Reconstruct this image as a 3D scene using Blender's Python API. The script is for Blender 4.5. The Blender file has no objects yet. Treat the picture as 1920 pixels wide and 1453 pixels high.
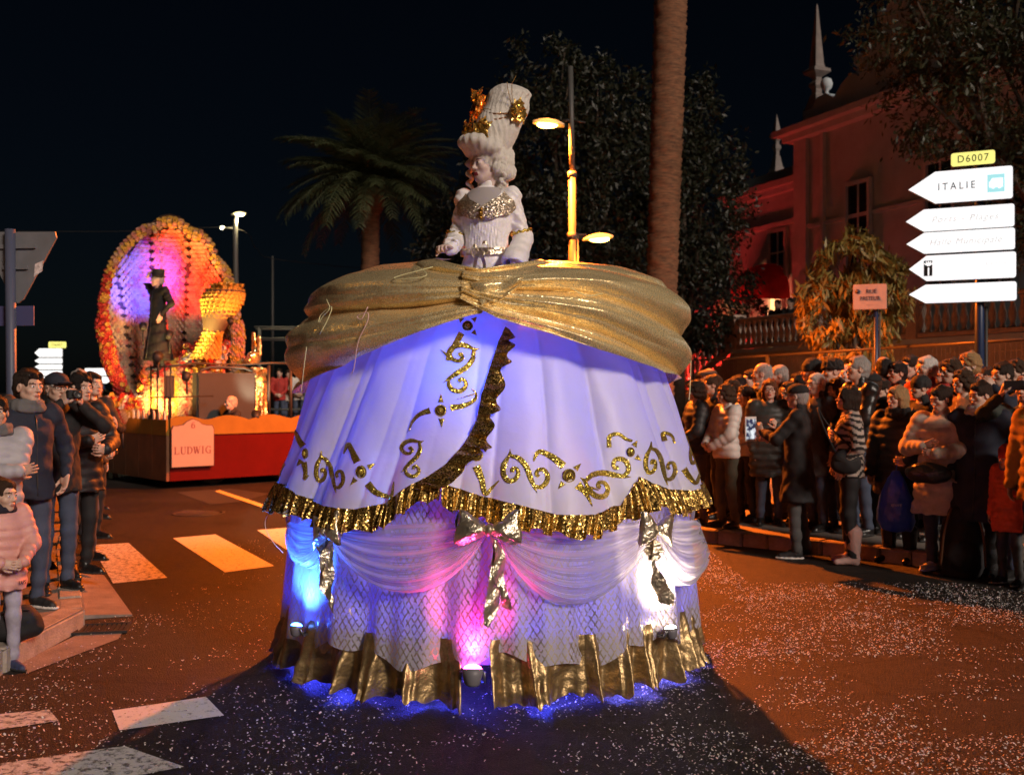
import bpy, math, random
import numpy as np
from mathutils import Matrix, Vector

# ------------------------------------------------------------------ camera, night sky, front fill light, exposure
R = math.radians
scene = bpy.context.scene
COL = scene.collection
CAMH, FPX, CX, CY = 1.65, 2000.0, 960.0, 726.0
cam_d = bpy.data.cameras.new('camera')
cam = bpy.data.objects.new('camera', cam_d)
COL.objects.link(cam)
cam.location = (0, 0, CAMH)
cam.rotation_euler = (R(90), 0, 0)
cam_d.sensor_width = 36.0
cam_d.lens = FPX / 1920.0 * 36.0
cam_d.clip_end = 600
cam_d.clip_start = 0.1
cam_d.dof.use_dof = True
cam_d.dof.focus_distance = 5.9
cam_d.dof.aperture_fstop = 3.2
scene.camera = cam

SUN_EL, SUN_ROT = R(25), R(144)
world = bpy.data.worlds.new('World')
scene.world = world
world.use_nodes = True
wn = world.node_tree.nodes
sky = wn.new('ShaderNodeTexSky')
sky.sky_type = 'NISHITA'
sky.sun_disc = False
sky.sun_elevation = SUN_EL
sky.sun_rotation = SUN_ROT
sky.ozone_density = 6.0
bg = wn['Background']
bg.inputs['Strength'].default_value = 0.0006
world.node_tree.links.new(sky.outputs['Color'], bg.inputs['Color'])

sun_d = bpy.data.lights.new('front_fill', 'SUN')  # directional fill added to brighten the fronts, not moonlight
sun = bpy.data.objects.new('front_fill', sun_d)
COL.objects.link(sun)
sun_d.energy = 2.1
sun_d.angle = R(12)
sun_d.color = (1.0, 0.83, 0.70)
# added fill light comes from behind the camera, high on the right
az = SUN_ROT
sdir = Vector((math.sin(az) * math.cos(SUN_EL), math.cos(az) * math.cos(SUN_EL), math.sin(SUN_EL)))
sun.rotation_euler = sdir.to_track_quat('Z', 'Y').to_euler()

vs = scene.view_settings
vs.view_transform = 'Standard'
vs.look = 'None'
vs.gamma = 1.0
vs.exposure = 0.22
vs.use_curve_mapping = False
scene.cycles.use_denoising = True
scene.cycles.sample_clamp_indirect = 6.0
scene.cycles.max_bounces = 6
scene.cycles.transparent_max_bounces = 12

# ------------------------------------------------------------------ helpers
rng = np.random.default_rng(7)
random.seed(5)

def at(px, py, Y):
    """the place at distance Y that stands on the line of sight through a photo pixel"""
    return Vector(((px - CX) / FPX * Y, Y, CAMH - (py - CY) / FPX * Y))

def ground(px, py, z=0.0):
    Y = (CAMH - z) * FPX / (py - CY)
    return Vector(((px - CX) / FPX * Y, Y, z))

_m = {}
def M(key, col=(.5, .5, .5), rough=.6, metal=0, bump=0, bscale=60, var=0.0, vscale=4, emit=0, ecol=None,
      trans=0, sheen=0, spec=.5, col2=None, stretch=None, coat=0):
    if key in _m:
        return _m[key]
    m = bpy.data.materials.new(key)
    m.use_nodes = True
    nt = m.node_tree
    N, L = nt.nodes, nt.links
    b = N['Principled BSDF']
    b.inputs['Base Color'].default_value = (*col, 1)
    b.inputs['Roughness'].default_value = rough
    b.inputs['Metallic'].default_value = metal
    b.inputs['Specular IOR Level'].default_value = spec
    if coat:
        b.inputs['Coat Weight'].default_value = coat
        b.inputs['Coat Roughness'].default_value = .15
    if sheen:
        b.inputs['Sheen Weight'].default_value = sheen
    if emit:
        b.inputs['Emission Color'].default_value = (*(ecol or col), 1)
        b.inputs['Emission Strength'].default_value = emit
    if var or bump:
        tc = N.new('ShaderNodeTexCoord')
        vec = tc.outputs['Object']
        if stretch:
            mp = N.new('ShaderNodeMapping')
            mp.inputs['Scale'].default_value = stretch
            L.new(vec, mp.inputs['Vector'])
            vec = mp.outputs['Vector']
    if var:
        n = N.new('ShaderNodeTexNoise')
        n.inputs['Scale'].default_value = vscale
        n.inputs['Detail'].default_value = 5
        n.inputs['Roughness'].default_value = .65
        L.new(vec, n.inputs['Vector'])
        r = N.new('ShaderNodeValToRGB')
        r.color_ramp.elements[0].position = .3
        r.color_ramp.elements[1].position = .7
        c2 = col2 or tuple(min(1, c * (1 + var)) for c in col)
        r.color_ramp.elements[0].color = (*[c * (1 - var) for c in col], 1) if not col2 else (*col, 1)
        r.color_ramp.elements[1].color = (*c2, 1)
        L.new(n.outputs['Fac'], r.inputs['Fac'])
        L.new(r.outputs['Color'], b.inputs['Base Color'])
    if bump:
        n2 = N.new('ShaderNodeTexNoise')
        n2.inputs['Scale'].default_value = bscale
        n2.inputs['Detail'].default_value = 3
        L.new(vec, n2.inputs['Vector'])
        bp = N.new('ShaderNodeBump')
        bp.inputs['Strength'].default_value = bump
        bp.inputs['Distance'].default_value = .01
        L.new(n2.outputs['Fac'], bp.inputs['Height'])
        L.new(bp.outputs['Normal'], b.inputs['Normal'])
    if trans:
        t = N.new('ShaderNodeBsdfTranslucent')
        t.inputs['Color'].default_value = (*col, 1)
        mx = N.new('ShaderNodeMixShader')
        mx.inputs[0].default_value = trans
        L.new(b.outputs[0], mx.inputs[1])
        L.new(t.outputs[0], mx.inputs[2])
        L.new(mx.outputs[0], N['Material Output'].inputs['Surface'])
    _m[key] = m
    return m

def tag(o, label=None, cat=None, group=None, kind=None):
    if label: o['label'] = label
    if cat: o['category'] = cat
    if group: o['group'] = group
    if kind: o['kind'] = kind
    return o

def empty(name, loc=(0, 0, 0), rz=0, sc=1, label=None, cat=None, group=None, parent=None):
    o = bpy.data.objects.new(name, None)
    COL.objects.link(o)
    o.empty_display_size = .2
    o.location = loc
    o.rotation_euler = (0, 0, rz)
    o.scale = (sc, sc, sc)
    if parent: o.parent = parent
    return tag(o, label, cat, group)

def mk(name, V, F, mats, mi=None, smooth=True, parent=None, uv=None, kind=None):
    """V (n,3) array, F a list of index lists or an (m,k) array: one mesh object"""
    me = bpy.data.meshes.new(name)
    V = np.asarray(V, dtype=np.float32)
    if isinstance(F, np.ndarray):
        n, k = F.shape
        flat = F.ravel().astype(np.int32)
        starts = np.arange(n, dtype=np.int32) * k
    else:
        ln = np.array([len(f) for f in F], dtype=np.int32)
        n = len(F)
        flat = np.fromiter((i for f in F for i in f), dtype=np.int32, count=int(ln.sum()))
        starts = np.concatenate([[0], np.cumsum(ln)[:-1]]).astype(np.int32)
    me.vertices.add(len(V))
    me.vertices.foreach_set('co', V.ravel())
    me.loops.add(len(flat))
    me.loops.foreach_set('vertex_index', flat)
    me.polygons.add(n)
    me.polygons.foreach_set('loop_start', starts)
    if not isinstance(mats, (list, tuple)): mats = [mats]
    for m in mats: me.materials.append(m)
    if mi is not None:
        me.polygons.foreach_set('material_index', np.asarray(mi, dtype=np.int32))
    sm = np.full(n, smooth) if not isinstance(smooth, np.ndarray) else smooth
    me.polygons.foreach_set('use_smooth', sm)
    if uv is not None:
        l = me.uv_layers.new(name='UVMap')
        l.data.foreach_set('uv', np.asarray(uv, dtype=np.float32)[flat].ravel())
    me.update(calc_edges=True)
    me.validate()
    o = bpy.data.objects.new(name, me)
    COL.objects.link(o)
    if parent: o.parent = parent
    if kind: o['kind'] = kind
    return o

def inst(name, me, parent=None, loc=(0, 0, 0), rot=(0, 0, 0), sc=(1, 1, 1), mat=None):
    o = bpy.data.objects.new(name, me)
    COL.objects.link(o)
    if parent: o.parent = parent
    o.location = loc
    o.rotation_euler = rot
    o.scale = sc
    return o

class MB:
    """collects shapes and links them as one mesh object"""
    def __init__(s):
        s.v, s.f, s.m, s.sm = [], [], [], []
        s.n = 0
    def add(s, V, F, mi=0, smooth=False):
        V = np.asarray(V, float).reshape(-1, 3)
        for f in F:
            s.f.append([int(i) + s.n for i in f])
            s.m.append(mi); s.sm.append(smooth)
        s.v.append(V); s.n += len(V)
        return s
    def box(s, c, d, rz=0, mi=0, mat=None, bev=0):
        x, y, z = d[0] / 2, d[1] / 2, d[2] / 2
        b = min(bev, x * .9, y * .9, z * .9)
        if b <= 0:
            V = np.array([(sx * x, sy * y, sz * z) for sx in (-1, 1) for sy in (-1, 1) for sz in (-1, 1)])
            F = [(0, 1, 3, 2), (4, 6, 7, 5), (0, 4, 5, 1), (2, 3, 7, 6), (0, 2, 6, 4), (1, 5, 7, 3)]
        else:
            V = []; 
            for sx in (-1, 1):
                for sy in (-1, 1):
                    for sz in (-1, 1):
                        V += [(sx * x, sy * (y - b), sz * (z - b)), (sx * (x - b), sy * y, sz * (z - b)), (sx * (x - b), sy * (y - b), sz * z)]
            V = np.array(V)
            def i(sx, sy, sz, a): return ((sx > 0) * 4 + (sy > 0) * 2 + (sz > 0)) * 3 + a
            F = []
            for sg in (-1, 1):
                q = [i(sg, -1, -1, 0), i(sg, 1, -1, 0), i(sg, 1, 1, 0), i(sg, -1, 1, 0)]; F.append(q if sg > 0 else q[::-1])
                q = [i(-1, sg, -1, 1), i(-1, sg, 1, 1), i(1, sg, 1, 1), i(1, sg, -1, 1)]; F.append(q if sg > 0 else q[::-1])
                q = [i(-1, -1, sg, 2), i(1, -1, sg, 2), i(1, 1, sg, 2), i(-1, 1, sg, 2)]; F.append(q if sg > 0 else q[::-1])
            for a in (-1, 1):
                for c2 in (-1, 1):
                    F.append([i(a, c2, -1, 0), i(a, c2, 1, 0), i(a, c2, 1, 1), i(a, c2, -1, 1)][::a * c2])
                    F.append([i(a, -1, c2, 0), i(a, -1, c2, 2), i(a, 1, c2, 2), i(a, 1, c2, 0)][::a * c2])
                    F.append([i(-1, a, c2, 1), i(-1, a, c2, 2), i(1, a, c2, 2), i(1, a, c2, 1)][::-a * c2])
            for sx in (-1, 1):
                for sy in (-1, 1):
                    for sz in (-1, 1):
                        F.append([i(sx, sy, sz, 0), i(sx, sy, sz, 1), i(sx, sy, sz, 2)][::sx * sy * sz])
        ca, sa = math.cos(rz), math.sin(rz)
        V = V @ np.array([(ca, sa, 0), (-sa, ca, 0), (0, 0, 1)])
        if mat is not None:
            V = V @ np.array(mat.to_3x3()).T
        return s.add(V + np.array(c), F, mi)
    def tube(s, pts, r, n=8, mi=0, caps=True, smooth=True):
        P = np.array([tuple(p) for p in pts], float)
        r = np.broadcast_to(np.asarray(r, float), (len(P),))
        T = np.gradient(P, axis=0)
        T /= np.linalg.norm(T, axis=1)[:, None] + 1e-9
        ref = np.array([0, 0, 1.]) if abs(T[0][2]) < .9 else np.array([1., 0, 0])
        V = []
        a = np.arange(n) * 2 * math.pi / n
        u = np.cross(T[0], ref); u /= np.linalg.norm(u)
        for i in range(len(P)):
            u = u - T[i] * np.dot(u, T[i]); u /= np.linalg.norm(u) + 1e-9
            w = np.cross(T[i], u)
            V.append(P[i] + r[i] * (np.cos(a)[:, None] * u + np.sin(a)[:, None] * w))
        F = []
        for i in range(len(P) - 1):
            for j in range(n):
                k = (j + 1) % n
                F.append((i * n + j, i * n + k, (i + 1) * n + k, (i + 1) * n + j))
        s.add(np.concatenate(V), F, mi, smooth)
        if caps:
            b = s.n - len(P) * n
            s.f.append([b + j for j in range(n)][::-1]); s.m.append(mi); s.sm.append(False)
            s.f.append([b + (len(P) - 1) * n + j for j in range(n)]); s.m.append(mi); s.sm.append(False)
        return s
    def lathe(s, prof, n=12, c=(0, 0, 0), mi=0, smooth=True, sq=False, rot=0):
        a = np.arange(n) * 2 * math.pi / n + rot
        V = np.array([(r * math.cos(t) + c[0], r * math.sin(t) + c[1], z + c[2]) for r, z in prof for t in a])
        F = []
        for i in range(len(prof) - 1):
            for j in range(n):
                k = (j + 1) % n
                F.append((i * n + j, i * n + k, (i + 1) * n + k, (i + 1) * n + j))
        F.append(tuple(range(n))[::-1]); F.append(tuple((len(prof) - 1) * n + j for j in range(n)))
        return s.add(V, F, mi, smooth)
    def ell(s, c, r, n=10, mi=0):
        pr = [(math.sin(t) + 1e-4, -math.cos(t)) for t in np.linspace(0, math.pi, n // 2 + 2)]
        a = np.arange(n) * 2 * math.pi / n
        V = np.array([(q * math.cos(t) * r[0] + c[0], q * math.sin(t) * r[1] + c[1], z * r[2] + c[2]) for q, z in pr for t in a])
        F = [(i * n + j, i * n + (j + 1) % n, (i + 1) * n + (j + 1) % n, (i + 1) * n + j) for i in range(len(pr) - 1) for j in range(n)]
        return s.add(V, F, mi, True)
    def prism(s, poly, d, mat=Matrix(), mi=0, mi_side=None):
        """polygon in local x,z extruded along local y from 0 to d, moved by mat"""
        n = len(poly)
        V = [mat @ Vector((x, y, z)) for y in (0, d) for x, z in poly]
        A = sum(poly[i][0] * poly[(i + 1) % n][1] - poly[(i + 1) % n][0] * poly[i][1] for i in range(n))
        f = list(range(n))
        b = [n + i for i in range(n)][::-1]
        sd = [(i, n + i, n + (i + 1) % n, (i + 1) % n) for i in range(n)]
        if A < 0:
            f, b, sd = f[::-1], b[::-1], [q[::-1] for q in sd]
        s.add([tuple(v) for v in V], [f, b], mi)
        s.n -= 2 * n
        s.v.pop()
        return s.add([tuple(v) for v in V], sd, mi if mi_side is None else mi_side)
    def quad(s, pts, mi=0):
        return s.add([tuple(p) for p in pts], [tuple(range(len(pts)))], mi)
    def build(s, name, mats, parent=None, kind=None):
        return mk(name, np.concatenate(s.v), s.f, mats, s.m, np.array(s.sm), parent, kind=kind)

def grid_faces(nu, nv, wrap=False, flip=False):
    i = np.arange(nu if wrap else nu - 1)[:, None]
    j = np.arange(nv - 1)[None, :]
    i2 = (i + 1) % nu
    q = np.stack([i * nv + j, i2 * nv + j, i2 * nv + j + 1, i * nv + j + 1], -1).reshape(-1, 4)
    return q[:, ::-1].copy() if flip else q

_K = rng.normal(size=(24, 3)); _K /= np.linalg.norm(_K, axis=1)[:, None]
_PH = rng.uniform(0, 6.28, 24)
def nz(P, sc=1.0, o=0, n=6):
    """cheap smooth noise about -1..1"""
    P = np.asarray(P)
    r = 0
    for i in range(n):
        k = _K[(i + o) % 24] * sc * (1 + .35 * i)
        r = r + np.sin(P[..., 0] * k[0] + P[..., 1] * k[1] + P[..., 2] * k[2] + _PH[(i + o) % 24] + o)
    return r / n * 1.4

# ------------------------------------------------------------------ smooth bodies: distance fields meshed with surface nets
class Vox:
    def __init__(s, lo, hi, h):
        s.lo = np.array(lo, float); s.h = h
        s.sh = tuple(int(math.ceil((b - a) / h)) + 1 for a, b in zip(lo, hi))
        s.ax = [s.lo[i] + np.arange(s.sh[i]) * h for i in range(3)]
        s.F = np.full(s.sh, .15, np.float32)
    def sub(s, lo, hi):
        sl = []
        for i in range(3):
            a = max(0, int((lo[i] - s.lo[i]) / s.h)); b = min(s.sh[i], int((hi[i] - s.lo[i]) / s.h) + 2)
            if b <= a: return None
            sl.append(slice(a, b))
        x, y, z = s.ax[0][sl[0]][:, None, None], s.ax[1][sl[1]][None, :, None], s.ax[2][sl[2]][None, None, :]
        return tuple(sl), x, y, z
    def put(s, sl, d, k, cut=False):
        a = s.F[sl]
        if cut:
            d = -d
            hh = np.maximum(k - np.abs(a - d), 0) / k
            s.F[sl] = np.maximum(a, d) + hh * hh * k / 4
        else:
            hh = np.maximum(k - np.abs(a - d), 0) / k
            s.F[sl] = np.minimum(a, d) - hh * hh * k / 4
    def cap(s, a, b, ra, rb, k=.02, mod=None, cut=False, sq=(1, 1, 1)):
        a, b = np.array(a, float), np.array(b, float)
        m = max(ra, rb) + .05 + k
        q = s.sub(np.minimum(a, b) - m, np.maximum(a, b) + m)
        if q is None: return s
        sl, x, y, z = q
        ab = b - a; L2 = float(ab @ ab) + 1e-9
        t = np.clip(((x - a[0]) * ab[0] + (y - a[1]) * ab[1] + (z - a[2]) * ab[2]) / L2, 0, 1)
        d = np.sqrt(((x - a[0] - t * ab[0]) / sq[0]) ** 2 + ((y - a[1] - t * ab[1]) / sq[1]) ** 2 + ((z - a[2] - t * ab[2]) / sq[2]) ** 2)
        r = ra + (rb - ra) * t
        if mod: r = r + mod(t * math.sqrt(L2))
        s.put(sl, (d - r).astype(np.float32), k, cut)
        return s
    def ell(s, c, r, k=.02, cut=False, rx=0, rz=0):
        c, r = np.array(c, float), np.array(r, float)
        m = max(r) + .04 + k
        q = s.sub(c - m, c + m)
        if q is None: return s
        sl, x, y, z = q
        X, Y, Z = x - c[0], y - c[1], z - c[2]
        if rz:
            X, Y = X * math.cos(rz) + Y * math.sin(rz), -X * math.sin(rz) + Y * math.cos(rz)
        if rx:
            Y, Z = Y * math.cos(rx) + Z * math.sin(rx), -Y * math.sin(rx) + Z * math.cos(rx)
        k0 = np.sqrt((X / r[0]) ** 2 + (Y / r[1]) ** 2 + (Z / r[2]) ** 2)
        k1 = np.sqrt((X / r[0] ** 2) ** 2 + (Y / r[1] ** 2) ** 2 + (Z / r[2] ** 2) ** 2) + 1e-6
        s.put(sl, (k0 * (k0 - 1) / k1).astype(np.float32), k, cut)
        return s
    def prof(s, pr, k=.03, mod=None, cut=False):
        """upright body of elliptic sections: rows of (z, rx, ry, yo)"""
        pr = sorted(pr)
        zs = np.array([p[0] for p in pr])
        z = s.ax[2]
        rx, ry, yo = (np.interp(z, zs, [p[i] for p in pr])[None, None, :] for i in (1, 2, 3))
        if mod is not None:
            e = mod(z)[None, None, :]
            rx, ry = rx + e, ry + e
        x, y = s.ax[0][:, None, None], s.ax[1][None, :, None] - yo
        q = np.sqrt((x / rx) ** 2 + (y / ry) ** 2)
        q1 = np.sqrt((x / rx ** 2) ** 2 + (y / ry ** 2) ** 2) + 1e-6
        d = q * (q - 1) / q1
        zz = z[None, None, :]
        d = np.maximum(d, np.maximum(zs[0] - zz, zz - zs[-1]))
        s.put((slice(None),) * 3, d.astype(np.float32), k, cut)
        return s
    def plane_z(s, z0, below=True):
        d = (z0 - s.ax[2])[None, None, :] if below else (s.ax[2] - z0)[None, None, :]
        s.F = np.maximum(s.F, d.astype(np.float32)); return s
    def noise(s, A, sc, o=0, f=None):
        idx = np.nonzero(np.abs(s.F) < .06 + A)
        P = np.stack([s.ax[i][idx[i]] for i in range(3)], -1)
        s.F[idx] += (A * (nz(P, sc, o) if f is None else f(P))).astype(np.float32)
        return s
    def mesh(s):
        F = s.F
        F[0], F[-1] = .1, .1; F[:, 0], F[:, -1] = .1, .1; F[:, :, 0], F[:, :, -1] = .1, .1
        ins = F < 0
        c = [ins[i:ins.shape[0] - 1 + i, j:ins.shape[1] - 1 + j, k:ins.shape[2] - 1 + k] for i in (0, 1) for j in (0, 1) for k in (0, 1)]
        al = c[0].copy(); an = c[0].copy()
        for q in c[1:]: al &= q; an |= q
        mix = an & ~al
        ci = np.nonzero(mix)
        n = len(ci[0])
        idm = np.full(mix.shape, -1, np.int32); idm[ci] = np.arange(n)
        off = [(i, j, k) for i in (0, 1) for j in (0, 1) for k in (0, 1)]
        val = np.stack([F[ci[0] + o[0], ci[1] + o[1], ci[2] + o[2]] for o in off], 1)
        acc = np.zeros((n, 3)); cnt = np.zeros(n)
        for a in range(8):
            for bb in range(a + 1, 8):
                d = np.array(off[bb]) - np.array(off[a])
                if np.abs(d).sum() != 1: continue
                va, vb = val[:, a], val[:, bb]
                m = (va < 0) != (vb < 0)
                t = np.where(m, va / np.where(m, va - vb, 1), 0)
                acc += np.where(m[:, None], np.array(off[a]) + t[:, None] * d, 0); cnt += m
        V = s.lo + (np.stack(ci, 1) + acc / cnt[:, None]) * s.h
        Q = []
        for ax in range(3):
            A = [slice(1, -1)] * 3; A[ax] = slice(0, -1)
            B = [slice(1, -1)] * 3; B[ax] = slice(1, None)
            i0, i1 = ins[tuple(A)], ins[tuple(B)]
            o1, o2 = [(1, 2), (2, 0), (0, 1)][ax]
            for sgn, msk in ((1, i0 & ~i1), (-1, ~i0 & i1)):
                e = np.nonzero(msk)
                g = [e[0], e[1], e[2]]
                for q in range(3):
                    if q != ax: g[q] = g[q] + 1
                def cell(d1, d2):
                    h = [g[0], g[1], g[2]]
                    h[o1] = h[o1] - d1; h[o2] = h[o2] - d2
                    return idm[h[0], h[1], h[2]]
                q = np.stack([cell(1, 1), cell(0, 1), cell(0, 0), cell(1, 0)], 1)
                Q.append(q if sgn > 0 else q[:, ::-1])
        return V, np.concatenate(Q)

def lamp(kind, name, loc, energy, col, radius=.08, parent=None, to=None, angle=120, blend=.6):
    d = bpy.data.lights.new(name, kind)
    d.energy = energy; d.color = col; d.shadow_soft_size = radius
    if kind == 'SPOT':
        d.spot_size = R(angle); d.spot_blend = blend
    o = bpy.data.objects.new(name, d)
    COL.objects.link(o)
    if parent: o.parent = parent
    o.location = loc
    if to is not None:
        v = Vector(to) - Vector(loc)
        o.rotation_euler = v.to_track_quat('-Z', 'Y').to_euler()
    return o

def text(name, s, size, m, parent, loc, rot, sx=1.0, align='CENTER', space=1.0, ext=.001, shear=0):
    c = bpy.data.curves.new(name, 'FONT')
    c.body = s; c.size = size; c.align_x = align; c.align_y = 'CENTER'; c.extrude = ext; c.space_character = space; c.shear = shear
    c.resolution_u = 3
    c.materials.append(m)
    o = bpy.data.objects.new(name, c)
    COL.objects.link(o)
    me = bpy.data.meshes.new_from_object(o)
    bpy.data.objects.remove(o); bpy.data.curves.remove(c)
    o = bpy.data.objects.new(name, me)
    COL.objects.link(o)
    o.parent = parent; o.location = loc; o.rotation_euler = rot; o.scale = (sx, 1, 1)
    return o

def spline(pts, n=28):
    p = np.array(pts, float)
    m = len(p); t = np.linspace(0, m - 1, n)
    pe = np.vstack([2 * p[0] - p[1], p, 2 * p[-1] - p[-2]])
    i = np.minimum(t.astype(int), m - 2); f = (t - i)[:, None]
    a, b, c, d = pe[i], pe[i + 1], pe[i + 2], pe[i + 3]
    return .5 * (2 * b + (c - a) * f + (2 * a - 5 * b + 4 * c - d) * f ** 2 + (3 * b - 3 * c + d - a) * f ** 3)
# ------------------------------------------------------------------ the ground
def asphalt_mat():
    m = bpy.data.materials.new('asphalt'); m.use_nodes = True
    N, L = m.node_tree.nodes, m.node_tree.links
    b = N['Principled BSDF']
    tc = N.new('ShaderNodeTexCoord')
    def noise(sc, det=6, ro=.65):
        n = N.new('ShaderNodeTexNoise'); n.inputs['Scale'].default_value = sc; n.inputs['Detail'].default_value = det
        n.inputs['Roughness'].default_value = ro; L.new(tc.outputs['Object'], n.inputs['Vector']); return n
    big, fine = noise(.55, 6), noise(90, 3, .7)
    vor = N.new('ShaderNodeTexVoronoi'); vor.inputs['Scale'].default_value = 130; L.new(tc.outputs['Object'], vor.inputs['Vector'])
    r1 = N.new('ShaderNodeValToRGB')
    r1.color_ramp.elements[0].position = .35; r1.color_ramp.elements[0].color = (.011, .0085, .007, 1)
    r1.color_ramp.elements[1].position = .68; r1.color_ramp.elements[1].color = (.034, .026, .021, 1)
    L.new(big.outputs['Fac'], r1.inputs['Fac'])
    r2 = N.new('ShaderNodeValToRGB')
    r2.color_ramp.elements[0].position = .25; r2.color_ramp.elements[0].color = (.35, .35, .35, 1)
    r2.color_ramp.elements[1].position = .75; r2.color_ramp.elements[1].color = (1.5, 1.5, 1.5, 1)
    L.new(fine.outputs['Fac'], r2.inputs['Fac'])
    mx = N.new('ShaderNodeMix'); mx.data_type = 'RGBA'; mx.blend_type = 'MULTIPLY'; mx.inputs[0].default_value = 1
    L.new(r1.outputs[0], mx.inputs[6]); L.new(r2.outputs[0], mx.inputs[7])
    mid = noise(9, 6, .8)
    r4 = N.new('ShaderNodeValToRGB')
    r4.color_ramp.elements[0].position = .34; r4.color_ramp.elements[0].color = (.45, .45, .45, 1)
    r4.color_ramp.elements[1].position = .66; r4.color_ramp.elements[1].color = (1.45, 1.4, 1.35, 1)
    L.new(mid.outputs['Fac'], r4.inputs['Fac'])
    mxb = N.new('ShaderNodeMix'); mxb.data_type = 'RGBA'; mxb.blend_type = 'MULTIPLY'; mxb.inputs[0].default_value = 1
    L.new(mx.outputs[2], mxb.inputs[6]); L.new(r4.outputs[0], mxb.inputs[7]); mx = mxb
    # worn cracks
    v2 = N.new('ShaderNodeTexVoronoi'); v2.feature = 'DISTANCE_TO_EDGE'; v2.inputs['Scale'].default_value = .42
    wr = noise(3.5, 5); mv = N.new('ShaderNodeMix'); mv.data_type = 'RGBA'; mv.blend_type = 'LINEAR_LIGHT'; mv.inputs[0].default_value = .12
    L.new(tc.outputs['Object'], mv.inputs[6]); L.new(wr.outputs['Color'], mv.inputs[7]); L.new(mv.outputs[2], v2.inputs['Vector'])
    r3 = N.new('ShaderNodeValToRGB')
    r3.color_ramp.elements[0].position = .002; r3.color_ramp.elements[0].color = (.2, .2, .2, 1)
    r3.color_ramp.elements[1].position = .012; r3.color_ramp.elements[1].color = (1, 1, 1, 1)
    L.new(v2.outputs['Distance'], r3.inputs['Fac'])
    mx2 = N.new('ShaderNodeMix'); mx2.data_type = 'RGBA'; mx2.blend_type = 'MULTIPLY'; mx2.inputs[0].default_value = .8
    L.new(mx.outputs[2], mx2.inputs[6]); L.new(r3.outputs[0], mx2.inputs[7])
    L.new(mx2.outputs[2], b.inputs['Base Color'])
    rr = N.new('ShaderNodeMapRange'); b.inputs['Specular IOR Level'].default_value = .28; rr.inputs[3].default_value = .5; rr.inputs[4].default_value = .8
    L.new(big.outputs['Fac'], rr.inputs[0]); L.new(rr.outputs[0], b.inputs['Roughness'])
    bp = N.new('ShaderNodeBump'); bp.inputs['Strength'].default_value = .9; bp.inputs['Distance'].default_value = .006
    ad = N.new('ShaderNodeMath'); ad.operation = 'ADD'
    L.new(vor.outputs['Distance'], ad.inputs[0]); L.new(fine.outputs['Fac'], ad.inputs[1]); L.new(ad.outputs[0], bp.inputs['Height'])
    L.new(bp.outputs['Normal'], b.inputs['Normal'])
    return m
ASPH = asphalt_mat()

def worn_paint(key, col, th=.42):
    m = bpy.data.materials.new(key); m.use_nodes = True
    N, L = m.node_tree.nodes, m.node_tree.links
    b = N['Principled BSDF']; b.inputs['Roughness'].default_value = .6
    tc = N.new('ShaderNodeTexCoord')
    n = N.new('ShaderNodeTexNoise'); n.inputs['Scale'].default_value = 22; n.inputs['Detail'].default_value = 8; n.inputs['Roughness'].default_value = .75
    L.new(tc.outputs['Object'], n.inputs['Vector'])
    r = N.new('ShaderNodeValToRGB')
    r.color_ramp.elements[0].position = th - .06; r.color_ramp.elements[0].color = (.06, .057, .054, 1)
    r.color_ramp.elements[1].position = th + .05; r.color_ramp.elements[1].color = (*col, 1)
    L.new(n.outputs['Fac'], r.inputs['Fac']); L.new(r.outputs[0], b.inputs['Base Color'])
    bp = N.new('ShaderNodeBump'); bp.inputs['Strength'].default_value = .5; bp.inputs['Distance'].default_value = .004
    n2 = N.new('ShaderNodeTexNoise'); n2.inputs['Scale'].default_value = 110; L.new(tc.outputs['Object'], n2.inputs['Vector'])
    L.new(n2.outputs['Fac'], bp.inputs['Height']); L.new(bp.outputs[0], b.inputs['Normal'])
    return m

mk('road', [(-160, -40, 0), (160, -40, 0), (160, 300, 0), (-160, 300, 0)], [(0, 1, 2, 3)], ASPH, kind='structure', smooth=False)

CONC = M('pavement concrete', (.20, .17, .145), .85, bump=.5, bscale=120, var=.35, vscale=2.2)
STONE = M('granite kerb stone', (.33, .27, .22), .75, bump=.6, bscale=70, var=.3, vscale=9)
PAINT = worn_paint('white road paint', (.72, .70, .66), .40)
PAINT2 = worn_paint('faded road paint', (.62, .60, .57), .47)
YPAINT = worn_paint('yellow road paint', (.62, .44, .14), .40)

# kerb lines on the ground
KR = [(7.6, 6.2), (6.0, 7.75), (4.6, 9.05), (3.47, 10.1), (2.83, 10.7), (2.16, 11.25), (1.1, 12.1), (.1, 13.2), (-.5, 14.8), (-.8, 18), (-.9, 40)]
KL = [(-2.93, -2), (-2.93, 7.32), (-4.1, 10.0), (-5.9, 14.6), (-9.0, 22), (-16, 36)]
KH = .14
def pavement(name, line, far, side):
    pts = line + far
    mb = MB()
    n = len(pts)
    A = sum(pts[i][0] * pts[(i + 1) % n][1] - pts[(i + 1) % n][0] * pts[i][1] for i in range(n))
    if A < 0: pts = pts[::-1]
    mb.add([(x, y, KH - .006) for x, y in pts], [list(range(n))])
    o = mb.build(name, CONC); tag(o, kind='structure'); return o
pavement('pavement', KR, [(60, 40), (60, 6.2)], 1)
pavement('pavement', KL, [(-60, 36), (-60, -2)], -1)

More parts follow.
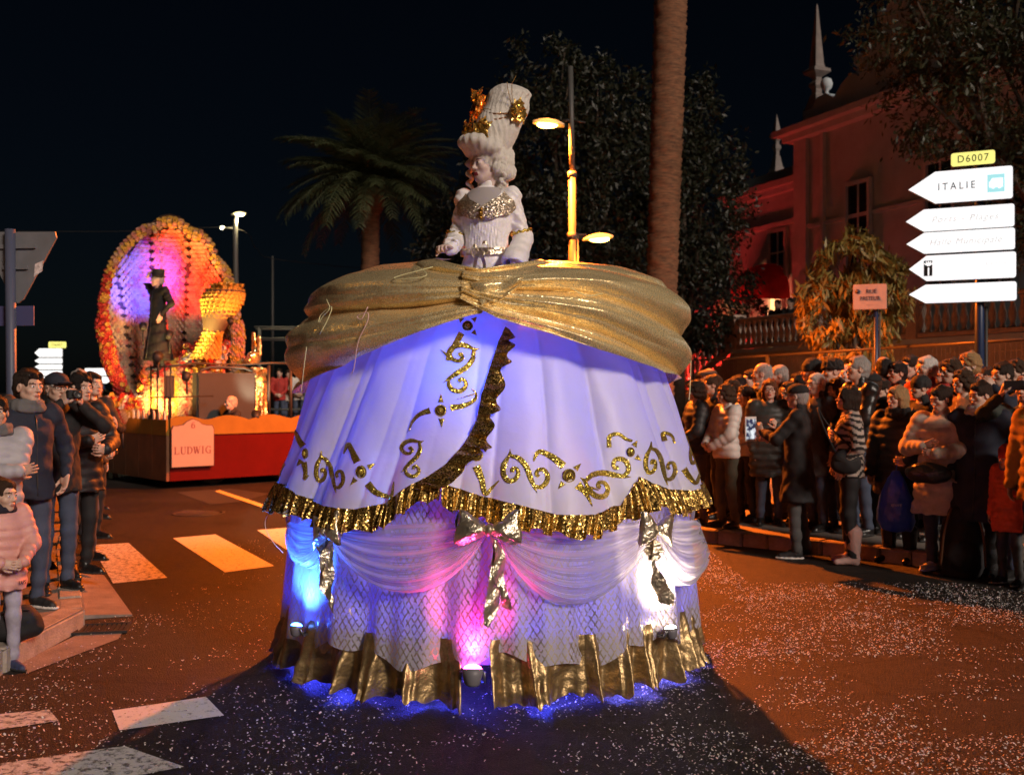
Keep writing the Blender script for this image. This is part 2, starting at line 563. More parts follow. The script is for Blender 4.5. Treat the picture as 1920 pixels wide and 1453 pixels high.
def kerb(line, w=.17, side=1, L=.30):
    root = empty('kerb'); tag(root, kind='structure')
    k = 0
    for (x0, y0), (x1, y1) in zip(line[:-1], line[1:]):
        ln = math.hypot(x1 - x0, y1 - y0); n = max(1, round(ln / L))
        if (y0 + y1) / 2 > 19 or (y0 + y1) / 2 < 2.8: n = max(1, round(ln / 1.2))
        dx, dy = (x1 - x0) / ln, (y1 - y0) / ln
        for i in range(n):
            t = (i + .5) / n * ln
            mb = MB().box((0, 0, KH / 2 - .05), (ln / n - .014, w, KH + .1), bev=.018)
            V = np.concatenate(mb.v); V += nz(V * 1.0 + k * 3.1, 9, k) [:, None] * .006
            mb.v = [V]
            o = mb.build('kerb_stone', STONE, root)
            o.location = (x0 + dx * t - dy * side * w / 2, y0 + dy * t + dx * side * w / 2, random.uniform(-.006, .008))
            o.rotation_euler = (random.uniform(-.02, .02), random.uniform(-.012, .012), math.atan2(dy, dx) + random.uniform(-.012, .012))
            k += 1
    return root
kerb(KR, side=-1, L=.30)
kerb(KL, side=1, L=.42)

# crossings
def patch(mb, px4, z, mi=0):
    mb.quad([ground(x, y, z) for x, y in px4], mi)
cross = empty('crosswalk'); tag(cross, kind='structure')
for q, m in (([(212, 1093), (314, 1082), (241, 1017), (171, 1021)], PAINT2), ([(422, 1072), (514, 1060), (404, 1001), (324, 1008)], PAINT),
          ([(572, 1053), (660, 1043), (545, 988), (482, 993)], PAINT)):
    mb = MB(); patch(mb, q, .004); mb.build('painted_stripe', m, cross)
cross2 = empty('crosswalk'); tag(cross2, kind='structure')
for q, m in (([(224, 1368), (420, 1340), (386, 1305), (210, 1331)], PAINT), ([(-160, 1390), (110, 1350), (92, 1329), (-160, 1352)], PAINT2),
          ([(-120, 1510), (190, 1466), (345, 1436), (233, 1397), (-90, 1443)], PAINT2)):
    mb = MB(); patch(mb, q, .004); mb.build('painted_stripe', m, cross2)
mb = MB(); patch(mb, [(498, 953), (506, 949), (412, 918), (402, 920)], .008)
tag(mb.build('lane_line', YPAINT), kind='structure')
# patched asphalt, manhole, drop kerb, drain
DARKA = M('dark tar patch', (.028, .026, .025), .6, bump=.5, bscale=90, var=.3, vscale=6)
mb = MB(); patch(mb, [(330, 966), (420, 962), (424, 957), (345, 955)], .004); patch(mb, [(395, 945), (450, 940), (505, 925), (430, 915), (330, 922)], .004)
tag(mb.build('road_patch', DARKA), kind='structure')
mh = MB().lathe([(.34, 0), (.34, .006), (.30, .007), (.30, .004), (.28, .004), (.27, .008), (.02, .009)], 28)
tag(mh.build('manhole_cover', M('cast iron', (.05, .045, .04), .5, metal=.6, bump=.6, bscale=60)), 'round iron manhole cover set in the road before the red float', 'manhole cover').location = ground(372, 962)
RAMPC = M('ramp concrete', (.23, .18, .15), .85, bump=.6, bscale=80, var=.25, vscale=5)
mb = MB()
rp = [ground(158, 1160), ground(248, 1154), ground(182, 1062), ground(150, 1062)]
V = [tuple(p) for p in rp] + [(p[0], p[1], h) for p, h in zip(rp, (.03, .012, .012, .03))]
mb.add(V, [(4, 5, 6, 7), (0, 1, 5, 4), (1, 2, 6, 5), (2, 3, 7, 6), (3, 0, 4, 7)])
tag(mb.build('dropped_kerb_ramp', RAMPC), kind='structure')
mb = MB(); g = [ground(52, 1262), ground(222, 1198), ground(236, 1176), ground(160, 1183), ground(30, 1246)]
mb.add([(p[0], p[1], .004) for p in g], [range(5)])
tag(mb.build('gutter', RAMPC), kind='structure')
dr = empty('drain_grate', ground(192, 1180, .0), R(12), label='dark iron drain grate in the gutter by the left kerb corner', cat='drain grate')
IRON = M('dark iron', (.035, .032, .03), .55, metal=.5)
mb = MB()
for sy in (-1, 1): mb.box((0, sy * .13, .012), (.30, .03, .016))
for sx in (-1, 1): mb.box((sx * .165, 0, .012), (.03, .29, .016))
mb.build('frame', IRON, dr)
bar = MB().box((0, 0, .010), (.018, .226, .012)).build('bar', IRON, dr)
for i in range(9):
    o = bar if i == 0 else inst('bar', bar.data, dr)
    o.location = (-.128 + i * .032, 0, 0)
MB().box((0, 0, .006), (.30, .226, .002)).build('pit', M('drain pit', (.008, .008, .008), .9), dr)

# confetti
def confetti(n, name, cols, lim):
    cand = np.stack([rng.uniform(lim[0], lim[1], n * 8), rng.uniform(lim[2], lim[3], n * 8), np.zeros(n * 8)], 1)
    w = .42 + .75 * nz(cand, 1.3, 3) + .75 * nz(cand, 4.0, 9) + .35 * nz(cand, 11.0, 2)
    w *= np.interp(cand[:, 0], [-4, -2.6, -1, .6, 1.2, 6], [.20, .26, .18, .3, 1.0, .85])
    w *= np.interp(cand[:, 1], [3, 5.2, 7, 9, 12], [1.1, 1.0, .8, .5, .2])
    keep = rng.uniform(0, 1.3, len(cand)) < w
    c = cand[keep][:n]
    keepk = np.ones(len(c), bool)
    for (a, b) in zip(KR[:-1], KR[1:]):
        keepk &= ~(((b[0] - a[0]) * (c[:, 1] - a[1]) - (b[1] - a[1]) * (c[:, 0] - a[0]) < 0) & (c[:, 0] > 2) & (c[:, 1] > 9))
    keepk &= c[:, 0] > -2.9
    c = c[keepk]; n = len(c)
    a = rng.uniform(0, 6.28, n); l = rng.uniform(.0022, .0060, n); wd = rng.uniform(.0018, .0038, n)
    tl = rng.normal(0, .35, (n, 2))
    ca, sa = np.cos(a), np.sin(a)
    V = []
    for sx, sy in ((-1, -1), (1, -1), (1, 1), (-1, 1)):
        dx = sx * l * ca - sy * wd * sa; dy = sx * l * sa + sy * wd * ca
        zz = .009 + np.maximum(-.004, dx * tl[:, 0] + dy * tl[:, 1])
        V.append(np.stack([c[:, 0] + dx, c[:, 1] + dy, zz], 1))
    V = np.stack(V, 1).reshape(-1, 3)
    F = np.arange(n * 4).reshape(-1, 4)
    mats = [M('confetti ' + k, col, .6) for k, col in cols]
    o = mk(name, V, F, mats, rng.integers(0, len(mats), n), smooth=False)
    tag(o, 'pale paper confetti strewn over the dark asphalt road', 'confetti', kind='stuff')
confetti(75000, 'confetti', [('white', (.75, .72, .70)), ('cream', (.7, .62, .52)), ('pink', (.7, .5, .5)), ('pale', (.6, .6, .66))], (-3.2, 7.5, 3.0, 11.5))
# ------------------------------------------------------------------ villa, terrace, walls
VO = Vector((6.97, 34, 0)); VRZ = math.atan2(-.929, .37)
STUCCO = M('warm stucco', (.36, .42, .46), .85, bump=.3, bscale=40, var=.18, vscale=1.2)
TRIM = M('pale stucco trim', (.42, .48, .52), .8, var=.12, vscale=3)
GLASS = M('dark window glass', (.012, .012, .015), .06)
FRAMEW = M('dark window frame', (.06, .045, .035), .6)
villa = empty('villa', VO, VRZ, label='two storey stucco villa with pointed spires and curved gable behind the terrace', cat='villa')
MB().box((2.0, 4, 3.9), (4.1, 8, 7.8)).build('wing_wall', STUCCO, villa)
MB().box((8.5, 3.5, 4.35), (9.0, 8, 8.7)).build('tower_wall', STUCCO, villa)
mb = MB()
mb.box((2.0, 3.9, 7.62), (4.4, 8.5, .18)); mb.box((2.0, 3.95, 7.45), (4.26, 8.3, .16)); mb.box((2.0, 3.9, 6.45), (4.22, 8.24, .12))
mb.build('wing_cornice', TRIM, villa)
mb = MB(); mb.box((8.5, 3.4, 8.78), (9.7, 8.9, .16)); mb.box((8.5, 3.45, 8.62), (9.4, 8.5, .16)); mb.box((8.5, 3.5, 6.1), (9.12, 8.16, .10))
mb.build('tower_cornice', TRIM, villa)
MB().box((2.0, 4.05, 7.93), (4.0, 7.8, .42)).build('parapet', M('grey zinc parapet', (.25, .27, .26), .6), villa)
for x in (4.35, 5.3, 12.6): MB().box((x, -.55, 4.3), (.55 if x != 5.3 else .12, .12, 8.5)).build('pilaster', TRIM, villa)
# curved gable with ball finials
gp = [(4.3, 8.86), (4.3, 9.35), (4.7, 9.35), (4.9, 9.6), (5.3, 9.62), (5.6, 9.42), (5.9, 9.7), (6.3, 9.9), (6.6, 9.75), (6.75, 10.25), (7.2, 10.7), (7.5, 10.65), (7.7, 11.3), (8.5, 11.75),
      (9.3, 11.3), (9.5, 10.65), (9.8, 10.7), (10.3, 10.25), (10.4, 9.75), (10.8, 9.9), (11.2, 9.6), (11.6, 9.4), (12.7, 9.35), (12.7, 8.86)]
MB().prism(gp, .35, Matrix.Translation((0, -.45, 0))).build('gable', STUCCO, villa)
for x, zz in ((6.45, 9.9), (7.35, 10.75), (8.5, 11.75), (9.65, 10.75), (5.1, 9.62)):
    o = MB().lathe([(.10, 0), (.06, .05), (.05, .12), (.14, .2), (.17, .32), (.13, .44), (.02, .5)], 12).build('ball_finial', TRIM, villa); o.location = (x, -.28, zz)
def spire(x, y, z0, s, hgt):
    mb = MB()
    pr = [(.62, 0), (.62, .55), (.50, .62), (.30, .95), (.22, 1.0), (.22, 1.12), (.36, 1.2), (.36, 1.28), (.20, 1.36), (.22, 1.44), (.62, 1.58), (.60, 1.66), (.36, 1.72), (.32, 1.80), (.05, hgt), (.01, hgt + .06)]
    mb.lathe([(r * s * .78, q) for r, q in pr], 4, rot=math.pi / 4, smooth=False)
    o = mb.build('spire', M('darkened spire stone', (.17, .145, .135), .85, var=.25, vscale=5), villa); o.location = (x, y, z0)  # spire colour darkened to offset the front fill light
spire(4.45, -.1, 8.86, .80, 3.45); spire(.35, 1.5, 8.1, .50, 2.25); spire(12.4, -.1, 8.86, .80, 3.45)
def window(x0, x1, z0, z1, y, lit=None, parent=villa, name='window'):
    w, hh = x1 - x0, z1 - z0; cx, cz = (x0 + x1) / 2, (z0 + z1) / 2
    mb = MB()
    t = .09
    mb.box((x0 - t / 2, y - .03, cz), (t, .12, hh + 2 * t)); mb.box((x1 + t / 2, y - .03, cz), (t, .12, hh + 2 * t))
    mb.box((cx, y - .03, z1 + t / 2), (w, .12, t)); mb.box((cx, y - .05, z0 - t / 2), (w, .18, t))
    mb.box((cx, y - .01, cz), (.05, .05, hh)); mb.box((cx, y - .01, z0 + hh * .55), (w, .05, .05))
    f = mb.build(name, TRIM, parent)
    MB().box((cx, y + .0, cz), (w, .02, hh)).build('pane', lit or GLASS, f)
LITW = M('lit doorway', (.9, .62, .30), .5, emit=1.3, ecol=(1.0, .62, .26))
window(2.2, 2.95, 4.9, 6.25, -.04); window(3.45, 3.85, 4.4, 6.25, -.04)
window(6.35, 7.15, 3.9, 6.9, -.56); window(9.2, 10.0, 3.9, 6.9, -.56); window(11, 11.7, 3.9, 6.9, -.56)
window(2.2, 2.75, 2.66, 4.35, -.04, LITW, name='door'); window(3.45, 3.85, 2.66, 3.9, -.04)
# red dome awning over the door
mb = MB(); n, m_ = 18, 9
for i in range(n):
    pass
a = np.linspace(0, math.pi, 19)[:, None]; b = np.linspace(0, math.pi / 2, 10)[None, :]
AX = 2.15 - 1.05 * np.cos(a) * np.cos(b * 0 + .0) * np.cos(b) ** .25
V = np.stack([2.15 - 1.05 * np.cos(a) * np.cos(b), -.08 - 1.15 * np.sin(a) * np.cos(b), 4.40 + .95 * np.sin(b) + 0 * a], -1)
aw = mk('awning', V.reshape(-1, 3), grid_faces(19, 10), M('red awning canvas', (.60, .025, .02), .75, var=.2), parent=villa)
V = np.stack([2.15 - 1.05 * np.cos(a) + 0 * b, -.08 - 1.16 * np.sin(a) + 0 * b, 4.40 - .16 * b / 1.57 - .03 * np.abs(np.sin(a * 14)) * (b > 1.5)], -1)
mk('valance', V.reshape(-1, 3), grid_faces(19, 10), M('red awning canvas'), parent=aw)

CREAM = M('cream retaining wall', (.45, .37, .27), .85, bump=.3, bscale=30, var=.2, vscale=1.5)
ter = empty('terrace_wall', VO, VRZ, label='cream retaining wall of the raised terrace in front of the villa', cat='wall')
MB().box((10.2, -1.6, 1.28), (10.4, 3.0, 2.56)).build('wall_face', CREAM, ter)
MB().box((10.2, -1.62, 2.6), (10.6, 3.2, .10)).build('coping', TRIM, ter)
MB().box((2.2, -.75, 1.3), (5.5, 1.3, 2.6)).build('landing', CREAM, ter)

BAL = M('balustrade stone', (.40, .31, .25), .8, bump=.3, bscale=50, var=.15, vscale=6)
balp = MB().lathe([(.065, 0), (.065, .05), (.04, .07), (.075, .2), (.08, .27), (.045, .42), (.04, .5), (.065, .55), (.065, .6)], 10)
bal_me = None
def balustrade(P0, P1, label, piers=2, sp=.235):
    """P0, P1 in the villa's frame, at foot level"""
    global bal_me
    P0, P1 = Vector(P0), Vector(P1); d = P1 - P0; L = d.length; hx = math.hypot(d.x, d.y)
    root = empty('balustrade', VO, VRZ, label=label, cat='balustrade', group='stone balustrades of the terrace')
    rz = math.atan2(d.y, d.x); sl = math.atan2(d.z, hx)
    def rail(nm, zz, w, hh):
        o = MB().box((0, 0, 0), (L, w, hh), bev=.02).build(nm, BAL, root)
        o.location = (P0 + P1) / 2 + Vector((0, 0, zz)); o.rotation_euler = (0, -sl, rz)
    rail('handrail', .76, .20, .09); rail('base_rail', .07, .22, .10)
    n = int(hx / sp)
    for i in range(n):
        q = P0 + d * ((i + .5) / n)
        if bal_me is None:
            o = balp.build('baluster', BAL, root); bal_me = o.data
        else: o = inst('baluster', bal_me, root)
        o.location = q + Vector((0, 0, .115))
    for i in range(piers):
        q = P0 + d * (i / max(1, piers - 1))
        o = MB().box((0, 0, .42), (.30, .30, .84)).box((0, 0, .87), (.38, .38, .07)).build('pier', BAL, root); o.location = q; o.rotation_euler = (0, 0, rz)
balustrade((5.0, -3.12, 2.65), (14.9, -3.12, 2.65), 'long level stone balustrade along the terrace edge', 4)
balustrade((.2, -3.10, .70), (4.7, -3.10, 2.60), 'sloping balustrade of the terrace stairs glowing red, nearer to the road', 2, .30)
balustrade((.0, -1.50, .80), (3.6, -1.50, 2.45), 'sloping balustrade of the terrace stairs glowing red, farther from the road', 2, .30)
st = empty('stairs', VO, VRZ, label='stone stairs rising between red lit balustrades to the terrace', cat='stairs')
for i in range(12):
    o = MB().box((.35 + i * .4, -2.3, (.8 + i * .16) / 2), (.41, 1.42, .8 + i * .16)).build('step', BAL, st)
REDL = M('red lamp glow', (1, .03, .02), .4, emit=22, ecol=(1, .05, .03))
for k, (x, y, zz, lab) in enumerate(((2.3, -2.9, 1.85, 'small red lamp glowing highest on the terrace stairs'), (1.2, -2.9, 1.4, 'small red lamp glowing in the middle of the terrace stairs'), (.3, -2.9, 1.02, 'small red lamp glowing lowest on the terrace stairs'))):
    p = Matrix.Rotation(VRZ, 4, 'Z') @ Vector((x, y, zz)) + VO
    r = empty('stair_lamp', p, 0, label=lab, cat='lamp', group='red lamps on the stairs')
    MB().ell((0, 0, 0), (.07, .07, .07), 12).build('globe', REDL, r)
    MB().lathe([(.05, -.14), (.05, -.06), (.02, -.05)], 10).build('base', IRON, r)
    lamp('POINT', 'red_glow', (0, 0, .15), 160, (1, .04, .03), .08, r)
p = Matrix.Rotation(VRZ, 4, 'Z') @ Vector((2.45, -.7, 3.9)) + VO
lamp('POINT', 'door_light', p, 22, (1, .5, .2), .15)

# --- parasols and hedge pots on the far left of the villa
for px, lab in ((1352, 'closed cream parasol left of the villa, farther from the wall'), (1374, 'closed white parasol beside the left corner of the villa')):
    c = at(px, 600, 33.0 + (px - 1350) * .02); c.z = 0
    r = empty('parasol', c, 0, label=lab, cat='parasol', group='folded parasols beside the villa')
    MB().tube([(0, 0, 0), (0, 0, 4.5)], .03, 8).build('pole', IRON, r)
    mb = MB(); n = 16; V = []
    for q, (rr, zz) in enumerate(((.02, 4.55), (.18, 4.2), (.34, 3.7), (.50, 3.3))):
        for j in range(n): V.append((rr * (1 + .25 * (j % 2) * (q > 0)) * math.cos(j * 2 * math.pi / n), rr * (1 + .25 * (j % 2) * (q > 0)) * math.sin(j * 2 * math.pi / n), zz))
    mb.add(V, [(i * n + j, i * n + (j + 1) % n, (i + 1) * n + (j + 1) % n, (i + 1) * n + j) for i in range(3) for j in range(n)][::1])
    mb.build('canopy', M('parasol canvas', (.6, .58, .5), .8), r)

# ------------------------------------------------------------------ greenery
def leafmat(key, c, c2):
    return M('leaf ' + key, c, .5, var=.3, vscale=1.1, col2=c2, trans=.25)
BARK = M('bark', (.07, .05, .035), .9, bump=.9, bscale=25, var=.4, vscale=5)
def foliage(blobs, n, size, seed, asp=1.6, droop=.3, shell=.55):
    """many separate leaves gathered in clumps through the crown"""
    r2 = np.random.default_rng(seed)
    vol = np.array([b[3] * b[4] * b[5] for b in blobs]); vol = vol ** .8; vol /= vol.sum()
    V = []
    for b, q in zip(blobs, vol):
        m = max(10, int(n * q)); nc = max(5, m // 34)
        d = r2.normal(size=(nc, 3)); d /= np.linalg.norm(d, axis=1)[:, None]
        rad = shell + (1 - shell) * r2.uniform(0, 1, nc) ** .6
        rad *= 1 + .22 * nz(d * 2.0 + seed, 2.0, seed)
        cc = np.array(b[:3]) + d * rad[:, None] * np.array(b[3:6])
        k = r2.integers(0, nc, m)
        p = cc[k] + r2.normal(0, 1, (m, 3)) * np.array(b[3:6]) * .11
        ax = r2.normal(size=(m, 3)) + np.array([0, 0, -droop]) * 2 + d[k] * .7
        ax /= np.linalg.norm(ax, axis=1)[:, None]
        sd = np.cross(ax, r2.normal(size=(m, 3))); sd /= np.linalg.norm(sd, axis=1)[:, None]
        s = size * r2.uniform(.6, 1.3, m)[:, None]
        V.append(np.stack([p - ax * s, p - sd * s / asp * .55 + ax * s * .1, p + ax * s, p + sd * s / asp * .55 + ax * s * .1], 1))
    V = np.concatenate(V).reshape(-1, 3)
    return V, np.arange(len(V)).reshape(-1, 4)
def tree(name, base, blobs, n, size, label, lm, seed, trunk_r=.16, trunk_h=2.0, cat='tree', asp=1.6, droop=.3, group=None):
    root = empty(name, base, 0, label=label, cat=cat, group=group)
    r2 = np.random.default_rng(seed)
    mb = MB()
    top = np.array([0, 0, trunk_h])
    mb.tube(spline([(0, 0, -.05), (r2.normal(0, .05), r2.normal(0, .05), trunk_h * .5), tuple(top)], 8), np.linspace(trunk_r * 1.25, trunk_r * .8, 8), 9)
    for b in blobs:
        c = np.array(b[:3])
        mid = top + (c - top) * .5 + r2.normal(0, .12, 3)
        mb.tube(spline([tuple(top * .92), tuple(mid), tuple(c)], 7), np.linspace(trunk_r * .6, trunk_r * .14, 7), 6)
        for _ in range(4):
            d = r2.normal(size=3); d /= np.linalg.norm(d)
            mb.tube([tuple(mid + (c - mid) * .5), tuple(c + d * np.array(b[3:6]) * .75)], [trunk_r * .2, trunk_r * .06], 5)
    mb.build('trunk', BARK, root)
    V, F = foliage(blobs, n, size, seed, asp, droop)
    mk('crown', V, F, lm, parent=root, smooth=False)
    return root
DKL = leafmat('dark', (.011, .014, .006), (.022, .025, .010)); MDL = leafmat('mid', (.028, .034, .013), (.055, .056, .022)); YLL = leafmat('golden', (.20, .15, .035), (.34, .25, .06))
tree('bushy_tree', (1.5, 27.0, 0), [(-.3, 0, 7.6, 1.7, 1.6, 2.2), (1.0, .3, 6.4, 1.8, 1.7, 2.2), (-1.2, -.2, 5.2, 1.7, 1.5, 2.0), (.4, -.4, 4.0, 2.0, 1.6, 1.7), (-.5, 0, 9.3, 1.1, 1.1, 1.2), (.8, 0, 8.8, 1.2, 1.2, 1.3)],
     26000, .085, 'tall dark bushy tree standing behind the double street lamp', DKL, 11, .22, 2.6)
tree('bushy_tree', (4.45, 28.5, 0), [(-.4, 0, 7.6, 1.5, 1.5, 1.9), (.6, 0, 6.4, 1.4, 1.5, 2.0), (-.6, 0, 5.0, 1.6, 1.5, 1.9), (.6, .2, 4.2, 1.4, 1.4, 1.6), (.1, 0, 9.0, 1.0, 1.0, 1.0)],
     22000, .085, 'tall dark bushy tree between the palm trunk and the villa', DKL, 12, .2, 2.4)
tree('bushy_tree', (-1.35, 29, 0), [(0, 0, 5.4, 1.3, 1.3, 1.6), (.6, 0, 4.2, 1.4, 1.3, 1.5), (-.5, 0, 3.8, 1.2, 1.2, 1.4), (.9, 0, 7.0, 1.1, 1.1, 1.4)], 15000, .085, 'lower dark tree beside the fan of the left palm', DKL, 13, .16, 1.8)
tree('spreading_tree', (10.2, 17.5, 0), [(-1.9, 0, 6.4, 1.5, 1.7, 1.3), (-.6, .2, 5.4, 1.8, 1.7, 1.5), (-1.2, -.3, 8.0, 1.9, 1.8, 1.4), (.6, 0, 7.4, 2.2, 2.0, 1.9), (-1.0, 0, 4.2, 1.2, 1.3, 1.1), (-2.8, .2, 7.3, 1.1, 1.2, .9), (1.5, 0, 5.6, 1.9, 1.8, 1.8), (-.2, .2, 3.1, 1.1, 1.2, .9), (-3.6, 0, 7.7, 1.1, 1.3, 1.0), (-3.1, .2, 6.3, 1.0, 1.1, .9), (-2.7, 0, 8.8, 1.5, 1.4, 1.0), (-2.0, 0, 5.2, 1.0, 1.1, .8)],
     46000, .065, 'big dark leafy tree overhanging the blank direction signs at the right', MDL, 14, .26, 2.6)
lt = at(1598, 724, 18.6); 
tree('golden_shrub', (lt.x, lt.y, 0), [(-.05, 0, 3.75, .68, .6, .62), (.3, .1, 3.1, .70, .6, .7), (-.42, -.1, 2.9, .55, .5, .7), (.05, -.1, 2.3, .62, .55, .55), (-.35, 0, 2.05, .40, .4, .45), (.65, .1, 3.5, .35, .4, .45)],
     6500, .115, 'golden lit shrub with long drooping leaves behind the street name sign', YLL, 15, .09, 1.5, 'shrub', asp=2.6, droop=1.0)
for k, (px, py, Y, s, lab) in enumerate(((1405, 588, 30, .45, 'clipped dark bush in front of the villa wall left of the red awning'), (1330, 620, 28, .6, 'dark hedge plant left of the red lit stairs'))):
    c = at(px, py, Y)
    tree('bush', (c.x, c.y, c.z - s * 1.2), [(0, 0, s * 1.2, s, s, s), (s * .4, 0, s * .8, s * .6, s * .6, s * .6)], 900, .07, lab, DKL, 30 + k, .04, s * .6, 'bush')
for k, (px, py, Y, s, lab) in enumerate(((218, 752, 19.5, .42, 'green flowering bush beside the float, next to the small white lamp'), (170, 745, 21, .5, 'dark bush left of the float under the double arrow sign'), (128, 742, 23, .5, 'low dark bush under the far stack of direction signs'))):
    c = at(px, py, Y)
    tree('bush', (c.x, c.y, 0), [(0, 0, c.z, s, s, s * .8), (s * .5, 0, c.z - .3, s * .7, s * .6, s * .7), (-s * .5, 0, c.z - .35, s * .7, s * .6, s * .7)], 900, .06, lab, MDL, 40 + k, .04, max(.4, c.z - .3), 'bush')

PALMB = M('palm bark', (.15, .065, .03), .9, bump=1.0, bscale=14, var=.6, vscale=6, stretch=(1, 1, 5))
FROND = leafmat('palm', (.045, .060, .022), (.085, .095, .045))
def frond_mesh(L, n, seed, droop):
    r2 = np.random.default_rng(seed); mb = MB()
    t = np.linspace(0, 1, 14)
    x = L * (t - .12 * t ** 3); z = L * (.28 * t - droop * t ** 2.1)
    mb.tube(np.stack([x, 0 * t, z], 1), np.linspace(.030, .006, 14), 4)
    for i in range(n):
        u = .10 + .9 * (i + .5) / n
        px, pz = np.interp(u, t, x), np.interp(u, t, z); tx = np.interp(min(1, u + .02), t, x) - px; tz = np.interp(min(1, u + .02), t, z) - pz
        tn = np.array([tx, 0, tz]) / (math.hypot(tx, tz) + 1e-6)
        l = L * .20 * math.sin(math.pi * (.12 + .83 * u)) ** .6 + .05
        for sg in (-1, 1):
            d = np.array([.65 * tn[0], sg * .75, .65 * tn[2] + .12 - .22]) + r2.normal(0, .07, 3); d /= np.linalg.norm(d)
            p = np.array([px, 0, pz]); w = tn * .017
            tip = p + d * l + np.array([0, 0, -.16 * l])
            mid = p + d * l * .55
            mb.add([p - w, p + w, mid + w * 1.2, mid - w * 1.2, tip], [(0, 1, 2, 3), (3, 2, 4)])
    return mb
def palm(base, H, r0, r1, lean, L, nf, label, seed, top_bulge=1.25):
    root = empty('palm_tree', base, 0, label=label, cat='palm tree')
    r2 = np.random.default_rng(seed)
    n = int(H / .12); V = []; m = 22
    for i in range(n):
        for e in (0, 1):
            zz = (i + e * .88) * H / n; t = zz / H
            r = (r0 + (r1 - r0) * t) * (1.05 if e else .975)
            if t < .06: r *= 1 + (0.06 - t) * 4
            for j in range(m):
                a = 2 * math.pi * j / m
                rr = r * (1 + .035 * math.sin(3 * a + i * 2.4) + .02 * math.sin(7 * a + i * 1.3))
                V.append((lean * zz + rr * math.cos(a), rr * math.sin(a), zz))
    V = np.array(V)
    mk('trunk', V, grid_faces(1, 1) if False else np.array([(i * m + j, i * m + (j + 1) % m, (i + 1) * m + (j + 1) % m, (i + 1) * m + j) for i in range(2 * n - 1) for j in range(m)]), PALMB, parent=root)
    MB().ell((lean * H, 0, H), (r1 * top_bulge * 1.3, r1 * top_bulge * 1.3, r1 * 2.2), 12).build('crown_shaft', PALMB, root)
    mes = [frond_mesh(L * s, 34, seed + q, d).build('frond', FROND, root) for q, (s, d) in enumerate(((1.0, .42), (.92, .75), (1.05, .58), (.85, .95)))]
    for o in mes: o.location = (lean * H, 0, H + .3)
    used = 0
    for i in range(nf):
        q = i % 4; a = i * 2.39996; el = -1.35 + 1.5 * (i / nf) ** .9
        o = mes[q] if used < 4 else inst('frond', mes[q].data, root, (lean * H, 0, H + .3))
        used += 1
        o.rotation_euler = (0, el, a); o.rotation_mode = 'XYZ'
        s = r2.uniform(.9, 1.1); o.scale = (s, s, s)
palm((-4.05, 30, 0), 6.9, .27, .24, .012, 2.75, 130, 'date palm with full grey green crown against the night sky', 3)
palm((2.76, 20.4, KH - .01), 15.5, .280, .325, .031, 2.9, 40, 'tall palm trunk lit orange beside the double street lamp', 4)

# ------------------------------------------------------------------ street lamps
GALV = M('grey painted steel', (.075, .075, .07), .55, metal=.1, bump=.1, bscale=40, var=.1)
SOD = (1.0, .165, .012)
def lamp_head(parent, x, z, sg, s, lens_e, e, col, em_col, target=None):
    """a flat cobra head on an arm that leaves the pole at height z"""
    hd = MB()
    n = 14
    V = []; prof = []
    for i in range(n):
        t = i / (n - 1); w = (.10 + .13 * math.sin(math.pi * min(1, t * .95 + .05)) ** .7) * s; hh = (.05 + .10 * math.sin(math.pi * t) ** .8) * s
        for j in range(10):
            a = math.pi * j / 9
            V.append((sg * (x + t * .78 * s), w * math.cos(a), z + .02 * s + .16 * s * t * .5 + hh * math.sin(a)))
    F = [(i * 10 + j, i * 10 + j + 1, (i + 1) * 10 + j + 1, (i + 1) * 10 + j) for i in range(n - 1) for j in range(9)]
    hd.add(V, F, smooth=True)
    hd.add([V[i * 10] for i in range(n)] + [V[i * 10 + 9] for i in range(n)], [(i, n + i, n + i + 1, i + 1) for i in range(n - 1)])
    h_ = hd.build('lamp_head', M('lamp head shell', (.55, .50, .40), .4, trans=.12), parent)
    MB().ell((sg * (x + .42 * s), 0, z + .055 * s), (.27 * s, .165 * s, .085 * s), 16).build('lens', M('lens glow %.2f' % em_col[1], em_col, .3, emit=lens_e, ecol=em_col), h_)
    lamp('SPOT', 'lamp_light', (sg * (x + .42 * s), 0, z - .11 * s), e, col, .12, parent, (sg * (x + .42 * s) if target is None else target[0], 0 if target is None else target[1], 0), 174, .3)
p = at(1073, 724, 16.0)
L1 = empty('street_lamp', (p.x, p.y, KH), 0, label='double street lamp with glowing orange heads on both sides, behind the performer', cat='street lamp')
Y1 = 16.0
def zz(py): return CAMH - (py - CY) / FPX * Y1 - KH
mb = MB(); mb.tube([(0, 0, 0), (0, 0, .9)], .075, 12); mb.tube([(0, 0, .9), (0, 0, zz(325))], .055, 12); mb.tube([(0, 0, zz(325)), (-.03, 0, zz(125))], .042, 12); mb.tube([(0, 0, zz(322)), (0, 0, zz(334))], .068, 12)
mb.tube([(.075, 0, 1.2), (.075, 0, zz(440))], .022, 8); mb.tube([(0, 0, zz(436)), (0, 0, zz(450))], .07, 12)
mb.build('pole', GALV, L1)
mb = MB(); mb.tube([(.0, 0, zz(226)), (-.16, 0, zz(226))], .022, 8); mb.tube([(0, 0, zz(226)), (.20, 0, zz(230))], .016, 8); mb.build('arm', IRON, L1)
lamp_head(L1, .12, zz(238), -1, .60, 42, 9500, SOD, (1.0, .45, .06), target=(-.6, -2.5))
mb = MB(); mb.tube([(-.08, 0, zz(440)), (.22, 0, zz(440))], .022, 8); mb.build('arm', IRON, L1)
lamp_head(L1, .16, zz(452), 1, .58, 34, 260, SOD, (1.0, .45, .06))

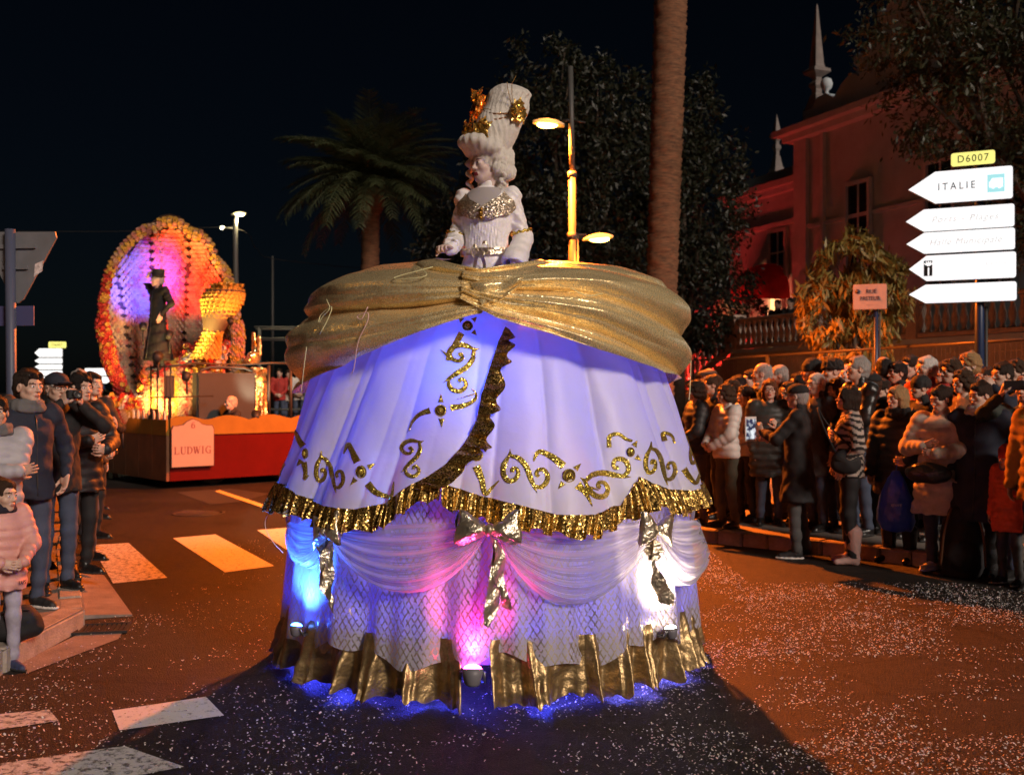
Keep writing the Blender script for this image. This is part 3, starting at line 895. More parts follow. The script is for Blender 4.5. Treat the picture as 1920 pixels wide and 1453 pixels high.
p = at(441, 724, 25.0)
L2 = empty('street_lamp', (p.x, p.y, 0), 0, label='slim street lamp with one pale glowing head behind the scallop shell float', cat='street lamp')
Y1 = 25.0; zz2 = lambda py: CAMH - (py - CY) / FPX * 25.0
MB().tube([(0.06, 0, 0), (.0, 0, zz2(425)), (.02, 0, zz2(402))], [.10, .055, .04], 10).build('pole', GALV, L2)
MB().tube([(0, 0, zz2(428)), (-.28, 0, zz2(428))], .03, 8).build('arm', GALV, L2)
WARMW = (1.0, .80, .42)
lamp_head(L2, -.08, zz2(404), 1, .42, 60, 260, WARMW, (1.0, .88, .5))
MB().ell((-.30, 0, zz2(427)), (.06, .05, .04), 10).build('small_lens', M('small lens glow', (1, .9, .6), .4, emit=9), L2)
p = at(511, 724, 40)
o = empty('pole', (p.x, p.y, 0), 0, label='thin bare mast standing far off beside the slim street lamp', cat='mast')
MB().tube([(0, 0, 0), (0, 0, CAMH + 246 / 2000 * 40)], [.07, .04], 8).build('shaft', GALV, o)
c = empty('overhead_wire', (0, 0, 0), label='thin overhead wire sagging from the slim street lamp across the dark sky', cat='wire')
MB().tube(spline([at(-30, 432, 25), at(200, 434, 25), at(436, 428, 25), at(480, 465, 27), at(520, 486, 29), at(700, 505, 36)], 40), .008, 4).build('strand', IRON, c)
# unseen sodium lamp added by the left pavement; lens glows, beam is off
L3 = empty('street_lamp', (-7.5, 7.0, KH), 0, label='added street lamp with an orange head over the left pavement, unseen outside the view', cat='street lamp')
MB().tube([(0, 0, 0), (0, 0, 7.2)], [.09, .05], 10).build('pole', GALV, L3); MB().tube([(0, 0, 7.0), (.5, 0, 7.1)], .03, 8).build('arm', IRON, L3)
lamp_head(L3, .4, 7.1, 1, .8, 30, 0, SOD, (1.0, .45, .06))

# ------------------------------------------------------------------ signs
SIGNW = M('reflective sign face with added glow', (.85, .87, .86), .5, emit=.78, ecol=(.93, .97, 1.0))  # retroreflective, not backlit; emission stands in for light thrown back
SIGNY = M('reflective yellow face with added glow', (.8, .75, .12), .5, emit=.72, ecol=(.92, .92, .28))  # same painted glow on the yellow reflective face
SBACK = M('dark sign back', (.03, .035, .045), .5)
INK = M('black sign ink', (.015, .015, .018), .6); INKG = M('pale sign ink with added glow', (.60, .62, .62), .6, emit=.35, ecol=(.8, .82, .85)); CYAN = M('cyan pictogram with added glow', (.30, .75, .82), .6, emit=.55, ecol=(.45, .92, 1.0))  # pale ink and pictogram emit too, painting the sign glare
BLUEP = M('dark blue post', (.012, .030, .09), .4)
def arrow(w, h, tip, right=False, rd=.03):
    p = [(0, h / 2), (tip - .01, 0)]
    for a in np.linspace(-math.pi / 2, 0, 4): p.append((w - rd + rd * math.cos(a), rd + rd * math.sin(a)))
    for a in np.linspace(0, math.pi / 2, 4): p.append((w - rd + rd * math.cos(a), h - rd + rd * math.sin(a)))
    p.append((tip - .01, h))
    if right: p = [(w - x, z) for x, z in p][::-1]
    return p
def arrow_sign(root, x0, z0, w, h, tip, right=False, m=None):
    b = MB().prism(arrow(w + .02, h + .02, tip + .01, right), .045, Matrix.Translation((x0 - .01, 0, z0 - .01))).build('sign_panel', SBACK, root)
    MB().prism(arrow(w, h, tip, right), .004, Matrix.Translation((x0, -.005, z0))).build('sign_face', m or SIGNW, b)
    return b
SY = 13.0
pl, prt = at(1712, 724, 13.25), at(1902, 724, 12.75)
dv = prt - pl; W_ = math.hypot(dv.x, dv.y); SRZ = math.atan2(dv.y, dv.x)
S1 = empty('direction_sign', (pl.x, pl.y, 0), SRZ, label='stack of five reflective white arrow signs under a yellow road number, pointing left', cat='direction sign')
def zs(py): return CAMH - (py - CY) / FPX * 13.0
FR3 = (R(90), 0, 0)
specs = [(1703, 1899, 350, 318, 378, .26), (1698, 1902, 410, 388, 430, .17), (1699, 1903, 453, 432, 472, .17), (1704, 1905, 500, 476, 524, .17), (1704, 1906, 548, 531, 566, .16)]
panels = []
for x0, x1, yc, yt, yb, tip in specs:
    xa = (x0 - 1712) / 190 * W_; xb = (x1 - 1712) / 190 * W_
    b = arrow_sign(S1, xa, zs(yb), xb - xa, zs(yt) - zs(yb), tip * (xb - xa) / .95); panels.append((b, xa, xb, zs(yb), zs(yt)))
def on(i, s, size, fx, m, dz=0, space=1.0, shear=0, sx=1):
    b, xa, xb, z0, z1 = panels[i]
    return text('lettering', s, size, m, b, (xa + (xb - xa) * fx, -.0075, (z0 + z1) / 2 + dz), FR3, space=space, shear=shear, sx=sx)
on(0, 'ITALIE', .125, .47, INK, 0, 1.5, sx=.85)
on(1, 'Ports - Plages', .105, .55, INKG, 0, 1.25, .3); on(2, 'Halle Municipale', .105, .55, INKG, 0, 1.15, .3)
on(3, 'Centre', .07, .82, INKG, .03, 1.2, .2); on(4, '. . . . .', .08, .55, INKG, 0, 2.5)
b, xa, xb, z0, z1 = panels[0]; cx = xa + (xb - xa) * .845; cz = (z0 + z1) / 2
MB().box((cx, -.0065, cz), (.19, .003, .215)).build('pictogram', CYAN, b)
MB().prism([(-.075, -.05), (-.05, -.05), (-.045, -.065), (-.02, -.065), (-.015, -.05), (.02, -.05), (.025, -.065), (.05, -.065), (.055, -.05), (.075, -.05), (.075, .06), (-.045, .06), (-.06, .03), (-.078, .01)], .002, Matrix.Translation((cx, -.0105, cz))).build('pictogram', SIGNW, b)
b, xa, xb, z0, z1 = panels[3]; cx = xa + (xb - xa) * .185; cz = (z0 + z1) / 2
MB().box((cx, -.0065, cz), (.10, .003, .19)).build('pictogram', INK, b)
mb = MB(); mb.box((cx + .005, -.010, cz - .04), (.018, .002, .10))
for a in (-1.0, -.5, 0, .5, 1.0):
    mb.box((cx + .005 + .032 * math.sin(a), -.010 - .001 * abs(a), cz + .030 + .030 * math.cos(a)), (.015, .002, .055), mat=Matrix.Rotation(a, 3, 'Y'))
mb.build('pictogram', SIGNW, b)
xa, xb = (1784 - 1712) / 190 * W_, (1868 - 1712) / 190 * W_
def rrect(w, h, r=.03):
    p = []
    for cx_, cz_, a0 in ((w - r, r, -90), (w - r, h - r, 0), (r, h - r, 90), (r, r, 180)):
        for a in np.linspace(R(a0), R(a0 + 90), 4): p.append((cx_ + r * math.cos(a), cz_ + r * math.sin(a)))
    return p
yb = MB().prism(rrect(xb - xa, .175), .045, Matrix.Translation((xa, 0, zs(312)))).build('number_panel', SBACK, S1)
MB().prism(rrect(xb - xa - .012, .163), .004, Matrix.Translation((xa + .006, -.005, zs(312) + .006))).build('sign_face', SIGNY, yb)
text('lettering', 'D6007', .125, INK, yb, ((xa + xb) / 2, -.0075, zs(312) + .086), FR3, space=1.2, sx=.9)
mb = MB(); mb.tube([(W_ * .66, .09, KH), (W_ * .66, .09, zs(300))], .055, 12); mb.build('post', BLUEP, S1)
MB().tube([(W_ * .66 + .075, .10, KH), (W_ * .66 + .075, .10, zs(575))], .018, 8).build('conduit', GALV, S1)
mb = MB()
for p_ in panels: mb.box((W_ * .66, .055, (p_[3] + p_[4]) / 2), (.16, .03, .04))
mb.build('clamp', IRON, S1)

# street name sign
p = at(1642, 724, 15.2)
S2 = empty('street_sign', (p.x, p.y, 0), -.38, label='small pale street name sign on a blue post in front of the golden shrub', cat='street sign')
z0 = CAMH - (577 - CY) / FPX * 15.2
MB().tube([(0, .06, KH), (0, .06, z0 + .3)], .035, 10).build('post', BLUEP, S2)
MB().tube([(.05, .06, KH), (.05, .06, z0)], .012, 8).build('conduit', GALV, S2)
pb = MB().prism(rrect(.46, .36, .02), .05, Matrix.Translation((-.31, -.01, z0 - .02))).build('sign_panel', M('sign edge', (.5, .36, .30), .5), S2)
MB().prism(rrect(.45, .35, .02), .003, Matrix.Translation((-.305, -.014, z0 - .015))).build('sign_face', M('cream enamel', (.42, .35, .33), .5, var=.1), pb)
BLINK = M('dark blue ink', (.05, .04, .08), .6)
text('lettering', 'RUE', .085, BLINK, pb, (-.06, -.017, z0 + .235), FR3); text('lettering', 'PASTEUR', .085, BLINK, pb, (-.08, -.017, z0 + .135), FR3, sx=.8)
text('lettering', '- - - - - -', .03, BLINK, pb, (-.08, -.017, z0 + .05), FR3)
MB().lathe([(.035, -.001), (.035, .001)], 12).build('emblem', BLINK, pb).matrix_local = Matrix.Translation((-.245, -.0165, z0 + .24)) @ Matrix.Rotation(R(90), 4, 'X')

# back of a give way sign at the left edge
p = at(28, 724, 9.0)
S3 = empty('give_way_sign', (p.x, p.y, 0), -.12, label='grey back of a triangular give way sign on a post at the left edge', cat='road sign')
z1, z0 = CAMH - (435 - CY) / FPX * 9, CAMH - (568 - CY) / FPX * 9
SBK = M('bare aluminium sign back', (.20, .20, .215), .55, metal=.3, var=.12, vscale=6)
MB().tube([(0, -.03, KH), (-.025, -.03, z1 + .02)], .042, 12).build('post', M('blue grey post', (.07, .08, .13), .5), S3)
tri = [(.015, z0), (.06, z0 + .03), (.36, z1 - .05), (.345, z1), (-.30, z1 + .01), (-.33, z1 - .03), (-.03, z0 + .03)]
t_ = MB().prism(tri, .018, Matrix.Translation((0, .02, 0))).build('triangle_panel', SBK, S3)
mb = MB(); mb.box((0, .006, z1 - .12), (.36, .02, .035)); mb.box((0, .006, z0 + .30), (.22, .02, .03)); mb.build('rail', SBK, t_)
MB().prism([(.16, z1 - .38), (.235, z1 - .33), (.245, z1 - .24), (.17, z1 - .27)], .002, Matrix.Translation((0, .016, 0))).build('sticker', M('torn sticker', (.6, .5, .48), .7, var=.5, vscale=40), t_)
z2 = CAMH - (573 - CY) / FPX * 9; z3 = CAMH - (610 - CY) / FPX * 9
MB().prism([(-.22, z3), (.155, z3), (.155, z2), (-.22, z2)], .015, Matrix.Translation((0, .02, 0))).build('lower_panel', M('blue grey panel', (.06, .06, .15), .6), S3)

# far signs
def far_sign(px0, px1, rows, Y, label, right, yel=None):
    c = at((px0 + px1) / 2, 724, Y); w = (px1 - px0) / FPX * Y
    root = empty('direction_sign', (c.x, c.y, 0), 0, label=label, cat='direction sign')
    zf = lambda py: CAMH - (py - CY) / FPX * Y
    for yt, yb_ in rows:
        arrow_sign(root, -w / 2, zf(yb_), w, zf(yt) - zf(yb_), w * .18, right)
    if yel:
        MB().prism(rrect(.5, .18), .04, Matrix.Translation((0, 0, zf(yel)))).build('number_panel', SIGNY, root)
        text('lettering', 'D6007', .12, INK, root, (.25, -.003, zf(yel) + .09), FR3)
    MB().tube([(.1, .1, 0), (.1, .1, zf(rows[0][0]))], .06, 8).build('post', BLUEP, root)
    return root
far_sign(65, 117, [(653, 669), (671, 681), (683, 692), (694, 704), (706, 716)], 31, 'far stack of five small reflective arrow signs pointing left beside the yield post', False, 652)
far_sign(159, 209, [(690, 704), (706, 718)], 31, 'far pair of reflective arrow signs pointing right beside the scallop shell', True)

# ------------------------------------------------------------------ site fence behind the crowd
FTUBE = M('fence tube', (.10, .09, .085), .5, metal=.5)
def fence(P0, P1, n, label, h=2.25):
    P0, P1 = Vector(P0), Vector(P1); d = P1 - P0
    root = empty('site_fence', P0, math.atan2(d.y, d.x), label=label, cat='fence', group='wire site fence behind the crowd')
    L = d.length / n
    for i in range(n):
        x0, x1 = i * L + .03, (i + 1) * L - .03
        MB().tube([(x0, 0, KH), (x0, 0, h)], .028, 8).build('fence_post', GALV if i in (1,) else FTUBE, root)
        MB().tube([(x1, 0, KH), (x1, 0, h)], .028, 8).build('fence_post', GALV if i in (0,) else FTUBE, root)
        MB().tube([(x0, 0, h - .02), (x1, 0, h - .02)], .022, 8).build('top_rail', FTUBE, root)
        MB().tube([(x0, 0, KH + .2), (x1, 0, KH + .2)], .02, 8).build('bottom_rail', FTUBE, root)
        mb = MB(); k = int(L / .10)
        for q in range(1, k): mb.tube([(x0 + (x1 - x0) * q / k, 0, KH + .2), (x0 + (x1 - x0) * q / k, 0, h - .02)], .0022, 3, caps=False)
        for q in range(1, 9): mb.tube([(x0, 0.004, KH + .2 + q * .22), (x1, .004, KH + .2 + q * .22)], .0022, 3, caps=False)
        w = mb.build('wire_mesh', FTUBE, root); w['kind'] = 'stuff'
fence((3.9, 23.0, 0), (6.25, 12.6, 0), 3, 'tall wire site fence running behind the crowd on the right')
# ------------------------------------------------------------------ the giant parade gown
GX, GY = -0.135, 6.70
gown = empty('parade_gown', (GX, GY, 0), label='giant white and gold crinoline gown rolling along the road with coloured lights at its hem', cat='parade gown')

def cloth_white():
    m = bpy.data.materials.new('white satin'); m.use_nodes = True
    N, L = m.node_tree.nodes, m.node_tree.links
    b = N['Principled BSDF']
    b.inputs['Base Color'].default_value = (.74, .72, .76, 1); b.inputs['Roughness'].default_value = .42
    b.inputs['Sheen Weight'].default_value = .15
    tc = N.new('ShaderNodeTexCoord')
    w = N.new('ShaderNodeTexNoise'); w.inputs['Scale'].default_value = 420; L.new(tc.outputs['Object'], w.inputs['Vector'])
    w2 = N.new('ShaderNodeTexNoise'); w2.inputs['Scale'].default_value = 7; w2.inputs['Detail'].default_value = 4; L.new(tc.outputs['Object'], w2.inputs['Vector'])
    bp = N.new('ShaderNodeBump'); bp.inputs['Strength'].default_value = .12; bp.inputs['Distance'].default_value = .003
    bp2 = N.new('ShaderNodeBump'); bp2.inputs['Strength'].default_value = .35; bp2.inputs['Distance'].default_value = .02
    L.new(w.outputs['Fac'], bp.inputs['Height']); L.new(w2.outputs['Fac'], bp2.inputs['Height'])
    L.new(bp2.outputs[0], bp.inputs['Normal']); L.new(bp.outputs[0], b.inputs['Normal'])
    r = N.new('ShaderNodeValToRGB'); r.color_ramp.elements[0].color = (.76, .74, .78, 1); r.color_ramp.elements[1].color = (.86, .84, .87, 1)
    L.new(w2.outputs['Fac'], r.inputs['Fac']); L.new(r.outputs[0], b.inputs['Base Color'])
    t = N.new('ShaderNodeBsdfTranslucent'); t.inputs['Color'].default_value = (.72, .68, .78, 1)
    mx = N.new('ShaderNodeMixShader'); mx.inputs[0].default_value = .30
    L.new(b.outputs[0], mx.inputs[1]); L.new(t.outputs[0], mx.inputs[2]); L.new(mx.outputs[0], N['Material Output'].inputs['Surface'])
    return m

def cloth_lame(key, c1, c2, rough=.34, gl=260, bump=.5, met=.92):
    """metal thread cloth with glitter"""
    m = bpy.data.materials.new(key); m.use_nodes = True
    N, L = m.node_tree.nodes, m.node_tree.links
    b = N['Principled BSDF']; b.inputs['Metallic'].default_value = met
    tc = N.new('ShaderNodeTexCoord')
    v = N.new('ShaderNodeTexVoronoi'); v.inputs['Scale'].default_value = gl; L.new(tc.outputs['Object'], v.inputs['Vector'])
    n = N.new('ShaderNodeTexNoise'); n.inputs['Scale'].default_value = 5; n.inputs['Detail'].default_value = 5; L.new(tc.outputs['Object'], n.inputs['Vector'])
    sep = N.new('ShaderNodeSeparateColor'); L.new(v.outputs['Color'], sep.inputs[0])
    r = N.new('ShaderNodeValToRGB'); r.color_ramp.elements[0].color = (*c1, 1); r.color_ramp.elements[1].color = (*c2, 1)
    L.new(sep.outputs[0], r.inputs['Fac']); L.new(r.outputs[0], b.inputs['Base Color'])
    rr = N.new('ShaderNodeMapRange'); rr.inputs[3].default_value = rough - .12; rr.inputs[4].default_value = rough + .18
    L.new(sep.outputs[1], rr.inputs[0]); L.new(rr.outputs[0], b.inputs['Roughness'])
    bp2 = N.new('ShaderNodeBump'); bp2.inputs['Strength'].default_value = .4; bp2.inputs['Distance'].default_value = .02
    L.new(n.outputs['Fac'], bp2.inputs['Height'])
    # every glitter grain tilts its own way
    sub = N.new('ShaderNodeVectorMath'); sub.operation = 'SUBTRACT'; sub.inputs[1].default_value = (.5, .5, .5); L.new(v.outputs['Color'], sub.inputs[0])
    sc = N.new('ShaderNodeVectorMath'); sc.operation = 'SCALE'; sc.inputs['Scale'].default_value = bump; L.new(sub.outputs[0], sc.inputs[0])
    ad = N.new('ShaderNodeVectorMath'); ad.operation = 'ADD'; L.new(bp2.outputs[0], ad.inputs[0]); L.new(sc.outputs[0], ad.inputs[1])
    no = N.new('ShaderNodeVectorMath'); no.operation = 'NORMALIZE'; L.new(ad.outputs[0], no.inputs[0]); L.new(no.outputs[0], b.inputs['Normal'])
    return m

def cloth_sequin(key):
    """gathered sequin mesh: rows of small gold plates on a dark net (UV in metres)"""
    m = bpy.data.materials.new(key); m.use_nodes = True
    N, L = m.node_tree.nodes, m.node_tree.links
    b = N['Principled BSDF']
    uv = N.new('ShaderNodeUVMap')
    v = N.new('ShaderNodeTexVoronoi'); v.inputs['Scale'].default_value = 150; v.inputs['Randomness'].default_value = .12; L.new(uv.outputs[0], v.inputs['Vector'])
    sep = N.new('ShaderNodeSeparateColor'); L.new(v.outputs['Color'], sep.inputs[0])
    r = N.new('ShaderNodeValToRGB')
    r.color_ramp.elements[0].color = (.20, .11, .025, 1); r.color_ramp.elements[1].color = (.85, .55, .16, 1)
    L.new(sep.outputs[0], r.inputs['Fac'])
    e = N.new('ShaderNodeValToRGB'); e.color_ramp.elements[0].position = .52; e.color_ramp.elements[0].color = (1, 1, 1, 1)
    e.color_ramp.elements[1].position = .62; e.color_ramp.elements[1].color = (.10, .07, .03, 1)
    d = N.new('ShaderNodeMath'); d.operation = 'MULTIPLY'; d.inputs[1].default_value = 1.0; L.new(v.outputs['Distance'], d.inputs[0]); L.new(d.outputs[0], e.inputs['Fac'])
    mx = N.new('ShaderNodeMix'); mx.data_type = 'RGBA'; mx.blend_type = 'MULTIPLY'; mx.inputs[0].default_value = 1
    L.new(r.outputs[0], mx.inputs[6]); L.new(e.outputs[0], mx.inputs[7]); L.new(mx.outputs[2], b.inputs['Base Color'])
    L.new(e.outputs[0], b.inputs['Metallic'])
    rr = N.new('ShaderNodeMapRange'); rr.inputs[3].default_value = .18; rr.inputs[4].default_value = .5
    L.new(sep.outputs[1], rr.inputs[0]); L.new(rr.outputs[0], b.inputs['Roughness'])
    # every plate tilts its own way
    nm = N.new('ShaderNodeNewGeometry')
    sub = N.new('ShaderNodeVectorMath'); sub.operation = 'SUBTRACT'; sub.inputs[1].default_value = (.5, .5, .5); L.new(v.outputs['Color'], sub.inputs[0])
    sc = N.new('ShaderNodeVectorMath'); sc.operation = 'SCALE'; sc.inputs['Scale'].default_value = .6; L.new(sub.outputs[0], sc.inputs[0])
    ad = N.new('ShaderNodeVectorMath'); ad.operation = 'ADD'; L.new(nm.outputs['Normal'], ad.inputs[0]); L.new(sc.outputs[0], ad.inputs[1])
    no = N.new('ShaderNodeVectorMath'); no.operation = 'NORMALIZE'; L.new(ad.outputs[0], no.inputs[0]); L.new(no.outputs[0], b.inputs['Normal'])
    return m

def cloth_net(key):
    """lavender white tulle printed with gold lozenges (UV in metres)"""
    m = bpy.data.materials.new(key); m.use_nodes = True
    N, L = m.node_tree.nodes, m.node_tree.links
    b = N['Principled BSDF']; b.inputs['Roughness'].default_value = .6
    uv = N.new('ShaderNodeUVMap')
    sp = N.new('ShaderNodeSeparateXYZ'); L.new(uv.outputs[0], sp.inputs[0])
    def mth(op, a, bb=None):
        n = N.new('ShaderNodeMath'); n.operation = op
        for i, q in enumerate((a, bb)):
            if q is None: continue
            if isinstance(q, (int, float)): n.inputs[i].default_value = q
            else: L.new(q, n.inputs[i])
        return n.outputs[0]
    S = 1 / .042
    u = mth('MULTIPLY', sp.outputs[0], S * 1.0); v = mth('MULTIPLY', sp.outputs[1], S * .72)
    lines = []
    for sg in ('ADD', 'SUBTRACT'):
        w = mth(sg, u, v)
        f = mth('ABSOLUTE', mth('SUBTRACT', mth('FRACT', w), .5))
        lines.append(mth('GREATER_THAN', f, .395))
    ln = mth('MAXIMUM', lines[0], lines[1])
    nn = N.new('ShaderNodeTexNoise'); nn.inputs['Scale'].default_value = 55; nn.inputs['Detail'].default_value = 2; L.new(uv.outputs[0], nn.inputs['Vector'])
    brk = mth('GREATER_THAN', nn.outputs['Fac'], .44)
    ln = mth('MULTIPLY', ln, brk)
    n3 = N.new('ShaderNodeTexNoise'); n3.inputs['Scale'].default_value = 400; L.new(uv.outputs[0], n3.inputs['Vector'])
    rr = N.new('ShaderNodeValToRGB'); rr.color_ramp.elements[0].color = (.40, .30, .16, 1); rr.color_ramp.elements[1].color = (1.0, .90, .66, 1)
    L.new(n3.outputs['Fac'], rr.inputs['Fac'])
    mx = N.new('ShaderNodeMix'); mx.data_type = 'RGBA'; L.new(ln, mx.inputs[0]); mx.inputs[6].default_value = (.64, .60, .74, 1); L.new(rr.outputs[0], mx.inputs[7])
    L.new(mx.outputs[2], b.inputs['Base Color']); L.new(mth('MULTIPLY', ln, .85), b.inputs['Metallic'])
    L.new(mth('SUBTRACT', .62, mth('MULTIPLY', ln, .34)), b.inputs['Roughness'])
    t = N.new('ShaderNodeBsdfTranslucent'); t.inputs['Color'].default_value = (.62, .56, .80, 1)
    ms = N.new('ShaderNodeMixShader'); L.new(mth('SUBTRACT', .42, mth('MULTIPLY', ln, .38)), ms.inputs[0])
    L.new(b.outputs[0], ms.inputs[1]); L.new(t.outputs[0], ms.inputs[2]); L.new(ms.outputs[0], N['Material Output'].inputs['Surface'])
    return m

def cloth_sheer(key, col, alpha=.5):
    m = bpy.data.materials.new(key); m.use_nodes = True
    N, L = m.node_tree.nodes, m.node_tree.links
    b = N['Principled BSDF']; b.inputs['Base Color'].default_value = (*col, 1); b.inputs['Roughness'].default_value = .38
    b.inputs['Sheen Weight'].default_value = .5
    t = N.new('ShaderNodeBsdfTranslucent'); t.inputs['Color'].default_value = (*col, 1)
    ms = N.new('ShaderNodeMixShader'); ms.inputs[0].default_value = .35
    L.new(b.outputs[0], ms.inputs[1]); L.new(t.outputs[0], ms.inputs[2])
    tr = N.new('ShaderNodeBsdfTransparent')
    lw = N.new('ShaderNodeLayerWeight'); lw.inputs[0].default_value = .35
    mr = N.new('ShaderNodeMapRange'); mr.inputs[3].default_value = alpha; mr.inputs[4].default_value = .92
    L.new(lw.outputs['Facing'], mr.inputs[0])
    m2 = N.new('ShaderNodeMixShader'); L.new(mr.outputs[0], m2.inputs[0]); L.new(tr.outputs[0], m2.inputs[1]); L.new(ms.outputs[0], m2.inputs[2])
    L.new(m2.outputs[0], N['Material Output'].inputs['Surface'])
    return m

WHITE = cloth_white()
LAME = cloth_lame('gold lame', (.95, .66, .28), (1.0, .88, .55), .27, 260, .36, .62)
LAME_LOW = M('bronze foil hem', (.42, .29, .14), .42, metal=.85, bump=.7, bscale=30, var=.30, vscale=18)
FOIL = M('pale gold foil ribbon', (.74, .64, .48), .28, metal=.9, bump=1.0, bscale=42, var=.12, vscale=12)
GLITTER = cloth_lame('gold glitter', (.40, .24, .02), (1.0, .78, .18), .30, 330, 1.0)
SEQ = cloth_sequin('gold sequin mesh')
NET = cloth_net('lozenge tulle')
SHEER = cloth_sheer('sheer organza', (.66, .61, .66), .28)

PZ = np.array([.02, .3, .6, .9, 1.0, 1.11, 1.31, 1.60, 1.80, 2.0, 2.2, 2.32, 2.40])
PR = np.array([1.34, 1.33, 1.325, 1.315, 1.30, 1.27, 1.205, 1.125, 1.065, .975, .79, .55, .28])
def fold(th, z):
    t = th * (1 + .28 * (z - 1.0)) + .05 * np.sin(2.1 * z + th)
    s = 0
    for n, a, p in ((6, .8, .4), (10, 1, 2.1), (15, .7, 4.0), (27, .10, 1.0)):
        q = np.abs(np.cos(n * t / 2 + p + .5 * np.sin(3 * t + n)))
        s = s + a * (2 * q ** .62 - 1.35)
    return s * np.clip((3.0 - np.abs(th)) / .3, 0, 1)
def skirt_r(th, z):
    A = .006 + .036 * np.clip((2.2 - z) / 1.1, 0, 1)
    return np.interp(z, PZ, PR) + A * fold(th, z) + .010 * nz(cyl(th, z, 1.2), 3.5, 4) + .003 * nz(np.stack([th * 9 + z * 3, z * 5, th * 2], -1), 2.5, 8)
def cyl(th, z, r):
    return np.stack([r * np.sin(th), -r * np.cos(th), z + 0 * th], -1)
def hit(px, py, rf=None, off=0.0):
    """photo pixels -> (theta, z) on the gown's own surface"""
    rf = rf or skirt_r
    px, py = np.atleast_1d(np.asarray(px, float)), np.atleast_1d(np.asarray(py, float))
    Y = np.linspace(5.0, GY + .3, 700)[None, :]
    X = (px[:, None] - CX) / FPX * Y - GX
    Z = CAMH - (py[:, None] - CY) / FPX * Y
    yy = Y - GY
    th = np.arctan2(X, -yy); rr = np.hypot(X, yy)
    g = rr - (rf(th, Z) + off)
    ins = g < 0
    k = np.where(ins.any(1), ins.argmax(1), np.abs(g).argmin(1))
    i = np.arange(len(px))
    return th[i, k], Z[i, k]

# --- hem line of the white overskirt
hem_px = [(527, 906), (545, 918), (564, 931), (597, 946), (667, 957), (724, 946), (761, 917), (808, 893), (830, 902), (841, 913), (902, 932), (977, 950), (1042, 967), (1113, 967),
          (1160, 950), (1185, 912), (1197, 896), (1221, 908), (1253, 920), (1296, 922), (1318, 908)]
ht, hz = hit([p[0] for p in hem_px], [p[1] for p in hem_px])
# the back repeats scallops of the same size
bt = np.linspace(ht[-1], ht[0] + 2 * math.pi, 34)[1:-1]
bz = 1.06 - .06 * np.abs(np.sin((bt - ht[-1]) / (ht[0] + 2 * math.pi - ht[-1]) * math.pi * 3)) + .02
HT = np.concatenate([ht, bt]); HZ = np.concatenate([hz, bz])
o_ = np.argsort(np.mod(HT + math.pi, 2 * math.pi)); HTs = np.mod(HT + math.pi, 2 * math.pi)[o_] - math.pi; HZs = HZ[o_]
def hem_z(th):
    th = np.mod(th + math.pi, 2 * math.pi) - math.pi
    return np.interp(th, np.concatenate([HTs - 2 * math.pi, HTs, HTs + 2 * math.pi]), np.tile(HZs, 3))

nu, nv = 760, 90
th = np.linspace(-math.pi, math.pi, nu, endpoint=False)[:, None] + 0 * np.zeros((1, nv))
v = np.linspace(0, 1, nv)[None, :]
z = hem_z(th) * (1 - v) + 2.20 * v
P = cyl(th, z, skirt_r(th, z))
mk('overskirt', P.reshape(-1, 3), grid_faces(nu, nv, True), WHITE, parent=gown)

# --- sequin ruffles: a strip between two lines, gathered
def resample(pts, n, closed=False):
    p = np.array(pts, float)
    d = np.concatenate([[0], np.cumsum(np.linalg.norm(np.diff(p, axis=0), axis=1))])
    t = np.linspace(0, d[-1], n)
    return np.stack([np.interp(t, d, p[:, i]) for i in range(p.shape[1])], 1), d[-1]
def ruffle(name, top, bot, n, out0, out1, amp, freq, mat, rows=9, seed=0, rf=None, irr=.35):
    """top, bot: (theta,z) lines of equal length"""
    rf = rf or (lambda a, b: np.interp(b, PZ, PR))
    T, _ = resample(top, n); B, _ = resample(bot, n)
    s = np.linspace(0, 1, n); ln = np.sum(np.linalg.norm(np.diff(cyl(T[:, 0], T[:, 1], 1.3), axis=0), axis=1))
    ph = s * ln * freq * 2 * math.pi
    g = ph + 1.5 * np.sin(ph * .21 + seed) + 1.0 * np.sin(ph * .37 + 2 * seed)
    w = np.sin(g) + .35 * np.sin(2.3 * g + seed)
    V, U = [], []
    for j in range(rows):
        q = j / (rows - 1)
        thj = T[:, 0] * (1 - q) + B[:, 0] * q + .006 * q * np.cos(g) + (.010 * q * np.sin(g + 1) if irr >= 1 else 0)
        zj = T[:, 1] * (1 - q) + B[:, 1] * q + q * .014 * np.sin(g * .5 + seed) 
        r = rf(T[:, 0], T[:, 1]) * (1 - q) + np.maximum(rf(B[:, 0], B[:, 1]), rf(T[:, 0], T[:, 1])) * q + out0 * (1 - q) + out1 * q ** .8 + amp * (.35 + .65 * q) * w
        V.append(cyl(thj, zj, r))
        U.append(np.stack([s * ln * 1.5, np.full(n, q * .14)], 1))
    V = np.stack(V, 1); U = np.stack(U, 1)
    return mk(name, V.reshape(-1, 3), grid_faces(n, rows, flip=True), mat, parent=gown, uv=U.reshape(-1, 2))

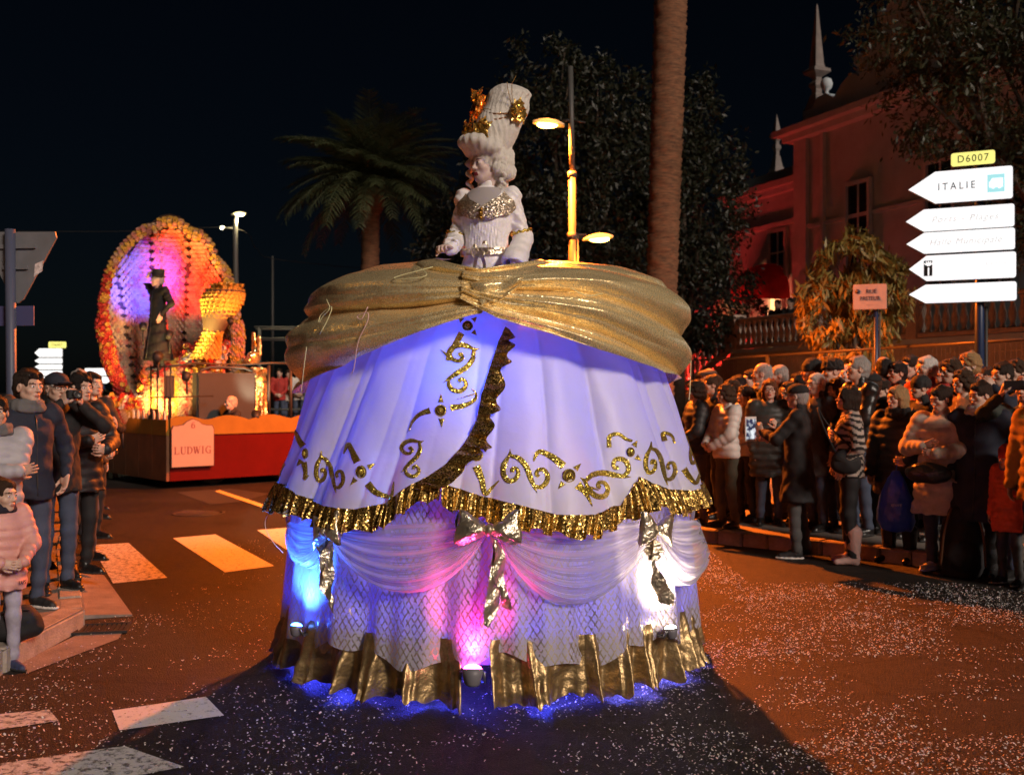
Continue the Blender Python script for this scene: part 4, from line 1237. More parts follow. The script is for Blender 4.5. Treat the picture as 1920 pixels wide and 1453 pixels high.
bot_px = [(500, 952), (530, 960), (574, 976), (611, 992), (691, 997), (728, 983), (780, 938), (815, 936), (827, 941), (845, 955), (878, 969), (972, 988), (1061, 1004), (1113, 1006),
          (1174, 985), (1205, 958), (1221, 950), (1245, 957), (1277, 964), (1310, 952), (1338, 931)]
flare = lambda a, b: np.interp(b, PZ, PR) + .034
bt2, bz2 = hit([p[0] for p in bot_px], [p[1] for p in bot_px], flare)
tl = np.stack([ht, hz + .01], 1); bl = np.stack([bt2, np.minimum(bz2, hz - .07)], 1)
tl[0, 0] = min(tl[0, 0], bt2[0]); 
k1 = 8
ruffle('sequin_ruffle', tl[:k1 + 1], bl[:k1 + 1], 520, .012, .034, .014, 15, SEQ, seed=1, rf=skirt_r)
ruffle('sequin_ruffle', tl[k1:], bl[k1:], 900, .012, .034, .014, 15, SEQ, seed=2, rf=skirt_r)
bb = np.linspace(tl[-1, 0], tl[0, 0] + 2 * math.pi, 80)
ruffle('sequin_ruffle', np.stack([bb, hem_z(bb) + .01], 1), np.stack([bb, hem_z(bb) - .11], 1), 900, .012, .034, .014, 15, SEQ, seed=3, rf=skirt_r)
# the ruffle climbing the front opening
fr_l = [(947, 612), (934, 640), (918, 690), (903, 740), (893, 790), (872, 830), (838, 868), (803, 893), (775, 915)]
fr_r = [(958, 614), (957, 655), (943, 700), (938, 742), (922, 790), (918, 830), (890, 862), (855, 888), (820, 925)]
a0 = np.stack(hit(*zip(*fr_l)), 1); a1 = np.stack(hit(*zip(*fr_r)), 1)
ruffle('front_ruffle', a0, a1, 620, .02, .05, .019, 9, SEQ, rows=12, seed=5, rf=skirt_r, irr=1)

# --- gold appliques, thick glitter shapes sewn on the satin
DARKEDGE = M('brown felt edge', (.08, .045, .015), .7)
def ribbon(mb, pts, w):
    """a stroke along photo points, w half widths in photo pixels, laid on the gown's surface"""
    n = len(pts)
    P = np.array(pts, float); T = np.gradient(P, axis=0); T /= np.linalg.norm(T, axis=1)[:, None] + 1e-9
    Nn = np.stack([-T[:, 1], T[:, 0]], 1)
    rows = []
    for q, off in ((-.85, .001), (-.85, .004), (-.45, .0065), (.45, .0065), (.85, .004), (.85, .001)):
        a = P + Nn * (np.asarray(w)[:, None] * q)
        t, zz = hit(a[:, 0], a[:, 1])
        rows.append(cyl(t, zz, skirt_r(t, zz) + off))
    V = np.stack(rows, 1)
    f = grid_faces(n, 6)
    mi = (np.arange(len(f)) % 5)
    for q, i in zip(f, mi):
        mb.f.append([int(x) + mb.n for x in q]); mb.m.append(1 if i in (0, 4) else 0); mb.sm.append(False)
    mb.v.append(V.reshape(-1, 3)); mb.n += n * 6
def horn(pts, w0, w1, barb=None):
    mb = MB()
    p = spline(pts, 22); s = np.linspace(0, 1, 22)
    ribbon(mb, p, w0 * (1 - s) + w1 * s)
    if barb:
        q = spline([pts[-2], pts[-1]], 4)[-1]
        ribbon(mb, spline([p[16], barb], 8), np.linspace(w1 * 1.6, .6, 8))
    o = mb.build('gold_horn', [GLITTER, DARKEDGE], gown)
def rosette(cx, cy, r, dirs, tl=16):
    mb = MB()
    t0, z0 = hit([cx], [cy]); rr = skirt_r(t0, z0)
    c = cyl(t0, z0, rr)[0]
    n = Vector((math.sin(t0[0]), -math.cos(t0[0]), 0)); ux = Vector((math.cos(t0[0]), math.sin(t0[0]), 0)); uz = Vector((0, 0, 1))
    k = (GY - math.cos(t0[0]) * rr[0]) / FPX * r
    a = np.arange(24) * 2 * math.pi / 24
    V, F, mi = [], [], []
    pr = [(1, .000), (1, .010), (.84, .014), (.78, .008), (.62, .008), (.5, .018), (.2, .024), (.0, .024)]
    for q, h in pr:
        for t in a: V.append(tuple(Vector(c) + ux * (q * k * math.cos(t) / max(.35, abs(math.cos(t0[0])))**.0) + uz * (q * k * math.sin(t)) + n * h))
    for i in range(len(pr) - 1):
        for j in range(24): F.append((i * 24 + j, i * 24 + (j + 1) % 24, (i + 1) * 24 + (j + 1) % 24, (i + 1) * 24 + j)); mi.append(1 if i in (0, 3) else 0)
    for f, m in zip(F, mi): mb.f.append([x + mb.n for x in f]); mb.m.append(m); mb.sm.append(False)
    mb.v.append(np.array(V)); mb.n += len(V)
    mb.build('gold_rosette', [GLITTER, DARKEDGE], gown)
    for dx, dy in dirs:
        d = math.hypot(dx, dy); dx, dy = dx / d, dy / d
        m2 = MB()
        ribbon(m2, [(cx + dx * (r + 4 + q * tl), cy + dy * (r + 4 + q * tl)) for q in np.linspace(0, 1, 6)], np.linspace(6.5, .5, 6))
        m2.build('gold_point', [GLITTER, DARKEDGE], gown)
def scroll(cx, cy, s, rot, squash=1.0):
    """a pointed S with a curl at either end"""
    c, sn = math.cos(rot), math.sin(rot)
    mb = MB()
    for pts, w in (([(-.94, -1.25), (-1.02, -.9), (-1.33, -.38), (-1.36, .22), (-1.06, .60), (-.64, .52), (-.42, .16), (-.55, -.14), (-.80, -.10), (-.78, .08)], [.03, .12, .22, .22, .20, .18, .16, .15, .16, .15]),
                   ([(-.95, -1.33), (-.88, -.92), (-.42, -.78), (.05, -.30), (.32, .35), (.54, .85), (.78, 1.33)], [.02, .14, .20, .23, .21, .16, .01]),
                   ([(.50, .86), (.98, .98), (1.34, .72), (1.44, .30), (1.20, -.06), (.86, -.04), (.72, .18), (.88, .34)], [.10, .18, .20, .19, .17, .15, .16, .14])):
        n = 34; p = spline(pts, n); ww = np.interp(np.linspace(0, 1, n), np.linspace(0, 1, len(w)), w)
        X, Yv = p[:, 0] * squash, p[:, 1]
        ribbon(mb, np.stack([cx + s * (X * c - Yv * sn), cy + s * (X * sn + Yv * c)], 1), ww * s * (.35 + .6 * squash))
    mb.build('gold_scroll', [GLITTER, DARKEDGE], gown)

rosette(877, 611, 10, [(-1, -1), (1, -1), (1, 1)], 10)
rosette(827, 769, 11, [(0, -1), (.05, 1)], 16)
rosette(678, 884, 12, [(1, -.6), (-.8, 1)], 15)
rosette(574, 850, 10, [(-.7, 1)], 14)
rosette(894, 852, 12, [(1, -.7)], 15)
rosette(1066, 891, 13, [(-.8, 1), (.9, -.9)], 15)
rosette(1181, 847, 9, [(.6, -1), (1, .8)], 12)
horn([(866, 624), (852, 648), (843, 664), (838, 674)], 7, 3, (826, 655)); horn([(838, 672), (845, 676)], 5, 1)
horn([(807, 769), (788, 776), (774, 790), (767, 808)], 7, 1.2)
horn([(845, 764), (870, 760), (889, 750), (893, 738), (884, 728)], 7, 1.2, (856, 748))
horn([(671, 866), (662, 848), (654, 832), (648, 842), (645, 850)], 8, 1.2)
horn([(690, 906), (704, 921), (720, 928), (734, 930), (737, 914), (739, 902)], 8, 1.2)
horn([(570, 836), (561, 824), (556, 812), (550, 806)], 7, 2)
horn([(571, 866), (574, 886), (572, 898), (580, 890)], 6, 1.2)
horn([(893, 873), (903, 898), (910, 925), (924, 912), (936, 900)], 9, 1.2)
horn([(1056, 873), (1035, 856), (1012, 846), (1003, 856), (1000, 864)], 9, 1.5)
horn([(1082, 908), (1098, 924), (1110, 948)], 9, 1.2); horn([(1096, 922), (1106, 914), (1122, 918)], 6, 1)
horn([(1141, 838), (1142, 818), (1158, 813), (1172, 822), (1184, 826)], 5, 3)
horn([(1245, 826), (1243, 812), (1258, 816), (1264, 830)], 6, 2)
horn([(1281, 878), (1292, 894), (1304, 905), (1311, 890), (1316, 878)], 7, 1.2)
scroll(866, 688, 30, 1.40)
scroll(775, 857, 23, 1.2)
scroll(619, 884, 29, .05, .62)
scroll(984, 882, 31, 0, .95)
scroll(1136, 892, 30, -1.0, 1.0)
scroll(1237, 868, 30, .05, .66)
scroll(1308, 852, 27, .0, .38)
horn([(532, 868), (527, 880), (525, 892)], 5, 1)

# --- gold sash gathered in the middle
SZ = np.array([1.50, 1.62, 1.76, 1.95, 2.12, 2.22, 2.29, 2.35, 2.39, 2.42])
SR = np.array([1.12, 1.135, 1.14, 1.145, 1.14, 1.105, 1.0, .80, .52, .25])
SRL = np.array([1.16, 1.18, 1.19, 1.175, 1.11, 1.02, .90, .74, .50, .25])
def sash_r(a, b):
    w = np.clip((-np.asarray(a) - .35) / .8, 0, 1) * np.clip((2.6 + np.asarray(a)) / .6, 0, 1)
    return np.interp(b, SZ, SR) * (1 - w) + np.interp(b, SZ, SRL) * w
lb_px = [(905, 588), (885, 592), (840, 607), (800, 622), (700, 661), (650, 681), (600, 704), (575, 722), (562, 738)]
rb_px = [(868, 562), (895, 577), (930, 597), (980, 614), (1040, 634), (1100, 655), (1160, 676), (1220, 698), (1272, 709)]
lt, lz = hit(*zip(*lb_px), rf=sash_r); rt, rz_ = hit(*zip(*rb_px), rf=sash_r)
def sash(name, bt, bz, sgn, off, seed, kn_t, kn_z):
    o = np.argsort(bt); bt, bz = bt[o], bz[o]
    end = sgn * 3.2
    if sgn < 0: bt = np.concatenate([[end, -2.3], bt]); bz = np.concatenate([[1.75, 1.62], bz])
    else: bt = np.concatenate([bt, [2.3, end]]); bz = np.concatenate([bz, [1.62, 1.75]])
    nu, nv = 420, 150
    s = np.linspace(0, 1, nu)[:, None]
    start = bt.max() if sgn < 0 else bt.min()
    th = start + (end - start) * s + 0 * np.zeros((1, nv))
    v = np.linspace(0, 1, nv)[None, :] + 0 * s
    zb = np.interp(th, bt, bz)
    d = np.abs(th - kn_t)
    op = np.clip(d / .55, 0, 1) ** .8                       # how far the cloth has opened out from the knot
    ztop = 2.27 + .135 * op ** 1.5
    z = zb + (ztop - zb) * v
    # drapes fan out of the knot: soft above, tucked under below
    n1 = 2.1 if sgn < 0 else 2.7
    vv = v + .055 * np.sin(1.9 * th + seed) + .045 * nz(np.stack([th * 1.3, v * 1.5, th * 0], -1), 1.6, seed) + sgn * .10 * np.clip(d - .3, 0, 1.5)
    big = np.abs(np.sin(math.pi * (n1 * vv + .15 * seed))) ** .65
    v2 = vv + .05 * nz(np.stack([th * 2.4, v * 3, th * 0], -1), 1.7, seed + 4)
    mid = np.abs(np.sin(math.pi * (n1 * 2.35 * v2 + .3))) ** .9
    w2 = np.clip(.5 + .9 * nz(np.stack([th * 1.7, v * 2.2, th * 0], -1), 1.5, seed + 8), 0, 1)
    fine = np.sin(2 * math.pi * 10 * (v + .03 * np.sin(3 * th + seed)) + seed) * np.exp(-(d / .45) ** 2)
    A = .095 * np.clip(.35 + d / .45, 0, 1) * (.45 + .55 * np.exp(-(np.maximum(d - 1.25, 0) / .5) ** 2))
    # soft crossing creases where the cloth buckles
    bk = nz(np.stack([th * 3.2 + v * 2.0, v * 4.5, th * 0], -1), 2.3, seed + 6)
    r = sash_r(th, z) + off - .045 + A * (1.1 * big + .30 * w2 * mid) + .008 * fine + .030 * np.exp(-(d / .22) ** 2) + .010 * np.abs(bk) + .0035 * nz(cyl(th, z, 1.2), 16, seed + 2)
    r = np.maximum(r, skirt_r(th, np.minimum(z, 2.2)) * np.where(z < 2.2, 1, 0) + .012)
    z = z + .02 * np.clip(v - .6, 0, 1) * nz(np.stack([th * 2.2, th * 0, th * 0 + seed], -1), 2.4, seed + 5) * 2
    P = cyl(th, z, np.maximum(r, .18))
    return mk(name, P.reshape(-1, 3), grid_faces(nu, nv, flip=sgn > 0 and False or sgn < 0), LAME, parent=gown)
sash('sash', lt, lz, -1, .012, 1, .02, 2.1)
sash('sash', rt, rz_, 1, .040, 4, -.03, 2.12)
# loose end tucked over the knot
def flap(px4, n=26, off=.085, seed=0):
    (ax, ay), (bx, by), (cx, cy), (dx, dy) = px4
    s = np.linspace(0, 1, n)[:, None]; t = np.linspace(0, 1, n)[None, :]
    X = (1 - s) * (1 - t) * ax + s * (1 - t) * bx + s * t * cx + (1 - s) * t * dx
    Yp = (1 - s) * (1 - t) * ay + s * (1 - t) * by + s * t * cy + (1 - s) * t * dy
    a, zz = hit(X.ravel(), Yp.ravel(), rf=lambda a, b: sash_r(a, b) + off - .03)
    b = np.sin((s * 2.2 + t * .8) * 3.1 + seed) * .016 + np.sin((t * 2 - s) * 4 + seed) * .010
    e = np.minimum(np.minimum(s, 1 - s), np.minimum(t, 1 - t)); b = b + .03 * np.clip(e / .2, 0, 1)
    r = sash_r(a, zz) + off - .035 + b.ravel()
    mk('sash_fold', cyl(a, zz, r), grid_faces(n, n), LAME, parent=gown)
flap([(882, 530), (985, 508), (992, 522), (905, 574)], seed=.4)
flap([(905, 572), (992, 520), (965, 548), (925, 572)], off=.095, seed=2)

# --- under skirt: tulle with lozenges, pleated
def low_r(th, z):
    w = np.cos(19 * th + .8 + .6 * np.sin(3 * th)) + .6 * np.cos(31 * th + 2) + .3 * np.cos(53 * th)
    b = np.interp(z, [.0, .25, .5, .8, 1.2], [1.275, 1.27, 1.25, 1.225, 1.20])
    return b + .021 * np.interp(z, [.1, 1.1], [1.3, .35]) * w
nu, nv = 900, 40
th = np.linspace(-math.pi, math.pi, nu)[:, None] + np.zeros((1, nv))
v = np.linspace(0, 1, nv)[None, :] + 0 * th
zlow = .24 + .035 * np.sin(9 * th + 1) + .02 * np.sin(23 * th)
z = zlow * (1 - v) + (hem_z(th) + .05) * v
P = cyl(th, z, low_r(th, z))
mk('tulle_skirt', P.reshape(-1, 3), grid_faces(nu, nv), NET, parent=gown, uv=np.stack([th * 1.5, z], -1).reshape(-1, 2))
# plain lining behind the tulle, down to the hem band
nu2 = 240
th = np.linspace(-math.pi, math.pi, nu2)[:, None] + np.zeros((1, 8)); z = np.linspace(0, 1, 8)[None, :] * (hem_z(th) - .20) + .22
mk('lining', cyl(th, z, low_r(th, z) * 0 + np.interp(z, [.2, 1.2], [1.20, 1.14])).reshape(-1, 3), grid_faces(nu2, 8), M('violet lining', (.45, .42, .62), .8, trans=.5), parent=gown)

# --- foil hem in loose box pleats with an opening for the pink lamp
def hem(a0, a1, name, seed):
    n = int(abs(a1 - a0) * 230); nv = 18
    th = np.linspace(a0, a1, n)[:, None] + np.zeros((1, nv)); v = np.linspace(0, 1, nv)[None, :] + 0 * th
    g = 34 * th + 1.2 * np.sin(5 * th + seed) + .9 * np.sin(11 * th) + .5 * np.sin(23 * th + seed)
    q = np.sin(g); w = np.sign(q) * np.abs(q) ** .6 + .25 * np.sin(2.7 * g + seed)
    z = .36 * (1 - v) + (.034 + .016 * np.sin(g * .5 + seed) + .012 * np.sin(3.1 * g)) * v
    r = np.interp(v, [0, .15, 1], [1.235, 1.245, 1.285]) + w * (.012 + .050 * v) + .008 * nz(np.stack([th * 6, v * 3, th], -1), 3, seed) + .010 * v * nz(np.stack([th * 20, v * 7, th], -1), 3, seed + 4)
    th2 = th + .012 * v * np.cos(g) + .03 * v * np.sin(3 * th + seed)
    mk(name, cyl(th2, z, r).reshape(-1, 3), grid_faces(n, nv, flip=True), LAME_LOW, parent=gown)
ga, _ = hit([864, 916], [1260, 1260], rf=lambda a, b: 1.26 + 0 * b)
hem(-3.14, ga[0], 'foil_hem', 1); hem(ga[1], 3.14, 'foil_hem', 2)

# --- organza swags and foil bows
Rsw = lambda a, b: np.interp(b, [.2, .5, .8, 1.2], [1.35, 1.32, 1.29, 1.26])
def swag(p0, p1, sag, seed, n=110, nv=64):
    (x0, y0), (x1, y1) = p0, p1
    s = np.linspace(0, 1, n)[:, None]; v = np.linspace(0, 1, nv)[None, :]
    X = x0 + (x1 - x0) * s + 0 * v
    cat = 1 - (2 * s - 1) ** 2
    ytop = y0 + (y1 - y0) * s - 12 + 0 * cat
    ybot = y0 + (y1 - y0) * s + 8 + sag * cat ** .85
    Yp = ytop + (ybot - ytop) * v
    a, zz = hit(X.ravel(), Yp.ravel(), rf=Rsw)
    a, zz = a.reshape(n, nv), zz.reshape(n, nv)
    vv = v ** 1.3
    f = np.sin(2 * math.pi * 5.5 * vv + seed + .8 * np.sin(3 * s)) + .5 * np.sin(2 * math.pi * 11 * vv + 2 * seed + 2 * s)
    bell = np.sin(math.pi * s) ** .6
    r = np.maximum(Rsw(a, zz), low_r(a, zz) + .02) + .012 * f * (.4 + .6 * bell) + .055 * bell * np.sin(math.pi * v ** 2) ** 1 
    r = np.where(v > .965, r - .04 * bell * (v - .965) / .035, r)
    mk('organza_swag', cyl(a, zz, r).reshape(-1, 3), grid_faces(n, nv, flip=True), SHEER, parent=gown)
swag((618, 998), (912, 990), 112, 1); swag((930, 992), (1222, 990), 138, 2.3)
swag((540, 990), (612, 1002), 62, 4); swag((1232, 990), (1337, 985), 104, 5)
for k in range(4):                                     # the back of the gown goes on the same way
    a0, a1 = 1.6 + k * .78, 1.6 + (k + 1) * .78
    s = np.linspace(0, 1, 60)[:, None]; v = np.linspace(0, 1, 30)[None, :]
    a = a0 + (a1 - a0) * s + 0 * v; cat = 1 - (2 * s - 1) ** 2
    zz = .98 - (.05 + .36 * cat) * v
    f = np.sin(2 * math.pi * 5 * v + k + .8 * np.sin(3 * s))
    mk('organza_swag', cyl(a, zz, Rsw(a, zz) + .01 + .01 * f + .05 * np.sin(math.pi * s) * np.sin(math.pi * v)).reshape(-1, 3), grid_faces(60, 30, flip=True), SHEER, parent=gown)

def bow(px, py, w, tails, tilt=0, seed=0):
    t0, z0 = hit([px], [py], rf=lambda a, b: Rsw(a, b) + .05)
    t0, z0 = float(t0[0]), float(z0[0]); r0 = float(Rsw(t0, z0)) + .05
    k = (GY - math.cos(t0) * r0) / FPX
    root = empty('foil_bow', (r0 * math.sin(t0), -r0 * math.cos(t0), z0), t0 , parent=gown)
    root.rotation_euler = (0, tilt, t0)
    for sg in (-1, 1):
        n, c = 16, 20
        V = []
        for i in range(n):
            u = i / (n - 1)
            h = (.020 + .072 * u ** .8) * (1 if u < .93 else .93)
            tk = .014 + .032 * math.sin(math.pi * min(1, u * .95) ** .8)
            for j in range(c):
                a = 2 * math.pi * j / c
                wv = 1 + .16 * math.sin(3 * a + seed + 2 * u) + .09 * math.sin(6 * a + 5 * u + seed)
                V.append((sg * (.012 + u * w * k * .5 * (1 + .10 * math.cos(a * 2 + seed))), -tk * math.cos(a) * wv - .01, h * math.sin(a) * wv + .012 * u * sg * math.sin(seed)))
        F = [(i * c + j, i * c + (j + 1) % c, (i + 1) * c + (j + 1) % c, (i + 1) * c + j) for i in range(n - 1) for j in range(c)]
        F += [tuple(range((n - 1) * c, n * c))]
        if sg > 0: F = [q[::-1] for q in F]
        mk('loop', V, F, FOIL, parent=root)
    mb = MB().ell((0, -.025, 0), (.026, .034, .032), 12); mb.build('knot', FOIL, root)
    for q, tp in enumerate(tails):
        p = spline(tp, 30); n = 30
        wd = np.interp(np.linspace(0, 1, n), [0, .3, .8, 1], [6, 13, 17, 12]) * (w / 105) * .85
        tw = np.cos(np.linspace(0, 3.6, n) + seed + q)
        Vv = []
        for c2 in np.linspace(-1, 1, 5):
            a, zz = hit(p[:, 0] + c2 * wd * (.45 + .5 * np.abs(tw)), p[:, 1] + c2 * 2, rf=lambda a, b: Rsw(a, b) + .03)
            Vv.append(cyl(a, zz, Rsw(a, zz) + .045 + .028 * c2 * tw + .008 * np.sin(np.linspace(0, 20, n) + c2 * 3)))
        V = np.stack(Vv, 1).reshape(-1, 3)
        o = mk('bow_tail', V, grid_faces(n, 5, flip=True), FOIL, parent=gown)
bow(916, 992, 108, [[(922, 1005), (930, 1040), (928, 1090), (922, 1135), (912, 1172)], [(928, 1008), (938, 1040), (934, 1080), (945, 1110), (950, 1140)]], .06, 1)
bow(616, 996, 62, [[(620, 1005), (618, 1050), (616, 1095), (624, 1130), (634, 1162)], [(612, 1004), (606, 1030), (610, 1052), (612, 1080)]], -.1, 2)
bow(1228, 990, 80, [[(1222, 1004), (1220, 1035), (1226, 1070), (1236, 1100), (1246, 1132)], [(1226, 1004), (1222, 1025), (1218, 1050)]], .12, 3.2)

# --- party streamers caught on the gown
def streamer(pts, m, rf=sash_r, r=.0025, off=.10):
    p = spline(pts, 40)
    a, zz = hit(p[:, 0], p[:, 1], rf=lambda a, b: np.maximum(rf(a, b), 0) + off)
    MB().tube(cyl(a, zz, np.maximum(rf(a, zz), skirt_r(a, zz)) + off), r, 5).build('streamer', m, gown)
YEL, PINK = M('pale yellow paper', (.75, .72, .40), .7), M('pale pink paper', (.8, .5, .5), .7)
streamer([(612, 560), (618, 578), (606, 592), (598, 604), (602, 590), (622, 575), (614, 600), (600, 625)], YEL)
streamer([(690, 575), (678, 598), (670, 592), (688, 586), (690, 600), (672, 640), (664, 690), (658, 700)], PINK)
streamer([(575, 650), (570, 690), (565, 735)], YEL)
streamer([(780, 497), (800, 515), (770, 522), (740, 520), (812, 500)], YEL)
streamer([(1070, 540), (1100, 554), (1130, 550)], YEL)
streamer([(1295, 660), (1299, 690), (1301, 720), (1300, 750)], YEL, r=.003)
streamer([(505, 955), (515, 985), (533, 1035)], M('white thread', (.8, .8, .8), .7), rf=lambda a, b: 1.31 + 0 * b, off=.06, r=.0018)

# --- inside: frame, platform, blue lamps behind the cloth and under the hem
FR = M('grey steel frame', (.25, .25, .26), .4, metal=.8)
MB().lathe([(.5, 1.44), (.5, 1.485), (.02, 1.485)], 32).build('platform', M('plywood platform', (.30, .22, .14), .7, var=.2), gown)
MB().lathe([(.86, 1.98), (.86, 1.995), (.02, 2.02)], 32).build('light_blocker', M('light blocker cloth', (.6, .58, .6), .8), gown)  # unseen opaque disc added to keep blue lamp light off the performer
mb = MB()
for k in range(6):
    a = k * math.pi / 3 + .3
    mb.tube([(.48 * math.sin(a), .48 * math.cos(a), 1.45), (.95 * math.sin(a), .95 * math.cos(a), .14)], .018, 8)
mb.build('frame', FR, gown)
BULB = M('blue led', (.05, .08, 1), .4, emit=12, ecol=(.08, .14, 1))
def bulb(a, r, zz, e, col, nm='led_lamp', rad=.06):
    o = MB().lathe([(.03, 0), (.04, .02), (.03, .05), (.005, .055)], 12).build(nm, BULB, gown)
    o.location = (r * math.sin(a), -r * math.cos(a), zz - .06)
    lamp('POINT', 'blue_glow', (r * math.sin(a), -r * math.cos(a), zz), e, col, rad, gown)
bulb(-.12, .93, 1.66, 17, (.03, .09, 1.0))
bulb(.10, .62, 1.86, .8, (.10, .12, 1.0))
for a in (-1.25, -.75, -.25, .3, .75, 1.25):
    bulb(a, 1.16, .12, 24.0, (.04, .05, 1.0) if a < .6 else (.16, .15, 1.0))
bulb(-.5, 1.0, .6, 5.5, (.22, .16, 1.0)); bulb(.45, 1.0, .6, 5.5, (.22, .16, 1.0)); bulb(1.2, 1.0, .55, 4, (.22, .16, 1.0)); bulb(-1.2, 1.0, .55, 4, (.12, .12, 1.0))
bulb(2.6, .9, .5, 7, (.08, .10, 1.0))

# --- the three stage lamps at the hem
def par(name, px, py, r, lab, col, e, aim, em=60, sc=1.0, yoff=0):
    a, zz = hit([px], [py], rf=lambda a, b: r + 0 * b)
    a, zz = float(a[0]), max(.11, float(zz[0]) if yoff == 0 else yoff)
    loc = Vector((GX + r * math.sin(a), GY - r * math.cos(a), zz))
    root = empty(name, loc, a, label=lab, cat='stage light', group='coloured lamps at the gown hem')
    up = Vector(aim).normalized()
    q = up.to_track_quat('Z', 'Y').to_matrix().to_4x4()
    can = MB().lathe([(.030, -.10), (.05, -.085), (.066, -.03), (.074, .02), (.070, .02), (.062, .0)], 20)
    o = can.build('can', M('grey lamp housing', (.16, .15, .17), .5), root); o.matrix_local = q @ Matrix.Scale(sc, 4)
    ln = MB().ell((0, 0, .016), (.064, .064, .034), 16).build('lens', M('lens ' + name + lab[:26], col, .3, emit=em, ecol=col), root); ln.matrix_local = q @ Matrix.Scale(sc, 4)
    yk = MB().tube([(-.08 * sc, 0, .0), (-.08 * sc, .02, -.08 * sc), (0, .10, -.09 * sc), (.08 * sc, .02, -.08 * sc), (.08 * sc, 0, .0)], .007, 6).build('yoke', FR, root)
    l = lamp('SPOT', 'beam', tuple(up * .06 + Vector((0, -.03, 0))), e, col, .05, root, tuple(up * 2), 120, .9)
    return root
par('stage_light', 886, 1258, 1.32, 'stage light glowing pink at the front opening of the gown hem', (1.0, .05, .28), 42, (0, .22, 1), 30, .75)
par('stage_light', 556, 1225, 1.335, 'stage light glowing blue at the far left of the gown hem', (.03, .13, 1.0), 170, (0, .15, 1), 30, .5, .33)
par('stage_light', 1258, 1212, 1.335, 'stage light glowing warm white on the right of the gown hem', (1.0, .80, .60), 60, (0, .15, 1), 40, .5, .33)
# ------------------------------------------------------------------ people
def head_mesh(kind):
    """adult size head, chin to crown .23, eye line at the origin, facing -y; returns V, F, material index (0 skin 1 lips 2 eye white 3 iris 4 brow)"""
    h = .0055
    g = Vox((-.12, -.16, -.24), (.12, .14, .15), h)
    f = kind == 'female'; c = kind == 'child'
    g.ell((0, .018, .030), (.074, .094, .086), .02)
    g.ell((0, -.018, -.040), (.056 - .003 * f, .066, .074), .03)
    g.ell((0, -.058, -.094), (.024 if not f else .019, .022, .018), .03)
    if not c:
        for sx in (-1, 1): g.cap((sx * .050, .0, -.062), (sx * .022, -.050, -.092), .014, .014, .035)
    g.cap((-.036, -.072, .020), (.036, -.072, .020), .011 + .003 * (not f), .011, .02)
    for sx in (-1, 1):
        g.ell((sx * .040, -.056, -.030), (.022, .020, .018), .025)
        g.ell((sx * .032, -.097, -.001), (.019, .016, .0115), .014, cut=True)
        g.ell((sx * .032, -.0735, -.002), (.0145, .0125, .0125), .003)
        g.cap((sx * .017, -.081, .0075), (sx * .047, -.071, .006), .0042, .0032, .004)
        g.cap((sx * .018, -.080, -.0115), (sx * .046, -.071, -.010), .0032, .003, .004)
        g.ell((sx * .077, .012, -.012), (.010, .021, .031), .008, rx=.15)
        g.ell((sx * .084, .006, -.010), (.006, .012, .018), .006, cut=True)
    nl = .0 if not c else -.006
    q = .004 * f
    g.cap((0, -.080, .004), (0, -.100 - nl + q, -.028), .0075 - q * .4, .0105 - q * .5, .012)
    g.ell((0, -.103 - nl + q, -.032), (.0115 - q * .4, .011, .0095), .01)
    for sx in (-1, 1): g.ell((sx * .0125, -.090, -.035), (.0078, .010, .0072), .006)
    g.cap((-.019, -.080, -.0635), (.019, -.080, -.0635), .006, .006, .010)
    g.ell((0, -.087, -.0605), (.015, .0085, .0055), .006)
    g.ell((0, -.086, -.0705), (.013, .0085, .0065), .006)
    g.cap((-.021, -.094, -.0655), (.021, -.094, -.0655), .0028, .0028, .003, cut=True)
    g.cap((0, .022, -.08), (0, .040, -.23), .048 if not f else .042, .056 if not f else .05, .03)
    V, F = g.mesh()
    C = V[F].mean(1)
    ax, y, z = np.abs(C[:, 0]), C[:, 1], C[:, 2]
    mi = np.zeros(len(F), int)
    mi[(ax < .0205) & (z < -.0565) & (z > -.0775) & (y < -.084 + ax * .25)] = 1
    ey = (np.hypot((ax - .032) / .0125, (z + .002) / .0068) < 1) & (y < -.074)
    mi[ey] = 2
    mi[ey & (np.hypot(ax - .0318, z + .002) < .0058)] = 3
    br = .020 + (.032 - ax) * -.10 - ((ax - .032) / .02) ** 2 * .003
    mi[(ax > .014) & (ax < .052) & (np.abs(z - br) < (.0042 if not f else .003)) & (y < -.06)] = 4
    return V, F, mi
HEADS = {k: head_mesh(k) for k in ('male', 'female', 'child')}

def hand_mesh(curl, thumb_in):
    """wrist at the origin, fingers along +x, thumb towards +y, palm facing +z"""
    g = Vox((-.05, -.07, -.06), (.21, .10, .13), .0042)
    g.cap((-.04, 0, 0), (.0, 0, 0), .024, .025, .02, sq=(1, 1.15, .85))
    g.ell((.045, .0, .0), (.052, .042, .0165), .018)
    g.ell((.03, .028, .010), (.032, .018, .016), .015)
    for i, (y0, L, r) in enumerate(((.030, .078, .0088), (.010, .088, .0092), (-.011, .081, .0088), (-.031, .062, .0078))):
        p = np.array([.078 + (.004 if i in (1, 2) else -.004), y0, 0.0]); a = curl * .35
        yd = (1.5 - i) * .05
        for s, c in ((.46, .9), (.30, 1.15), (.24, .8)):
            q = p + L * s * np.array([math.cos(a), yd * math.cos(a), math.sin(a)])
            g.cap(p, q, r, r * .93, .005); p = q; a += curl * c; r *= .93
    p = np.array([.015, .034, .010])
    for d, r in ((np.array([.030, .024, .010]), .0125), (np.array([.027, .011 - .012 * thumb_in, .012 + .010 * thumb_in]), .0108), (np.array([.024, .003 - .014 * thumb_in, .008 + .012 * thumb_in]), .0095)):
        g.cap(p, p + d, r, r * .92, .007); p = p + d
    return g.mesh()
